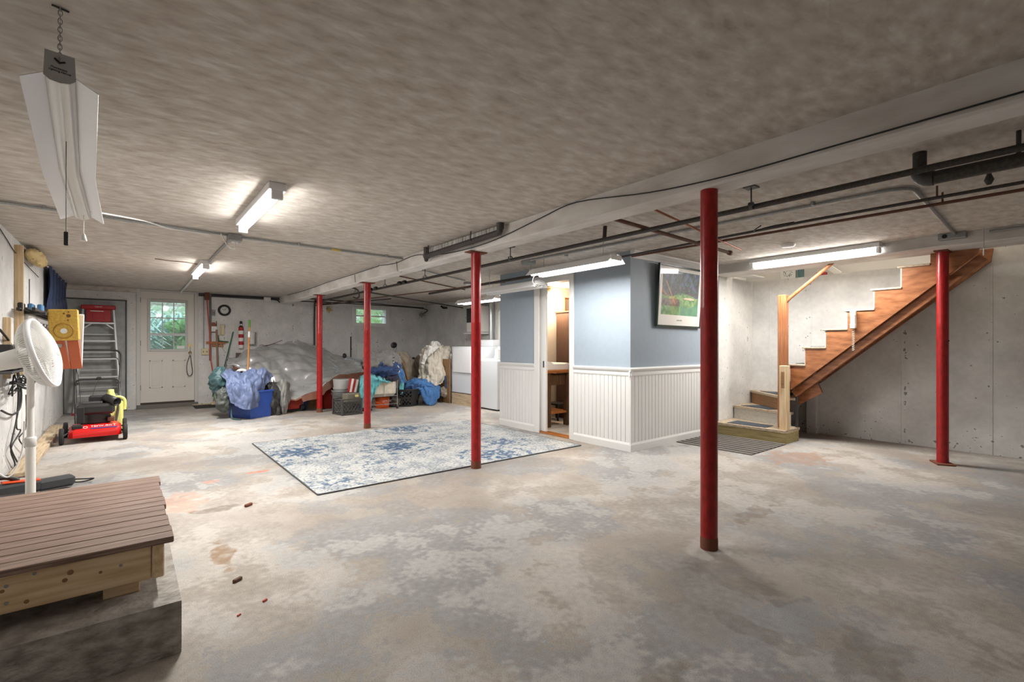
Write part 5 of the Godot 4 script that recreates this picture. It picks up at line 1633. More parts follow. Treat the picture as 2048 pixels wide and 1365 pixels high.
func mower():
	var t = T("lawn_mower", "red push lawn mower with black engine and tubular handle near the ladder", "lawn mower", V(-0.32, 0, -8.2))
	var rp = mat("red_mower_paint", rgb(196, 26, 24), 0.3)
	t.rotation.y = 0.03
	# deck: rounded pan
	var top = [Vector2(-0.2, 0.3), Vector2(0.2, 0.3), Vector2(0.24, 0.27), Vector2(0.25, -0.2), Vector2(0.18, -0.32), Vector2(-0.18, -0.32), Vector2(-0.25, -0.2), Vector2(-0.24, 0.27)]
	var deck = MB.new()
	var low = []
	for p in top:
		low.append(p * 1.04)
	for i in top.size():
		var j = (i + 1) % top.size()
		deck.smooth()
		var a = V(low[i].x, 0.07, low[i].y)
		var b = V(low[j].x, 0.07, low[j].y)
		var c = V(low[j].x, 0.135, low[j].y)
		var d = V(low[i].x, 0.135, low[i].y)
		var out = (a + b) * 0.5
		out.y = 0
		deck.quad(a, b, c, d, out)
		var e = V(top[j].x * 0.9, 0.185, top[j].y * 0.86)
		var f = V(top[i].x * 0.9, 0.185, top[i].y * 0.86)
		deck.quad(d, c, e, f, out + V(0, 0.3, 0))
		deck.tri(f, e, V(0, 0.215, 0), Vector3.UP)
	var dk = part(deck, "deck", rp, t)
	var white = M.white_paint
	txt("TROY-BILT", 0.052, white, dk, Transform3D(Basis(V(1, 0, 0), -1.05), V(0.075, 0.19, 0.245)))
	part(MB.new().lathe(V(-0.095, 0.187, 0.257), V(0, 0.87, 0.5), [Vector2(0.022, 0), Vector2(0.022, 0.002), Vector2(0.017, 0.002), Vector2(0.017, 0)], 18), "emblem_ring", white, dk)
	part(MB.new().box(V(0.08, 0.172, 0.275), V(0.26, 0.004, 0.018), 0.001, Basis(V(1, 0, 0), 0.6)), "blue_stripe", mat("blue_decal", rgb(60, 54, 120), 0.4), dk)
	part(MB.new().box(V(-0.17, 0.195, 0.22), V(0.1, 0.05, 0.1), 0.01), "adjuster", M.black, t)
	part(MB.new().box(V(-0.14, 0.33, 0.16), V(0.07, 0.2, 0.03), 0.006), "side_flap", M.rubber, t)
	# wheels
	for p in [[-0.31, 0.27, 0.1], [0.29, 0.27, 0.1], [-0.3, -0.33, 0.1], [0.3, -0.33, 0.1]]:
		var wv = part(MB.new().lathe(V(p[0] - 0.022, p[2], p[1]), V(1, 0, 0), [Vector2(0.05, 0.0), Vector2(0.09, 0.0), Vector2(0.1, 0.008), Vector2(0.1, 0.036), Vector2(0.09, 0.044), Vector2(0.05, 0.044)], 26), "wheel", M.rubber, t)
		part(MB.new().disc(V(p[0] - 0.02, p[2], p[1]), V(1, 0, 0), 0.05, 0.04, 18), "wheel_hub", M.darkgrey, wv)
	part(MB.new().tube([V(-0.3, 0.1, 0.27), V(-0.24, 0.14, 0.24)], 0.012, 8).tube([V(0.28, 0.1, 0.27), V(0.23, 0.14, 0.24)], 0.012, 8).tube([V(-0.3, 0.1, -0.33), V(0.3, 0.1, -0.33)], 0.01, 8), "axle", M.darkgrey, t)
	# engine
	var en = part(MB.new().lathe(V(0, 0.2, -0.04), Vector3.UP, [Vector2(0.0, 0), Vector2(0.15, 0), Vector2(0.155, 0.03), Vector2(0.145, 0.06), Vector2(0.155, 0.08), Vector2(0.145, 0.11), Vector2(0.155, 0.13), Vector2(0, 0.13)], 22), "engine", M.black, t)
	part(MB.new().box(V(0.0, 0.39, 0.0), V(0.38, 0.13, 0.28), 0.03), "engine_cover", mat("engine_black", rgb(40, 40, 41), 0.35), en)
	part(MB.new().box(V(-0.03, 0.465, 0.0), V(0.2, 0.03, 0.18), 0.012), "recoil_cover", M.darkgrey, en)
	part(MB.new().box(V(0.02, 0.5, -0.12), V(0.18, 0.1, 0.12), 0.02), "fuel_tank", M.black, en)
	part(MB.new().box(V(0.15, 0.25, 0.04), V(0.07, 0.06, 0.1), 0.008), "muffler", M.rust_pipe, en)
	part(MB.new().lathe(V(0.1, 0.52, -0.04), V(0.55, -0.25, 0.8).normalized(), [Vector2(0.0, 0.0), Vector2(0.05, 0), Vector2(0.055, 0.2), Vector2(0.045, 0.2), Vector2(0.04, 0.02), Vector2(0, 0.02)], 20), "chute", M.black, en)
	# handle
	var H = []
	for p in [V(-0.2, 0.12, -0.33), V(-0.21, 0.3, -0.42), V(-0.22, 0.68, -0.62), V(-0.235, 1.0, -0.85)]:
		H.append(p)
	H += bend(V(-0.235, 1.0, -0.85), V(-0.24, 1.14, -0.95), V(0.24, 1.14, -0.95), 0.11)
	H += bend(V(-0.24, 1.14, -0.95), V(0.27, 1.14, -0.95), V(0.27, 1.0, -0.85), 0.11)
	H += [V(0.27, 1.0, -0.85), V(0.25, 0.68, -0.62), V(0.23, 0.3, -0.42), V(0.2, 0.12, -0.33)]
	var hd = part(MB.new().tube(H, 0.0125, 10), "handle", M.black, t)
	part(MB.new().tube([V(-0.22, 0.62, -0.6)] + bend(V(-0.22, 0.62, -0.6), V(-0.21, 0.735, -0.62), V(0.2, 0.735, -0.62), 0.06) + bend(V(-0.2, 0.735, -0.62), V(0.24, 0.735, -0.62), V(0.25, 0.62, -0.6), 0.06) + [V(0.25, 0.62, -0.6)], 0.012, 10), "cross_bar", M.black, hd)
	part(MB.new().tube([V(-0.22, 0.9, -0.82)] + bend(V(-0.22, 0.9, -0.82), V(-0.2, 1.03, -0.86), V(0.2, 1.03, -0.86), 0.05) + bend(V(-0.2, 1.03, -0.86), V(0.24, 1.03, -0.86), V(0.25, 0.93, -0.82), 0.05) + [V(0.25, 0.92, -0.82)], 0.005, 8), "control_bail", M.black, hd)
	part(MB.new().box(V(0.03, 0.75, -0.61), V(0.05, 0.035, 0.04), 0.01).box(V(-0.225, 0.92, -0.8), V(0.05, 0.05, 0.05), 0.012).box(V(0.22, 0.68, -0.6), V(0.04, 0.03, 0.03), 0.008).box(V(-0.2, 0.68, -0.6), V(0.04, 0.03, 0.03), 0.008), "clamp", M.black, hd)
	part(MB.new().tube(cr([V(0.03, 0.74, -0.6), V(-0.02, 0.6, -0.35), V(-0.04, 0.48, -0.1)], 5), 0.003, 5), "starter_rope", M.cord, t)
	part(MB.new().tube(cr([V(-0.21, 0.9, -0.8), V(-0.17, 0.6, -0.6), V(-0.16, 0.4, -0.4), V(-0.15, 0.3, -0.2)], 5), 0.004, 5).tube(cr([V(-0.22, 0.9, -0.8), V(-0.2, 0.55, -0.55), V(-0.19, 0.38, -0.42)], 5), 0.004, 5), "control_cable", M.cord, t)
	# yellow jug standing behind
	var j = T("yellow_jug", "yellow green plastic jug standing behind the lawn mower engine", "jug", V(-0.17, 0.0, -8.72))
	var jm = mat("yellow_green_plastic", rgb(212, 212, 128), 0.4)
	part(MB.new().box(V(0.04, 0.23, 0), V(0.17, 0.42, 0.13), 0.03), "body", jm, j)
	part(MB.new().lathe(V(-0.01, 0.4, 0), V(0, 1, 0), [Vector2(0.07, 0), Vector2(0.065, 0.06), Vector2(0.035, 0.16), Vector2(0.035, 0.19), Vector2(0, 0.195)], 18), "neck", jm, j)
	part(MB.new().tube(cr([V(0.02, 0.48, 0), V(0.09, 0.48, 0), V(0.14, 0.43, 0), V(0.14, 0.3, 0)], 5), 0.02, 8), "handle", jm, j)

# ---------------------------------------------------------------- door wall
func door_wall():
	# outside door
	var fz = BZ + 0.005
	var wf = mat("door_frame_paint", rgb(206, 203, 198), 0.55)
	var b = MB.new()
	b.mm(V(0.13, 0.07, BZ - 0.12), V(0.19, 2.29, BZ + 0.02), 0.003).mm(V(1.05, 0.07, BZ - 0.12), V(1.11, 2.25, BZ + 0.02), 0.003).mm(V(0.19, 2.243, BZ - 0.12), V(1.05, 2.275, BZ + 0.02), 0.003)
	var d = S(b, "door_1", wf)
	var dm = mat("door_paint", rgb(218, 212, 204), 0.45)
	var z1 = BZ - 0.02
	var z2 = BZ - 0.062
	b = MB.new()
	b.mm(V(0.192, 0.11, z2), V(1.048, 1.1, z1), 0.002).mm(V(0.192, 2.09, z2), V(1.048, 2.24, z1), 0.002).mm(V(0.192, 1.1, z2), V(0.3, 2.09, z1), 0.002).mm(V(0.93, 1.1, z2), V(1.048, 2.09, z1), 0.002)
	part(b, "slab", dm, d)
	# raised panels
	for x in [[0.325, 0.535], [0.69, 0.9]]:
		b = MB.new()
		b.mm(V(x[0], 0.385, z1), V(x[1], 0.405, z1 + 0.008), 0.003).mm(V(x[0], 0.9, z1), V(x[1], 0.92, z1 + 0.008), 0.003).mm(V(x[0], 0.385, z1), V(x[0] + 0.02, 0.92, z1 + 0.008), 0.003).mm(V(x[1] - 0.02, 0.385, z1), V(x[1], 0.92, z1 + 0.008), 0.003)
		b.mm(V(x[0] + 0.045, 0.43, z1), V(x[1] - 0.045, 0.875, z1 + 0.006), 0.005)
		part(b, "panel", dm, d)
	# glazed light
	var gf = part(MB.new().mm(V(0.295, 1.09, z1 - 0.01), V(0.345, 2.1, z1 + 0.018), 0.004).mm(V(0.895, 1.09, z1 - 0.01), V(0.94, 2.1, z1 + 0.018), 0.004).mm(V(0.345, 1.09, z1 - 0.01), V(0.895, 1.135, z1 + 0.018), 0.004).mm(V(0.345, 2.04, z1 - 0.01), V(0.895, 2.1, z1 + 0.018), 0.004), "light_frame", mat("light_frame_paint", rgb(196, 194, 190), 0.5), d)
	var gx = [0.345, 0.53, 0.712, 0.895]
	var gy = [1.135, 1.435, 1.74, 2.04]
	for i in 3:
		for k in 3:
			part(MB.new().mm(V(gx[i] + 0.004, gy[k] + 0.004, z1 - 0.022), V(gx[i + 1] - 0.004, gy[k + 1] - 0.004, z1 - 0.018), 0), "pane", M.glass, d)
	for i in 2:
		part(MB.new().mm(V(gx[i + 1] - 0.008, 1.135, z1 - 0.026), V(gx[i + 1] + 0.008, 2.04, z1 - 0.012), 0.002), "muntin", wf, gf)
		part(MB.new().mm(V(0.345, gy[i + 1] - 0.009, z1 - 0.028), V(0.895, gy[i + 1] + 0.009, z1 - 0.01), 0.002), "muntin", wf, gf)
	part(MB.new().mm(V(0.345, 1.395, z1 - 0.05), V(0.895, 1.435, z1 - 0.032), 0.002), "blind_rail", M.white_paint, gf)
	for i in 4:
		part(MB.new().mm(V(0.345, 1.985 + i * 0.014, z1 - 0.05), V(0.895, 1.993 + i * 0.014, z1 - 0.032), 0.001), "blind_slat", M.white_paint, gf)
	var kn = part(MB.new().disc(V(0.975, 1.06, z1), V(0, 0, 1), 0.03, 0.006, 18).lathe(V(0.975, 1.06, z1 + 0.006), V(0, 0, 1), [Vector2(0.012, 0), Vector2(0.012, 0.025), Vector2(0.027, 0.035), Vector2(0.027, 0.055), Vector2(0, 0.06)], 16), "knob", M.brass, d)
	part(MB.new().disc(V(0.975, 1.205, z1), V(0, 0, 1), 0.032, 0.014, 18), "deadbolt", M.brass, d)
	for y in [0.35, 1.2, 2.02]:
		part(MB.new().mm(V(0.186, y, z1 - 0.004), V(0.198, y + 0.1, z1 + 0.008), 0.002), "hinge", M.darkgrey, d)
	part(MB.new().mm(V(0.13, 0.0, BZ - 0.1), V(1.11, 0.075, BZ + 0.03), 0.004), "threshold", mat("grey_sill", rgb(112, 108, 102), 0.8), d)
	part(MB.new().mm(V(0.19, 0.076, BZ - 0.07), V(1.05, 0.108, BZ - 0.015), 0.003), "weather_strip", mat("weather_strip", rgb(70, 58, 50), 0.7), d)
	# lanyard with keys on the knob
	var ly = T("key_lanyard", "dark lanyard and keys hanging from the door knob", "lanyard", V(0.975, 1.06, BZ + 0.05))
	part(MB.new().tube(cr([V(0.0, -0.03, 0), V(-0.05, -0.2, 0.0), V(-0.055, -0.36, 0.0), V(-0.02, -0.46, 0.0), V(0.035, -0.4, 0.0), V(0.02, -0.2, 0.0), V(0.0, -0.03, 0)], 6), 0.007, 6), "strap", M.darkgrey, ly)
	part(MB.new().box(V(0.0, 0.07, 0.0), V(0.02, 0.09, 0.006), 0.002).box(V(0.0, -0.03, 0.01), V(0.03, 0.05, 0.006), 0.002), "keys", M.chrome, ly)
	# small sign in the glass
	one(MB.new().mm(V(0.76, 1.14, z1 - 0.015), V(0.89, 1.2, z1 - 0.011), 0.001), "window_card", M.white_plastic, "small white card in the lower corner of the door glass", "card")
	# grey steel panel
	var st = T("steel_panel", "tall flat grey panel in a dark frame behind the step ladder", "panel", V(-0.45, 0, BZ + 0.02))
	W(MB.new().mm(V(-0.87, 0.01, BZ), V(-0.02, 2.03, BZ + 0.02), 0.002), "sheet", textured("grey_panel_paint", ntex(0.01, {0.0: rgb(146, 148, 148), 1.0: rgb(172, 173, 172)}, 75, 5), V(1, 1, 1), 0.55), st)
	W(MB.new().mm(V(-0.885, 0.0, BZ), V(-0.865, 2.05, BZ + 0.035), 0.002).mm(V(-0.03, 0.0, BZ), V(-0.008, 2.05, BZ + 0.035), 0.002).mm(V(-0.885, 2.03, BZ), V(-0.008, 2.05, BZ + 0.035), 0.002), "frame", M.darkgrey, st)
	# clock
	var cp = fZ(449, 621, BZ + 0.02)
	var ck = T("wall_clock", "round wall clock with thick black rim on the door wall", "clock", V(cp.x, cp.y, BZ))
	part(MB.new().lathe(Vector3.ZERO, V(0, 0, 1), [Vector2(0.118, 0), Vector2(0.118, 0.02), Vector2(0.105, 0.035), Vector2(0.085, 0.03), Vector2(0.075, 0.018)], 36), "rim", M.black, ck)
	part(MB.new().disc(Vector3.ZERO, V(0, 0, 1), 0.08, 0.016, 32), "dial", mat("dial", rgb(206, 210, 206), 0.4), ck)
	for k in 12:
		var a = TAU * k / 12.0
		part(MB.new().box(V(sin(a) * 0.062, cos(a) * 0.062, 0.0165), V(0.005, 0.016, 0.001), 0, Basis(V(0, 0, 1), -a)), "hour_mark", M.black, ck)
	part(MB.new().bar(V(0, 0, 0.019), V(-0.04, 0.02, 0.019), 0.003, 0.006, 0.001).bar(V(0, 0, 0.019), V(0.03, 0.035, 0.019), 0.003, 0.007, 0.001), "hands", M.black, ck)
	# small wall things
	var p = fZ(427, 626, BZ + 0.01)
	var th = T("wall_bracket_plate", "small grey metal plate on the wall beside the clock", "plate", p)
	part(MB.new().box(Vector3.ZERO, V(0.07, 0.13, 0.015), 0.004), "plate", M.galv, th)
	part(MB.new().box(V(-0.01, -0.01, 0.012), V(0.01, 0.07, 0.012), 0.002).box(V(0.015, -0.01, 0.012), V(0.01, 0.07, 0.012), 0.002), "slot", M.darkgrey, th)
	p = fZ(427, 655, BZ + 0.01)
	var hn = T("note_holder", "wooden house shaped note holder with white paper on the door wall", "note holder", p)
	part(MB.new().ext([Vector2(-0.06, 0.02), Vector2(0.06, 0.02), Vector2(0.045, 0.07), Vector2(0.02, 0.1), Vector2(-0.02, 0.1), Vector2(-0.045, 0.07)], V(0, 0, 0), V(1, 0, 0), V(0, 1, 0), V(0, 0, 0.02)).box(V(0, -0.1, 0.015), V(0.12, 0.02, 0.03), 0.004), "body", mat("reddish_wood", rgb(122, 66, 44), 0.5), hn)
	part(MB.new().box(V(0, -0.035, 0.01), V(0.115, 0.11, 0.015), 0.002), "paper", M.white_paint, hn)
	part(MB.new().tube([V(0.05, 0.02, 0.02), V(0.05, 0.13, 0.02)], 0.006, 6), "pen", M.black, hn)
	p = fZ(445, 660, BZ + 0.01)
	var te = T("wall_telephone", "cream corded wall telephone on the door wall", "telephone", p)
	var cm = mat("cream_plastic", rgb(212, 200, 164), 0.45)
	part(MB.new().box(V(-0.01, 0, 0.01), V(0.07, 0.22, 0.03), 0.01), "cradle", cm, te)
	part(MB.new().box(V(0, 0.07, 0.045), V(0.06, 0.07, 0.04), 0.014).box(V(0, -0.075, 0.045), V(0.06, 0.07, 0.04), 0.014).box(V(0, 0, 0.05), V(0.045, 0.14, 0.025), 0.008), "handset", cm, te)
	var co = []
	for i in 60:
		var f = i / 59.0
		co.append(V(-0.02 + 0.05 * sin(f * PI * 2.0 - PI / 2), -0.11 - 0.33 * sin(f * PI), 0.03))
	part(MB.new().tube(co, 0.006, 6), "cord", cm, te)
	# switch box, conduits and cord beside the door
	p = fZ(410, 704, BZ + 0.02)
	var sw = T("switch_box", "cream double switch box beside the outside door", "switch", p)
	part(MB.new().box(Vector3.ZERO, V(0.13, 0.13, 0.05), 0.006), "body", cm, sw)
	part(MB.new().box(V(-0.03, 0, 0.03), V(0.012, 0.028, 0.014), 0.002).box(V(0.03, 0, 0.03), V(0.012, 0.028, 0.014), 0.002), "switch_lever", M.darkgrey, sw)
	conduit("thin steel conduit dropping from the ceiling to the switch box", [V(1.205, 2.25, BZ + 0.02), V(1.205, 1.14, BZ + 0.02)], 0.009, M.galv)
	one(MB.new().mm(V(1.3, 0.9, BZ), V(1.335, 2.26, BZ + 0.04), 0.003), "wall_strip", mat("dark_strip", rgb(104, 102, 98), 0.7), "narrow dark wood strip on the wall beside the orange cord", "strip")
	conduit("orange extension cord hanging from the ceiling down to the floor beside the door", cr([V(1.26, 2.2, BZ + 0.045), V(1.27, 1.9, BZ + 0.045), V(1.3, 1.5, BZ + 0.05), V(1.31, 1.05, BZ + 0.06), V(1.37, 0.6, BZ + 0.06), V(1.47, 0.2, BZ + 0.09), V(1.56, 0.02, BZ + 0.2)], 6), 0.012, mat("orange_cord", rgb(196, 90, 70), 0.6), "orange_extension_cord", "cord")
	one(MB.new().mm(V(1.22, 2.13, BZ), V(1.3, 2.28, BZ + 0.06), 0.004), "copper_stub", M.rust, "rust coloured pipe stub under the ceiling beside the door", "pipe")
	# tool rack with handles
	p = fZ(432, 686, BZ + 0.02)
	var tr = T("tool_rack", "short wooden tool rack on the door wall below the telephone", "rack", p)
	part(MB.new().box(Vector3.ZERO, V(0.34, 0.05, 0.05), 0.006), "rail", M.warmwood, tr)
	part(MB.new().box(V(0.03, -0.06, 0), V(0.2, 0.05, 0.03), 0.005), "peg_block", M.warmwood, tr)
	part(MB.new().disc(V(0.06, -0.06, 0.016), V(0, 0, 1), 0.012, 0.02, 10), "peg", M.chrome, tr)
	var hd1 = T("push_broom", "broom with a plain wooden handle leaning on the door wall", "broom", V(1.42, 0, BZ + 0.1))
	part(MB.new().tube([V(0.02, 0.05, 0.12), V(0.0, 1.53, -0.02)], 0.019, 10), "handle", mat("old_handle", rgb(140, 116, 92), 0.6), hd1)
	part(MB.new().box(V(0.02, 0.045, 0.12), V(0.26, 0.06, 0.06), 0.008), "head", M.pine_x, hd1)
	var rk = T("green_rake", "green metal rake leaning on the door wall", "rake", V(1.6, 0, BZ + 0.15))
	var gm = mat("green_paint", rgb(44, 100, 76), 0.45)
	part(MB.new().tube([V(-0.14, 0.42, 0.1), V(0.12, 1.49, -0.1)], 0.012, 8), "handle", gm, rk)
	part(MB.new().tube([V(0.03, 1.28, -0.07), V(-0.14, 1.3, -0.07), V(-0.16, 1.42, -0.07)], 0.012, 8), "tine_bar", gm, rk)
	part(MB.new().tube([V(-0.14, 0.42, 0.1), V(-0.24, 0.42, 0.1), V(-0.27, 0.18, 0.12)], 0.011, 8), "lower_bar", gm, rk)
	conduit("pale green hose hanging down beside the broom", cr([V(1.36, 0.4, BZ + 0.1), V(1.38, 0.2, BZ + 0.12), V(1.42, 0.02, BZ + 0.16)], 5), 0.016, mat("pale_green", rgb(150, 176, 148), 0.5), "garden_hose", "hose")
	# striped hanging tool, paper roll, green handled pole
	p = fZ(482, 668, BZ + 0.06)
	var fe = T("fire_extinguisher", "slim fire extinguisher with red and white bands hung on the door wall", "extinguisher", p)
	for k in 6:
		part(MB.new().lathe(V(0, 0.14 - k * 0.075, 0), V(0, -1, 0), [Vector2(0.045, 0), Vector2(0.047, 0.004), Vector2(0.047, 0.071), Vector2(0.045, 0.075)], 18), "band", mat("red_band", rgb(170, 30, 32), 0.5) if k % 2 == 0 else M.white_plastic, fe)
	part(MB.new().lathe(V(0, 0.14, 0), V(0, 1, 0), [Vector2(0.046, 0), Vector2(0.02, 0.03), Vector2(0.02, 0.07), Vector2(0.028, 0.08), Vector2(0.022, 0.12), Vector2(0, 0.13)], 16), "valve_head", M.black, fe)
	part(MB.new().disc(V(0, 0.19, 0.02), V(0, 0, 1), 0.02, 0.012, 14), "gauge", M.chrome, fe)
	p = fZ(503, 676, BZ + 0.1)
	var pr = T("paper_towel_roll", "white paper towel roll on the door wall behind the tarp", "paper roll", p)
	part(MB.new().lathe(V(0, -0.14, 0), V(0, 1, 0), [Vector2(0.02, 0), Vector2(0.068, 0), Vector2(0.07, 0.01), Vector2(0.07, 0.25), Vector2(0.068, 0.26), Vector2(0.02, 0.26)], 24), "roll", M.white_cloth, pr)
	part(MB.new().box(V(0.08, -0.02, -0.02), V(0.01, 0.28, 0.05), 0.002), "holder", M.galv, pr)
	var pb = T("painting_pole", "wooden pole with green grip and white sleeve standing in the tarp pile", "pole", V(1.93, 0, -9.6))
	var a0 = fZ(499, 641, -9.9)
	var a1 = fZ(496, 740, -9.5)
	var lerpv = func(f): return a0.lerp(a1, f)
	W(MB.new().tube([lerpv.call(0.0), lerpv.call(0.15)], 0.019, 10), "grip", mat("green_grip", rgb(92, 140, 58), 0.5), pb)
	W(MB.new().tube([lerpv.call(0.15), lerpv.call(1.0)], 0.014, 10), "shaft", mat("varnished_pole", rgb(186, 122, 50), 0.4), pb)
	W(MB.new().tube([lerpv.call(0.24), lerpv.call(0.36)], 0.018, 10), "sleeve", M.white_plastic, pb)
	# clutter along the wall head
	conduit("dark cable bundle along the top of the door wall", cr([V(1.35, 2.25, BZ + 0.03), V(1.7, 2.23, BZ + 0.03), V(2.0, 2.25, BZ + 0.03), V(2.5, 2.22, BZ + 0.04), V(2.62, 2.15, BZ + 0.05)], 5), 0.012, M.cord, "cable_bundle", "cable")
	one(MB.new().mm(V(1.12, 2.2, BZ), V(2.62, 2.262, BZ + 0.03), 0.003), "head_plank", M.darkgrey, "dark plank along the top of the door wall", "plank")
	one(MB.new().mm(V(2.3, 2.16, BZ + 0.03), V(2.43, 2.25, BZ + 0.09), 0.004), "cable_box", M.white_plastic, "small white cable box at the top of the door wall", "electrical box")
	# window in the back wall
	b = MB.new()
	b.mm(V(4.26, 1.68, BZ - 0.1), V(4.345, 2.15, BZ + 0.02), 0.003).mm(V(5.11, 1.68, BZ - 0.1), V(5.2, 2.15, BZ + 0.02), 0.003).mm(V(4.345, 1.68, BZ - 0.1), V(5.11, 1.76, BZ + 0.02), 0.003).mm(V(4.345, 2.1, BZ - 0.1), V(5.11, 2.15, BZ + 0.02), 0.003)
	var wn = S(b, "window_1", M.white_paint)
	part(MB.new().mm(V(4.345, 1.92, BZ - 0.08), V(5.11, 1.955, BZ - 0.04), 0.002), "meeting_rail", M.white_paint, wn)
	part(MB.new().mm(V(4.345, 1.76, BZ - 0.066), V(5.11, 1.92, BZ - 0.062), 0), "pane", M.glass, wn)
	part(MB.new().mm(V(4.345, 1.955, BZ - 0.066), V(5.11, 2.1, BZ - 0.062), 0), "pane", M.glass, wn)
	for i in 6:
		part(MB.new().box(V(4.727, 1.975 + i * 0.022, BZ - 0.03), V(0.75, 0.002, 0.016), 0, Basis(V(1, 0, 0), 0.35)), "blind_slat", M.white_plastic, wn)

# ---------------------------------------------------------------- the heap at the back
func tote_like(t, w, d, h, m, mb = null):
	# tapered plastic tub, open top with a rim (local axes)
	var b = MB.new()
	var k = 0.9
	for s in [1, -1]:
		b.flat()
		b.quad(V(-w / 2 * k, 0.002, s * d / 2 * k), V(w / 2 * k, 0.002, s * d / 2 * k), V(w / 2, h, s * d / 2), V(-w / 2, h, s * d / 2), V(0, 0, s))
		b.quad(V(s * w / 2 * k, 0.002, -d / 2 * k), V(s * w / 2 * k, 0.002, d / 2 * k), V(s * w / 2, h, d / 2), V(s * w / 2, h, -d / 2), V(s, 0, 0))
	b.quad(V(-w / 2 * k, 0.002, -d / 2 * k), V(w / 2 * k, 0.002, -d / 2 * k), V(w / 2 * k, 0.002, d / 2 * k), V(-w / 2 * k, 0.002, d / 2 * k), Vector3.DOWN)
	part(b, "tub", m, t)
	part(MB.new().box(V(0, h, d / 2), V(w + 0.03, 0.03, 0.02), 0.005).box(V(0, h, -d / 2), V(w + 0.03, 0.03, 0.02), 0.005).box(V(w / 2, h, 0), V(0.02, 0.03, d), 0.005).box(V(-w / 2, h, 0), V(0.02, 0.03, d), 0.005), "rim", m, t)
func sheet_thing(n, label, cat, m, ctrl, nu, nv, amp, freq, sd, thick = 0.004, group = ""):
	var P = wrinkle(grid(ctrl, nu * 3, nv * 2), amp * 1.1, freq, sd, 0.004, V(1.4, 0.45, 1.0))
	P = wrinkle(P, amp * 0.16, freq * 2.6, sd + 500, 0.004, V(1.0, 0.8, 1.0))
	return one(MB.new().sheet(P, thick), n, m, label, cat, group)
func row(us, vs, zs):
	var out = []
	for i in us.size():
		out.append(fZ(us[i], vs[i], zs[i] if zs is Array else zs))
	return out
func pile():
	# silver tarp over a heap of boxes
	var us = [450, 500, 545, 575, 598, 640, 690, 745]
	var c0 = row(us, [718, 702, 700, 690, 684, 696, 716, 720], -11.1)
	var c1 = row([456, 500, 528, 565, 595, 640, 690, 745], [713, 695, 691, 682, 675.5, 690, 711, 716], -10.7)
	var c2 = row([452, 500, 535, 568, 605, 645, 695, 745], [718, 716, 722, 716, 718, 722, 728, 724], [-10.3, -10.1, -10.05, -10.1, -10.2, -10.2, -10.25, -10.3])
	var c3 = row([455, 500, 545, 570, 608, 648, 698, 748], [722, 736, 752, 765, 758, 748, 738, 730], [-10.15, -9.8, -9.65, -9.6, -9.75, -9.8, -9.9, -9.9])
	var c4 = row([458, 498, 548, 568, 590, 642, 690, 752], [727, 742, 775, 800, 798, 769, 744, 734], [-10.1, -9.75, -9.5, -9.2, -9.12, -9.1, -9.15, -9.2])
	var t = T("tarp", "crumpled silver tarp with brown underside draped over a heap of boxes", "tarp", V(2.6, 0, -9.9))
	var P = wrinkle(grid([c0, c1, c2, c3, c4], 16, 22, true), 0.08, 1.0, 21, 0.004, V(1.3, 0.6, 0.8))
	P = wrinkle(P, 0.035, 2.2, 22, 0.004, V(0.6, 1.3, 1))
	W(MB.new().sheet(P, 0.004), "sheet", M.tarp, t)
	# brown turned-up hem along the lower edge
	var e = P[P.size() - 1]
	var e1 = []
	var e2 = []
	for i in e.size():
		var f = i / float(e.size() - 1)
		var wd = 0.05 + 0.09 * clampf((f - 0.5) * 6.0, 0, 1) * clampf((1.05 - f) * 4.0, 0.3, 1)
		if f > 0.3 and f < 0.6:
			wd = 0.02
		e1.append(e[i] + V(0, -0.002, 0.004))
		e2.append(e[i] + V(0.01, -wd, 0.03))
	for q in e2:
		q.y = maxf(q.y, 0.005)
	W(MB.new().sheet([e1, e2], 0.003), "brown_hem", M.tarp_back, t)
	W(MB.new().tube(cr([fZ(518, 692, -10.6), fZ(524, 690, -10.6), fZ(530, 692, -10.6), fZ(540, 690, -10.7), fZ(565, 681, -10.7)], 4), 0.006, 6), "drawstring", M.rust_pipe, t)
	# fold reaching the floor
	sheet_thing("tarp_fold", "grey fold of tarp hanging down to the floor beside the black cover", "tarp", M.bag_grey, [row([545, 558, 572, 580], [765, 762, 760, 768], [-9.3, -9.2, -9.2, -9.3]), row([548, 562, 576, 582], [790, 785, 782, 790], [-9.2, -9.05, -9.05, -9.2]), row([556, 564, 574, 581], [808, 810, 808, 805], [-9.15, -9.0, -9.0, -9.1]), row([560, 566, 573, 577], [828, 829, 828, 826], [-9.1, -9.05, -9.05, -9.1])], 6, 6, 0.04, 3.0, 23)
	sheet_thing("grill_cover", "crumpled black grill cover slumped between the blue tub and the tarp", "cover", M.black_cloth, [row([520, 532, 545, 556], [765, 760, 764, 775], [-9.2, -9.1, -9.1, -9.2]), row([528, 538, 550, 562], [782, 780, 784, 795], [-9.1, -8.98, -9.0, -9.1]), row([536, 545, 556, 566], [803, 803, 806, 812], [-9.05, -8.95, -8.97, -9.05]), row([544, 550, 558, 566], [831, 832, 832, 830], [-9.05, -8.98, -8.98, -9.05])], 6, 6, 0.05, 4.0, 24, 0.01)
	# what stands under the tarp
	var bx = T("brown_panel", "dark brown board standing behind the tarp", "board", V(1.72, 0, -10.75))
	part(MB.new().box(V(0, 0.53, 0), V(0.12, 1.06, 0.02), 0.002), "board", mat("dark_brown_board", rgb(78, 64, 58), 0.7), bx)
	var ch = T("red_tool_bag", "red tool bag with a black emblem standing under the tarp edge", "bag", V(2.385, 0, -9.42))
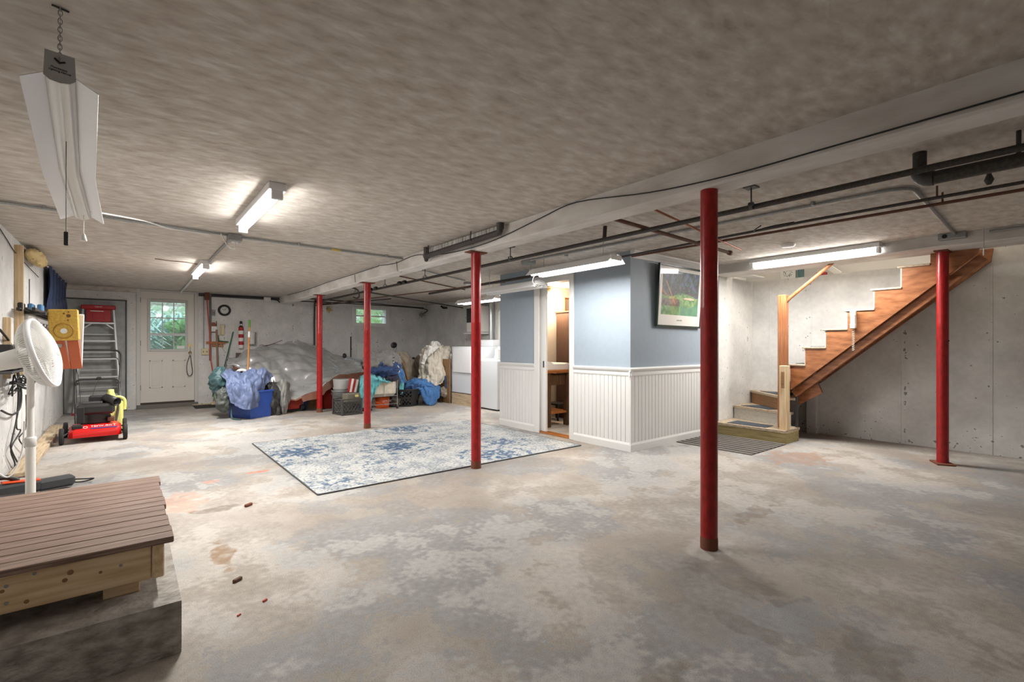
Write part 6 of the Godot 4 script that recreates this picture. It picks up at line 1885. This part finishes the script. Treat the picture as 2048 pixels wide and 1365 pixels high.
	part(MB.new().ext([Vector2(-0.12, 0.03), Vector2(0.12, 0.03), Vector2(0.15, 0.28), Vector2(0.16, 0.36), Vector2(-0.06, 0.34), Vector2(-0.1, 0.2)], V(0, 0, 0.06), V(1, 0, 0), V(0, 1, 0), V(0, 0, -0.2)), "body", mat("red_bag", rgb(196, 62, 44), 0.6), ch)
	part(MB.new().lathe(V(0.06, 0.28, 0.06), V(0, 0, 1), [Vector2(0.05, 0), Vector2(0.04, 0.006), Vector2(0, 0.007)], 18), "emblem", M.black, ch)
	part(MB.new().box(V(0.0, 0.02, 0.0), V(0.26, 0.04, 0.22), 0.01).box(V(0.14, 0.06, 0.05), V(0.1, 0.1, 0.08), 0.02), "base", M.black, ch)
	var cl = T("cooler_box", "blue and white cooler standing under the tarp", "cooler", V(2.56, 0, -9.62))
	part(MB.new().box(V(0.06, 0.2, 0), V(0.06, 0.4, 0.3), 0.015), "blue_side", mat("cooler_blue", rgb(38, 86, 160), 0.4), cl)
	part(MB.new().box(V(0.0, 0.2, -0.01), V(0.06, 0.4, 0.28), 0.01), "white_liner", M.white_plastic, cl)
	var cb = T("cardboard_sheet", "folded brown cardboard leaning behind the red column", "cardboard", V(2.74, 0, -9.56))
	cb.rotation = V(-0.06, 0.25, 0)
	part(MB.new().box(V(-0.03, 0.22, 0), V(0.24, 0.44, 0.01), 0.001).box(V(0.08, 0.2, 0.02), V(0.06, 0.4, 0.01), 0.001), "sheet", M.cardboard, cb)
	var rb = T("red_bin", "dark red plastic bin under the tarp beside the red column", "bin", V(3.05, 0, -9.5))
	tote_like(rb, 0.28, 0.28, 0.36, mat("red_bin_plastic", rgb(150, 32, 26), 0.45))
	txt("V", 0.05, mat("bin_mark", rgb(196, 92, 80), 0.5), rb, Transform3D(Basis(), V(0, 0.28, 0.142)), "mark")
	var tc = T("galvanised_bucket", "grey steel bucket stacked behind the milk crate", "bucket", V(3.12, 0, -8.95))
	part(MB.new().lathe(V(0, 0, 0), Vector3.UP, [Vector2(0, 0.003), Vector2(0.15, 0.003), Vector2(0.185, 0.36), Vector2(0.195, 0.365), Vector2(0.19, 0.38), Vector2(0.175, 0.37), Vector2(0.14, 0.02)], 28), "tub", M.galv, tc)
	part(MB.new().tube(cr([V(-0.19, 0.36, 0), V(-0.2, 0.3, 0.06), V(0, 0.25, 0.2), V(0.2, 0.3, 0.06), V(0.19, 0.36, 0)], 6), 0.004, 6), "bail_handle", M.darkgrey, tc)
	var wbk = T("plastic_bucket", "grey white plastic bucket nested in the steel bucket", "bucket", V(3.12, 0.38, -8.95))
	part(MB.new().lathe(Vector3.ZERO, Vector3.UP, [Vector2(0.13, -0.02), Vector2(0.16, 0.02), Vector2(0.165, 0.05), Vector2(0.15, 0.05), Vector2(0.165, 0.2), Vector2(0.15, 0.205), Vector2(0, 0.19)], 28), "tub", mat("grey_bucket", rgb(150, 150, 148), 0.5), wbk)
	# milk crate
	var mk = T("milk_crate", "grey lattice milk crate on the floor between two red columns", "crate", V(3.02, 0, -8.4))
	mk.rotation.y = 0.12
	crate(mk, 0.36, 0.34, 0.28, mat("crate_plastic", rgb(66, 66, 64), 0.5))
	var bkx = T("crate_paper", "brown paper packet with a yellow tag lying in the milk crate", "packet", V(3.06, 0.2, -8.42))
	part(MB.new().box(V(0.03, 0.08, 0.02), V(0.26, 0.16, 0.18), 0.01, Basis(Vector3.UP, 0.2)), "packet", mat("grey_brown_paper", rgb(112, 106, 94), 0.8), bkx)
	part(MB.new().box(V(0.09, 0.12, 0.118), V(0.07, 0.04, 0.004), 0.001, Basis(Vector3.UP, 0.2)), "tag", mat("yellow_tag", rgb(214, 200, 120), 0.6), bkx)
	# striped flag cloth
	var fl = T("striped_flag", "red and white striped cloth tucked behind the milk crate", "cloth", V(3.3, 0.5, -8.75))
	for k in 4:
		var u0 = 694 + k * 4.6
		var pts = [row([u0 + 5, u0 + 9.6], [757 + k, 757 + k], -8.75), row([u0, u0 + 4.6], [785, 785], -8.66)]
		W(MB.new().sheet(grid(pts, 3, 4), 0.004), "stripe", mat("flag_red", rgb(160, 28, 34), 0.7) if k % 2 == 0 else M.white_cloth, fl)
	# tub with blue cover
	var tb = T("storage_tub", "bright blue plastic storage tub under the blue grey cover", "tub", V(1.62, 0, -9.12))
	tb.rotation.y = 0.47
	tote_like(tb, 0.42, 0.58, 0.44, mat("blue_tub", rgb(44, 78, 160), 0.35))
	sheet_thing("grey_blue_cover", "blue grey fabric cover draped over the blue storage tub", "cover", M.cover_blue, [
		row([440, 462, 485, 510, 535, 546], [740, 742, 752, 745, 742, 748], [-9.5, -9.5, -9.45, -9.45, -9.4, -9.35]),
		row([434, 456, 480, 506, 530, 547], [745, 738, 745, 738, 738, 752], [-9.2, -9.15, -9.1, -9.05, -9.1, -9.15]),
		row([450, 462, 480, 504, 528, 540], [760, 764, 766, 762, 758, 765], [-8.95, -8.85, -8.78, -8.8, -8.9, -9.0]),
		row([452, 464, 480, 502, 520, 528], [782, 786, 790, 786, 782, 780], [-8.85, -8.76, -8.68, -8.7, -8.82, -8.92]),
		row([458, 468, 482, 498, 512, 519], [806, 812, 818, 820, 817, 812], [-8.8, -8.72, -8.66, -8.68, -8.78, -8.88])], 7, 8, 0.05, 3.2, 31, 0.004)
	one(blob(fZ(440, 762, -9.25), V(0.13, 0.2, 0.13), 0.05, 5.0, 32), "teal_bag", M.teal_dark, "dark teal nylon bag sagging beside the blue cover", "bag")
	one(blob(fZ(446, 800, -9.1), V(0.1, 0.17, 0.1), 0.05, 6.0, 33, 0.005), "green_bag", cloth("dark_green_grey", rgb(78, 84, 80), 0.55), "dark green grey bag hanging low beside the blue tub", "bag")
	conduit("green twine trailing from the bags onto the floor", cr([V(1.33, 0.35, -9.1), V(1.34, 0.2, -9.05), V(1.33, 0.03, -9.0), V(1.36, 0.012, -8.85), V(1.42, 0.012, -8.75)], 5), 0.012, M.teal_dark, "green_strap", "strap")
	var hat = T("white_ring", "white plastic ring lid poking out above the blue cover", "lid", fZ(484, 744, -9.35))
	part(MB.new().lathe(V(0, -0.06, 0), V(0, 0.3, 1).normalized(), [Vector2(0.07, 0), Vector2(0.11, 0.0), Vector2(0.115, 0.02), Vector2(0.07, 0.025), Vector2(0.07, 0)], 26), "ring", M.white_plastic, hat)
	# clothes cart
	var x0 = 3.5
	var x1 = 4.02
	var zf = -8.52
	var zb = -9.05
	var ct = T("laundry_cart", "wheeled wire laundry cart with a cream canvas bag", "laundry cart", V(3.76, 0, -8.78))
	var wb = MB.new()
	for p in [[x0, zf], [x1, zf], [x0, zb], [x1, zb]]:
		wb.tube([V(p[0], 0.06, p[1]), V(p[0], 0.62, p[1])], 0.007, 6)
	for y in [0.1, 0.25]:
		wb.tube([V(x0, y, zf), V(x1, y, zf), V(x1, y, zb), V(x0, y, zb), V(x0, y, zf)], 0.006, 6)
	W(wb, "wire_frame", M.galv, ct)
	W(MB.new().box(V(3.76, 0.43, -8.785), V(0.52, 0.36, 0.52), 0.05).box(V(3.76, 0.42, zf + 0.008), V(0.012, 0.35, 0.01), 0.002), "canvas_bag", M.canvas, ct)
	for p in [[x0, zf], [x1, zf], [x0, zb], [x1, zb]]:
		W(MB.new().lathe(V(p[0] - 0.012, 0.032, p[1]), V(1, 0, 0), [Vector2(0, 0), Vector2(0.032, 0), Vector2(0.032, 0.024), Vector2(0, 0.024)], 16, true), "caster", M.darkgrey, ct)
	var ob = T("orange_bucket", "orange plastic bucket with white lettering under the laundry cart", "bucket", V(3.84, 0, -8.8))
	part(MB.new().lathe(Vector3.ZERO, Vector3.UP, [Vector2(0, 0.002), Vector2(0.125, 0.002), Vector2(0.135, 0.22), Vector2(0.125, 0.22), Vector2(0.118, 0.01)], 28), "tub", mat("orange_bucket", rgb(206, 84, 26), 0.45), ob)
	txt("LET'S DO", 0.05, M.white_paint, ob, Transform3D(Basis(Vector3.UP, 0.25), V(0.035, 0.14, 0.133)))
	txt("THIS", 0.05, M.white_paint, ob, Transform3D(Basis(Vector3.UP, 0.25), V(0.035, 0.08, 0.131)))
	# things piled on the cart
	var ztop = -8.75
	sheet_thing("teal_towel", "teal towel hanging over the edge of the laundry cart", "towel", M.teal, [row([722, 738, 758, 782], [752, 748, 748, 752], -8.95), row([720, 738, 756, 780], [762, 752, 756, 764], [-8.55, -8.48, -8.47, -8.49]), row([719, 736, 748, 764], [790, 780, 768, 766], [-8.48, -8.45, -8.46, -8.47]), row([721, 733, 744, 752], [815, 815, 800, 775], [-8.46, -8.44, -8.45, -8.46])], 6, 6, 0.03, 5.0, 41, 0.01)
	sheet_thing("teal_cloth", "teal cloth corner hanging down the side of the laundry cart", "cloth", M.teal, [row([800, 808], [766, 766], [-8.7, -8.75]), row([799, 807], [782, 780], [-8.68, -8.72]), row([801, 805], [790, 789], [-8.68, -8.7])], 4, 4, 0.01, 5.0, 42, 0.008)
	one(blob(fZ(765, 725, ztop), V(0.3, 0.17, 0.25), 0.09, 4.5, 43), "grey_sweater", M.grey_cloth, "grey sweater bundled on top of the clothes cart", "clothes", "clothes on the laundry cart")
	one(blob(fZ(770, 738, ztop + 0.1), V(0.26, 0.11, 0.2), 0.08, 5.0, 44), "blue_shirt", M.jean_dark, "dark blue shirt heaped on the clothes cart", "clothes", "clothes on the laundry cart")
	one(blob(fZ(780, 752, ztop + 0.14), V(0.12, 0.1, 0.12), 0.06, 6.0, 45), "navy_shirt", M.navy_cloth, "navy garment hanging over the front of the clothes cart", "clothes", "clothes on the laundry cart")
	sheet_thing("blue_trousers", "bright blue trousers hanging over the side of the clothes cart", "clothes", M.jean, [row([772, 790, 800], [722, 722, 730], [-8.7, -8.75, -8.8]), row([785, 796, 805], [728, 728, 738], [-8.55, -8.6, -8.65]), row([796, 803, 809], [745, 742, 748], [-8.52, -8.55, -8.6]), row([800, 808, 813], [766, 766, 766], [-8.55, -8.6, -8.62])], 6, 6, 0.035, 5.0, 46, 0.012, "clothes on the laundry cart")
	sheet_thing("patterned_sash", "cream patterned sash lying across the blue clothes", "clothes", M.cream, [row([783, 788], [725, 724], -8.5), row([792, 797], [736, 733], -8.48), row([796, 801], [747, 744], -8.47)], 5, 5, 0.02, 8.0, 47, 0.01, "clothes on the laundry cart")
	one(blob(fZ(742, 728, -8.9), V(0.14, 0.1, 0.15), 0.06, 5.0, 48), "black_garment", M.black_cloth, "black garment bundled beside the grey sweater", "clothes", "clothes on the laundry cart")
	# hanging coats behind
	sheet_thing("tan_coat", "tan coat with a brown zip edge hanging behind the clothes cart", "coat", M.tan_cloth, [row([790, 800, 815, 822], [708, 704, 706, 712], [-9.6, -9.5, -9.5, -9.6]), row([788, 805, 820, 830], [725, 720, 725, 735], [-9.5, -9.35, -9.35, -9.5]), row([796, 812, 826, 834], [745, 745, 745, 750], [-9.45, -9.3, -9.32, -9.45]), row([804, 816, 828, 834], [768, 768, 768, 768], [-9.4, -9.28, -9.28, -9.4])], 6, 7, 0.05, 3.5, 51, 0.015)
	conduit("brown zip edge of the coat behind the clothes cart", cr([fZ(802, 718, -9.3), fZ(808, 732, -9.22), fZ(813, 750, -9.18), fZ(817, 767, -9.17)], 4), 0.018, M.riser, "coat_edge", "trim")
	sheet_thing("tan_jacket", "tan jacket slung between the coat and the cream drop cloth", "coat", M.tan_cloth, [row([832, 840, 850], [712, 708, 712], -9.7), row([826, 838, 850], [728, 726, 730], [-9.6, -9.5, -9.55]), row([830, 838, 848], [750, 750, 752], [-9.55, -9.45, -9.5])], 6, 7, 0.05, 3.5, 52, 0.015)
	var lp = T("clamp_lamp", "black clamp lamp head on a bent arm above the coats", "lamp", fZ(789, 692, -9.7))
	part(MB.new().lathe(V(0, 0, 0), V(-0.6, 0.25, 0.7).normalized(), [Vector2(0, -0.02), Vector2(0.03, -0.02), Vector2(0.07, 0.05), Vector2(0.062, 0.05), Vector2(0.02, -0.01)], 18), "lamp_shade", M.black, lp)
	part(MB.new().tube(cr([V(0.03, 0, -0.02), V(0.06, -0.05, -0.02), V(0.03, -0.15, -0.03), V(0.02, -0.3, -0.05)], 5), 0.007, 6), "arm", M.galv, lp)
	# drop cloth on a chair
	sheet_thing("drop_cloth", "cream canvas drop cloth draped high over a chair beside the dryer", "drop cloth", M.cream, [row([842, 862, 882, 900], [700, 688, 687, 700], [-9.35, -9.25, -9.2, -9.2]), row([838, 860, 884, 904], [715, 700, 698, 712], [-9.2, -9.0, -8.92, -8.95]), row([836, 858, 884, 905], [735, 730, 728, 735], [-9.1, -8.86, -8.8, -8.85]), row([834, 856, 880, 898], [752, 755, 752, 752], [-9.05, -8.8, -8.74, -8.8]), row([832, 852, 876, 888], [765, 768, 772, 768], [-9.05, -8.78, -8.72, -8.78])], 8, 8, 0.085, 3.4, 53, 0.012)
	sheet_thing("white_sheet", "white sheet bunched on top of the cream drop cloth", "sheet", M.white_cloth, [row([852, 866, 882], [692, 684, 686], [-9.2, -9.1, -9.1]), row([850, 864, 878], [702, 692, 694], [-9.0, -8.9, -8.88]), row([846, 856, 868], [714, 708, 704], [-8.95, -8.85, -8.83]), row([840, 846, 850], [727, 728, 722], [-8.95, -8.85, -8.85])], 6, 6, 0.05, 5.0, 54, 0.012)
	var chx = T("folding_chair", "brown chair almost hidden under the cream drop cloth", "chair", V(4.98, 0, -9.08))
	for p in [[-0.2, -0.2], [0.2, -0.2], [-0.2, 0.2], [0.2, 0.2]]:
		part(MB.new().box(V(p[0], 0.22, p[1]), V(0.035, 0.44, 0.035), 0.004), "leg", M.darkwood, chx)
	part(MB.new().box(V(0, 0.45, 0), V(0.44, 0.03, 0.44), 0.006), "seat", M.darkwood, chx)
	part(MB.new().box(V(0.05, 0.72, -0.05), V(0.34, 0.55, 0.03), 0.006), "backrest", M.darkwood, chx)
	# basket of denim
	var bk = T("laundry_basket", "black plastic laundry basket with diamond holes in front of the drop cloth", "basket", V(4.36, 0, -8.82))
	basket(bk, mat("black_basket", rgb(34, 34, 35), 0.45))
	one(blob(fZ(836, 774, -8.85), V(0.26, 0.11, 0.2), 0.09, 5.0, 61), "denim_jeans", M.jean, "blue jeans heaped in the black laundry basket", "clothes", "clothes in the laundry basket")
	one(blob(fZ(824, 778, -8.78), V(0.12, 0.08, 0.12), 0.06, 6.0, 62), "dark_jeans", M.jean_dark, "dark jeans tucked in the edge of the laundry basket", "clothes", "clothes in the laundry basket")
	sheet_thing("frayed_jeans", "frayed blue jeans leg hanging out of the laundry basket to the floor", "clothes", M.jean, [row([838, 855, 878], [770, 765, 772], [-8.75, -8.75, -8.8]), row([842, 862, 882], [784, 780, 788], [-8.6, -8.55, -8.7]), row([846, 862, 876], [798, 796, 798], [-8.55, -8.5, -8.6]), row([852, 864, 873], [808, 811, 806], [-8.54, -8.5, -8.56])], 7, 6, 0.045, 6.0, 63, 0.012, "clothes in the laundry basket")
	one(blob(fZ(888, 785, -8.8), V(0.07, 0.1, 0.08), 0.03, 6.0, 64), "striped_cloth", M.tan_cloth, "tan ribbed cloth hanging below the drop cloth", "cloth")
	sheet_thing("blue_fringe", "strip of blue denim hanging beside the dryer board", "cloth", M.jean_dark, [row([890, 897], [752, 750], -8.75), row([890, 896], [765, 764], -8.72), row([891, 895], [776, 775], -8.72)], 4, 4, 0.02, 8.0, 65, 0.008)
	var jk = T("shoe_pile", "dark boots and rags on the floor beside the laundry basket", "shoes", V(4.13, 0, -8.85))
	part(blob(V(0, 0.1, 0), V(0.1, 0.1, 0.16), 0.05, 8.0, 66, 0.004), "rags", cloth("mottled_rag", rgb(84, 78, 70)), jk)
	one(blob(fZ(727, 815, -8.6), V(0.09, 0.06, 0.1), 0.02, 8.0, 67, 0.004), "dark_shoe", M.jean_dark, "dark blue shoe on the floor beside the milk crate", "shoe")
	# white board and dark things on the back wall
	one(MB.new().mm(V(4.36, 0.85, BZ), V(4.75, 1.25, BZ + 0.02), 0.003), "white_board", M.white_plastic, "white board leaning on the back wall behind the tarp", "board")
	one(MB.new().mm(V(4.2, 0.85, BZ), V(4.225, 1.42, BZ + 0.02), 0.002), "wall_batten", M.darkgrey, "thin dark batten standing on the back wall beside the white board", "batten")
	one(blob(fZ(689, 712, -10.35), V(0.04, 0.05, 0.04), 0.01, 8.0, 71), "bottle_cap", M.black, "small black cap lying on top of the tarp", "cap")
	one(MB.new().disc(fZ(826, 717, BZ), V(0, 0, 1), 0.03, 0.06, 12), "coat_hook", M.black, "small black coat hook between the two tan coats", "hook")

func crate(t, w, d, h, m):
	var b = MB.new()
	b.mm(V(-w / 2, 0.003, -d / 2), V(w / 2, 0.012, d / 2), 0.002)
	part(b, "base", m, t)
	for s in [[0, 1], [0, -1], [1, 1], [1, -1]]:
		var g = MB.new()
		var L = w if s[0] == 0 else d
		var off = (d if s[0] == 0 else w) / 2 * s[1]
		var at = func(a, y): return V(a, y, off) if s[0] == 0 else V(off, y, a)
		for y in [0.015, h * 0.82, h - 0.01]:
			g.bar(at.call(-L / 2, y), at.call(L / 2, y), 0.012, 0.02, 0.002)
		for a in [-L / 2, L / 2]:
			g.bar(at.call(a * 0.98, 0), at.call(a * 0.98, h), 0.03, 0.03, 0.004)
		var n = 6
		for k in n:
			for sgn in [-1, 1]:
				var a0 = -L / 2 + L * (k + 0.5) / n
				var y0 = 0.02
				var y1 = h * 0.8
				var a1 = a0 + sgn * (y1 - y0) * 0.75
				if absf(a1) > L / 2:
					var lim = L / 2 * signf(a1)
					y1 = y0 + (lim - a0) / (sgn * 0.75)
					a1 = lim
				if y1 - y0 > 0.02:
					g.bar(at.call(a0, y0), at.call(a1, y1), 0.006, 0.007, 0.0)
		part(g, "lattice_side", m, t)
func basket(t, m):
	# round tub with diamond shaped holes left open between the ribs
	var g = MB.new()
	var nseg = 44
	var rows = 9
	var rad = func(y): return 0.2 + 0.06 * y / 0.34
	for i in rows:
		for k in nseg:
			var y0 = 0.005 + 0.33 * i / rows
			var y1 = 0.005 + 0.33 * (i + 1) / rows
			var hole = (i in [1, 2, 3, 5, 6, 7]) and ((k / 1 + i) % 2 == 0) and (k % 11 < 7)
			if hole:
				continue
			var a0 = TAU * k / nseg
			var a1 = TAU * (k + 1) / nseg
			var p = func(a, y): return V(cos(a) * rad.call(y) * 1.15, y, sin(a) * rad.call(y) * 0.9)
			g.flat()
			g.quad(p.call(a0, y0), p.call(a1, y0), p.call(a1, y1), p.call(a0, y1), V(cos(a0), 0, sin(a0)))
	part(g, "wall", m, t)
	var l = []
	for k in 33:
		var a = TAU * k / 32.0
		l.append(V(cos(a) * 0.262 * 1.15, 0.335, sin(a) * 0.262 * 0.9))
	part(MB.new().tube(l, 0.012, 8, false), "rim", m, t)
	part(MB.new().lathe(V(0, 0.004, 0), Vector3.UP, [Vector2(0, 0), Vector2(0.18, 0), Vector2(0.18, 0.006), Vector2(0, 0.006)], 28), "base", m, t)

# ---------------------------------------------------------------- laundry corner
func laundry():
	var X = 5.26
	var wm = mat("appliance_enamel", rgb(214, 218, 222), 0.25)
	var d = T("clothes_dryer", "white front loading dryer on a wooden pedestal", "dryer", V(X + 0.34, 0.24, -8.19))
	W(MB.new().mm(V(X, 0.245, -8.56), V(X + 0.68, 1.18, -7.82), 0.01), "cabinet", wm, d)
	W(MB.new().mm(V(X - 0.014, 0.66, -8.5), V(X, 1.14, -7.85), 0.012), "door", M.white_gloss, d)
	W(MB.new().mm(V(X + 0.5, 1.18, -8.56), V(X + 0.68, 1.32, -7.82), 0.01), "control_panel", wm, d)
	W(MB.new().mm(V(X - 0.002, 0.645, -8.54), V(X, 0.652, -7.84), 0.0005), "seam", M.galv, d)
	var pd = T("dryer_pedestal", "plywood box pedestal under the dryer", "pedestal", V(X + 0.34, 0, -8.19))
	W(MB.new().mm(V(X, 0, -8.57), V(X + 0.02, 0.235, -7.8), 0.002), "front_board", M.plank_old, pd)
	W(MB.new().mm(V(X + 0.02, 0, -8.57), V(X + 0.66, 0.235, -8.55), 0.002).mm(V(X + 0.02, 0, -7.82), V(X + 0.66, 0.235, -7.8), 0.002), "side_board", M.plank_old, pd)
	W(MB.new().mm(V(X, 0.235, -8.58), V(X + 0.68, 0.245, -7.79), 0.001), "top_board", M.darkwood, pd)
	var w = T("washing_machine", "white top loading washing machine between dryer and bathroom wall", "washing machine", V(X + 0.33, 0, -7.36))
	W(MB.new().mm(V(X, 0.025, -7.73), V(X + 0.66, 0.93, -7.0), 0.012), "cabinet", wm, w)
	W(MB.new().mm(V(X + 0.03, 0.93, -7.66), V(X + 0.48, 0.95, -7.07), 0.006), "lid", M.white_gloss, w)
	W(MB.new().ext([Vector2(0.46, 0.93), Vector2(0.66, 0.93), Vector2(0.66, 1.14), Vector2(0.56, 1.14)], V(X, 0, -7.73), V(1, 0, 0), V(0, 1, 0), V(0, 0, 0.73)), "control_panel", M.white_gloss, w)
	W(MB.new().disc(V(X + 0.54, 1.06, -7.2), V(-1, 0.45, 0).normalized(), 0.035, 0.03, 18), "dial", M.galv, w)
	W(MB.new().mm(V(X + 0.03, 0, -7.7), V(X + 0.6, 0.025, -7.03), 0.002), "foot_frame", M.rubber, w)
	var jg = T("detergent_jug", "white detergent jug standing on the washing machine", "jug", V(X + 0.12, 0.95, -7.12))
	part(MB.new().box(V(0, 0.1, 0), V(0.12, 0.2, 0.09), 0.02), "body", M.white_plastic, jg)
	part(MB.new().disc(V(0.02, 0.2, 0), Vector3.UP, 0.025, 0.035, 14), "jug_cap", M.white_gloss, jg)
	var bb = T("fibre_board", "brown fibre board standing on edge beside the dryer", "board", V(5.24, 0, -8.9))
	part(MB.new().box(V(0.0, 0.46, 0), V(0.02, 0.92, 0.6), 0.002), "board", M.cardboard, bb)
	# air conditioner on the laundry wall, duct, white pipe
	var ac = T("air_conditioner", "white room air conditioner mounted high on the laundry wall", "air conditioner", V(LRX - 0.15, 1.5, -8.75))
	W(MB.new().mm(V(LRX - 0.26, 1.5, -9.15), V(LRX, 2.09, -8.62), 0.02), "cabinet", M.white_plastic, ac)
	W(MB.new().mm(V(LRX - 0.272, 1.72, -9.12), V(LRX - 0.26, 2.04, -8.72), 0.004), "grille", mat("dark_grille", rgb(58, 62, 60), 0.6), ac)
	for i in 9:
		W(MB.new().mm(V(LRX - 0.28, 1.735 + i * 0.032, -9.1), V(LRX - 0.272, 1.742 + i * 0.032, -8.74), 0.001), "louvre", M.darkgrey, ac)
	W(MB.new().mm(V(LRX - 0.3, 1.46, -9.2), V(LRX, 1.49, -8.57), 0.003), "support_shelf", M.white_paint, ac)
	var du = T("dryer_duct", "silver flexible duct rising behind the washing machine", "duct", V(6.17, 1.05, -8.42))
	var prof = []
	for i in 60:
		prof.append(Vector2(0.052 + (0.006 if i % 2 == 0 else 0.0), 1.23 * i / 59.0))
	part(MB.new().lathe(V(0, 0, 0), Vector3.UP, prof, 16), "hose", mat("foil_duct", rgb(196, 198, 200), 0.3, 0.7), du)
	conduit("white drain pipe loop standing behind the washing machine", [V(6.22, 0.0, -8.2)] + bend(V(6.22, 0.0, -8.2), V(6.22, 1.96, -8.2), V(6.22, 1.96, -7.4), 0.08) + [V(6.22, 1.96, -7.0)], 0.025, M.white_plastic, "drain_loop", "pipe")
	conduit("dark rail along the laundry wall above the air conditioner", [V(6.2, 2.16, -9.2), V(6.2, 2.16, -7.0)], 0.02, M.darkgrey, "wall_rail", "rail")

# ---------------------------------------------------------------- beyond the glass
func outdoors():
	var gm = textured("lawn_soil", ntex(0.02, {0.0: rgb(96, 104, 84), 0.5: rgb(150, 160, 140), 1.0: rgb(186, 190, 178)}, 81, 5), V(0.5, 0.5, 0.5), 0.95, null, 0, true)
	var P = []
	for i in 10:
		var r = []
		for j in 14:
			var z = -11.85 - i * 1.0
			var x = -6.0 + j * 1.6
			r.append(V(x, -0.05 + maxf(0, i - 1.5) * 0.5, z))
		P.append(r)
	var gs = MB.new().sheet(P, 0.05)
	S(gs, "ground", gm)
	var rng = RandomNumberGenerator.new()
	rng.seed = 91
	var plants = [
		["tall weeping pale green grass clump outside the door glass", V(0.0, 0.1, -13.2), 1.7, 0.85, rgb(150, 186, 166), 420],
		["wide weeping blue green grass clump further outside the door", V(0.9, 0.3, -14.2), 1.7, 1.1, rgb(160, 190, 176), 420],
		["rounded bright green shrub outside the door glass", V(1.15, 0.1, -13.0), 1.65, 0.42, rgb(92, 146, 70), 420],
		["far pale shrub above the grass outside the door", V(0.2, 1.0, -15.5), 1.9, 1.3, rgb(168, 192, 160), 380],
		["pale leafy shrub outside the small basement window", V(5.3, 0.4, -12.9), 1.8, 0.8, rgb(170, 196, 140), 380],
		["blue green shrub outside the small basement window", V(4.0, 0.4, -13.2), 1.8, 0.8, rgb(130, 176, 166), 380],
		["far shrub behind the small window plants", V(6.4, 1.0, -15.5), 2.0, 1.6, rgb(150, 180, 140), 380]]
	for p in plants:
		var t = T("garden_shrub", p[0], "shrub", p[1])
		var b = MB.new()
		b.flat()
		var weeping = p[0].contains("weeping")
		for k in p[5]:
			var a = rng.randf() * TAU
			var rr = sqrt(rng.randf()) * p[3]
			var hh = p[2] * (0.25 + 0.75 * rng.randf())
			if weeping:
				var q = V(0, hh * 0.4, 0)
				var d = V(cos(a), 0, sin(a))
				var prev = q
				var w = 0.022
				for s in 4:
					var f = (s + 1) / 4.0
					var nx = V(0, hh * (0.4 + 0.6 * sin(f * 2.2)), 0) + d * rr * f * 1.2
					var sd = V(-d.z, 0, d.x) * w
					b.quad(prev - sd, prev + sd, nx + sd * 0.8, nx - sd * 0.8, V(0, 1, 0.3))
					prev = nx
			else:
				var q = V(cos(a) * rr, hh, sin(a) * rr) * V(1, 1, 1)
				var s = 0.06 + 0.06 * rng.randf()
				var bs = Basis.from_euler(V(rng.randf() * 3, rng.randf() * 6, rng.randf() * 3))
				for m in 3:
					var o = q + V(rng.randf_range(-0.12, 0.12), rng.randf_range(-0.12, 0.12), rng.randf_range(-0.12, 0.12))
					b.quad(o + bs * V(-s, 0, 0), o + bs * V(0, 0, s * 0.5), o + bs * V(s, 0, 0), o + bs * V(0, 0, -s * 0.5), bs.y)
		var lm = mat("leaf_%d" % rng.randi_range(0, 999), p[4], 0.6)
		lm.backlight_enabled = true
		lm.backlight = p[4].darkened(0.4)
		part(b, "foliage", lm, t)
		part(MB.new().tube([V(0, -0.1, 0), V(0, p[2] * 0.5, 0)], 0.02, 6), "stem", M.darkwood, t)
